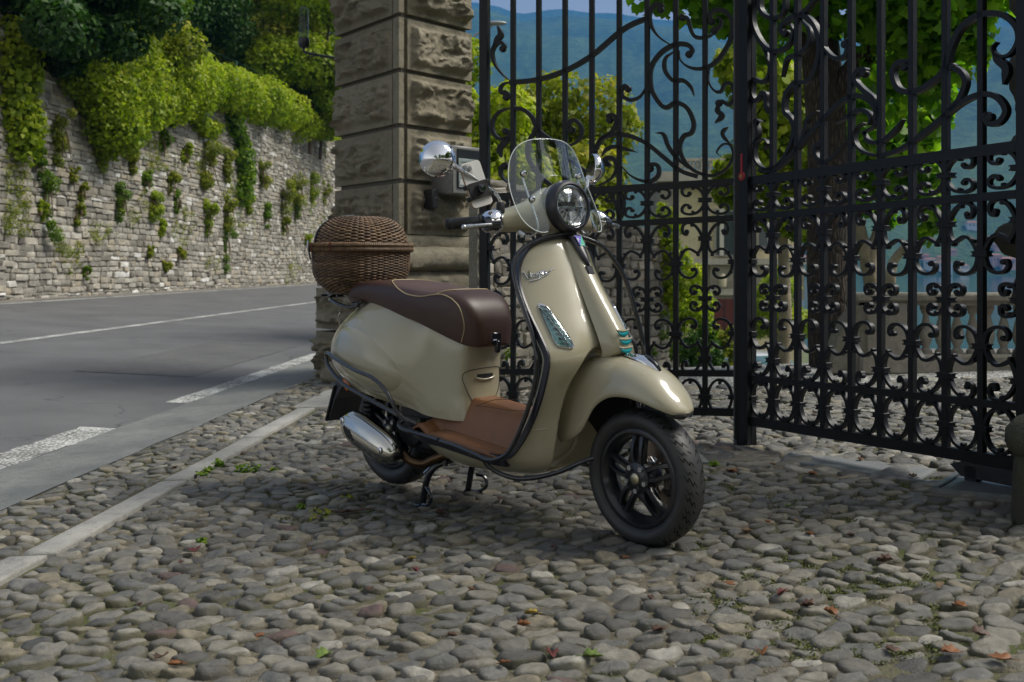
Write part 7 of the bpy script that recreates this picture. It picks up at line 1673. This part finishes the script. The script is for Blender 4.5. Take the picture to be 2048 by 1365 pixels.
for i, (px, py, w_, h_, k) in enumerate(TOWN):
    D = Vector(((px - 1024) / F, 1, -(py + h_ * .4 - 537) / F)); hit = MBV.ray_cast(Vector((0, 0, H)), D.normalized())
    if hit[0] is None: continue
    p = hit[0]; s_ = p.y / F; w, h = w_ * s_, h_ * s_ * 1.0
    r = empty('distant_house', (p.x, p.y, p.z - h * .15), random.uniform(-.4, .4), f"distant {WORDS[k]} house on the far shore, {ORD[1 + sum(1 for q in TOWN if q[4] == k and q[0] < px)]} {WORDS[k]} one from the left", 'house', 'houses of the far shore')
    m = MB(); m.box((0, 0, h * .5 - 3), (w, w * .7, h + 6)); m.build('wall', HM[k], r, smooth=False)
    m = MB(); m.loft([[(-w * .54, -w * .4, h), (w * .54, -w * .4, h), (w * .54, w * .4, h), (-w * .54, w * .4, h)], [(-w * .3, -.5, h + w * .16), (w * .3, -.5, h + w * .16), (w * .3, .5, h + w * .16), (-w * .3, .5, h + w * .16)]]); m.build('roof', RT, r, smooth=False)
    for q in range(3): m = MB(); m.box(((q - 1) * w * .28, -w * .352, h * .6), (w * .1, .2, h * .25)); m.build('window', HW, r, smooth=False)
# ---- air over the lake
t = NT('haze_volume'); t.n.remove(t.b); v_ = t.node('ShaderNodeVolumePrincipled'); v_.inputs['Color'].default_value = (.05, .29, .78, 1); v_.inputs['Density'].default_value = .00028; v_.inputs['Anisotropy'].default_value = .0; t.l.new(v_.outputs[0], t.n['Material Output'].inputs['Volume'])
m = MB(); m.box((1500, 2100, 640), (12000, 4500, 1320)); hz = m.build('haze', t.m, None, smooth=False, kind='stuff')
# ================================================================ LITTER AND WEEDS ON THE COURT
random.seed(21)
def gpt(px, py):
    s = py - (537 - G * (px - 1024)); Y = H * F / s; return (px - 1024) / F * Y, Y
LCOL = {'orange': (.17, .065, .02), 'brown': (.07, .036, .022), 'red': (.10, .022, .018), 'yellow': (.30, .21, .035), 'green': (.10, .15, .025), 'tan': (.15, .10, .055)}
LM_ = {k: simple('fallen_leaf_' + k, v, .6, var=.3, vs=80) for k, v in LCOL.items()}
FL = [(350, 945, 'orange', .05), (390, 1118, 'red', .06), (362, 1140, 'brown', .03), (690, 1038, 'brown', .07), (350, 1350, 'orange', .045), (320, 1335, 'brown', .05), (825, 1132, 'yellow', .035), (830, 1157, 'red', .035), (1062, 1245, 'yellow', .045), (1048, 1270, 'orange', .045), (1105, 1330, 'red', .05), (1185, 1335, 'green', .06), (645, 1335, 'green', .05), (1320, 1280, 'brown', .06), (1250, 1130, 'orange', .04), (1300, 1215, 'brown', .04), (1465, 955, 'orange', .07), (1625, 960, 'orange', .05), (1545, 940, 'tan', .05), (1495, 1080, 'tan', .05), (1535, 1058, 'orange', .03), (1575, 1025, 'green', .05), (1620, 1083, 'orange', .04), (1700, 1085, 'brown', .03), (1770, 1140, 'brown', .06), (1565, 1205, 'red', .05), (1615, 1230, 'brown', .05), (1660, 1245, 'orange', .05), (1920, 1230, 'orange', .05), (1785, 1320, 'brown', .04), (2000, 1340, 'orange', .06), (1525, 1330, 'orange', .05), (1900, 1325, 'orange', .05), (1105, 1108, 'red', .02), (620, 1110, 'orange', .02), (740, 1195, 'brown', .04), (905, 1290, 'brown', .03), (1010, 1345, 'orange', .03), (1590, 1055, 'tan', .03), (1825, 965, 'tan', .05), (1720, 930, 'orange', .05), (880, 1040, 'brown', .05), (1000, 1010, 'brown', .04), (945, 1195, 'orange', .02), (1460, 1185, 'orange', .04), (1880, 1190, 'tan', .04), (1960, 1290, 'brown', .05), (280, 1225, 'brown', .03), (520, 1290, 'orange', .04)]
OUTL = SHAPES['lobed']
leafme = {}
for i, (px, py, c, s) in enumerate(FL):
    s *= .85
    x, y = gpt(px, py); m = MB(); cur = random.uniform(.2, .8); long_ = random.uniform(.5, 1)
    pts = [(a * s * long_, b * s, s * (.08 + cur * abs(a) * 1.1 + .45 * random.random() * abs(b))) for a, b in OUTL]; n = len(pts)
    m.add([(0, 0, s * .06)] + pts, [(0, 1 + k, 1 + (k + 1) % n) for k in range(n)])
    m.tube([(0, -.45 * s, s * .12), (.05 * s, -.8 * s, s * .10)], .0012, 4)
    o = m.build('fallen_leaf', LM_[c], None, ang=180); o.location = (x, y, gz(x, y) + .020); o.rotation_euler = (random.uniform(-.2, .2), random.uniform(-.2, .2), random.uniform(0, 6.28)); solid(o, .0006)
    zn = lambda q: 0 if q[0] < 760 else 1 if q[0] < 1400 else 2 if q[1] < 1100 else 3
    nth = 1 + sum(1 for q in FL if q[2] == c and zn(q) == zn((px, py)) and (q[0], q[1]) < (px, py))
    tag(o, f"{ORD[nth]} {c} leaf from the left {('on the cobbles beside the kerb', 'on the cobbles before the scooter', 'between front wheel and gate', 'on the lower right cobbles')[zn((px, py))]}", 'leaf', 'fallen leaves on the cobbles')
def weed(px, py, r, n, label, mat=LF_MID, size=.02):
    x, y = gpt(px, py); e = empty('weed', (x, y, gz(x, y) + .012), 0, label, 'weed'); 
    cloud([(random.uniform(-r, r), random.uniform(-r, r) * .7, random.uniform(0, .018), r * .35) for _ in range(6)], n, size, mat, 'leaves', e, 'ivy', up=1.2)
weed(437, 936, .035, 60, 'green weed sprouting at the kerb beside the larger tuft'); weed(488, 948, .06, 110, 'largest green weed tuft just right of the granite kerb'); weed(415, 950, .03, 45, 'weed growing against the edge of the kerb slab'); weed(405, 958, .022, 30, 'small weed at the left of the kerb tufts'); weed(550, 950, .02, 30, 'small weed clump to the right of the kerb tufts'); weed(610, 1028, .025, 36, 'tiny weed between stones left of the stand'); weed(640, 1040, .06, 90, 'flat mossy weed patch left of the stand feet', LF_YEL, .014); weed(1432, 938, .025, 40, 'tiny weed behind the front tyre'); weed(695, 1008, .03, 40, 'mossy weed beneath the exhaust', LF_YEL, .014); weed(400, 1095, .02, 26, 'tiny weed among the stones by the red leaf')
# moss and crumbs in the joints
mo_b = []
for _ in range(420):
    px, py = random.uniform(1380, 1900), random.uniform(960, 1330); x, y = gpt(px, py)
    if noise.noise((x * 2.2, y * 2.2, 8)) > -.05: mo_b.append((x, y, gz(x, y) + .008, random.uniform(.012, .03)))
for _ in range(260):
    px, py = random.uniform(540, 1150), random.uniform(955, 1120); x, y = gpt(px, py)
    if noise.noise((x * 2.2, y * 2.2, 8)) > 0: mo_b.append((x, y, gz(x, y) + .008, random.uniform(.01, .025)))
MOSS = m_leaf('joint_moss', [(0, (.03, .04, .006)), (.5, (.07, .085, .010)), (1, (.14, .15, .02))], .1)
cloud(mo_b, 14000, .008, MOSS, 'moss', None, 'quad', up=1.5, flat=lambda c: np.stack([c[:, 0], c[:, 1], np.array([gz(a, b) for a, b in c[:, :2]]) + .004 + .008 * rs.rand(len(c))], 1), kind='stuff')
GRIT = m_stone('grit', [(0, (.10, .09, .08)), (.5, (.20, .18, .15)), (1, (.38, .36, .32))], 8)
n = 9000; yy = 2.2 + (rs.rand(n) ** 1.4) * 4.5; xx = (rs.rand(n) - .5) * 1.1 * yy; keep = [k for k in range(n) if -xx[k] + RD * yy[k] < 2.4]; C_ = np.array([(xx[k], yy[k], gz(xx[k], yy[k]) + .004) for k in keep]); s_ = rs.uniform(.0012, .0045, len(keep))
O = np.array([(1, 0, 0), (-.5, .87, 0), (-.5, -.87, 0), (0, 0, 1.0)]); V = (C_[:, None, :] + O[None] * s_[:, None, None]).reshape(-1, 3); b_ = np.arange(len(keep))[:, None] * 4
np_mesh('grit', V, np.concatenate([b_ + np.array([0, 1, 3]), b_ + np.array([1, 2, 3]), b_ + np.array([2, 0, 3])]), GRIT, None, rs.rand(len(keep) * 3), kind='stuff')
# dry twig
x, y = gpt(690, 1036); m = MB(); m.tube(crom([(-.10, .02, .03), (-.03, -.01, .026), (.05, 0, .03), (.12, .025, .034)], 4), [.0015, .003, .004, .0045, .0045, .005, .005, .005, .004, .004, .003, .002, .0015], 6); o = m.build('twig', LM_['brown'], None); o.location = (x, y, gz(x, y)); tag(o, 'curled reddish brown twig on the cobbles left of the stand', 'twig')
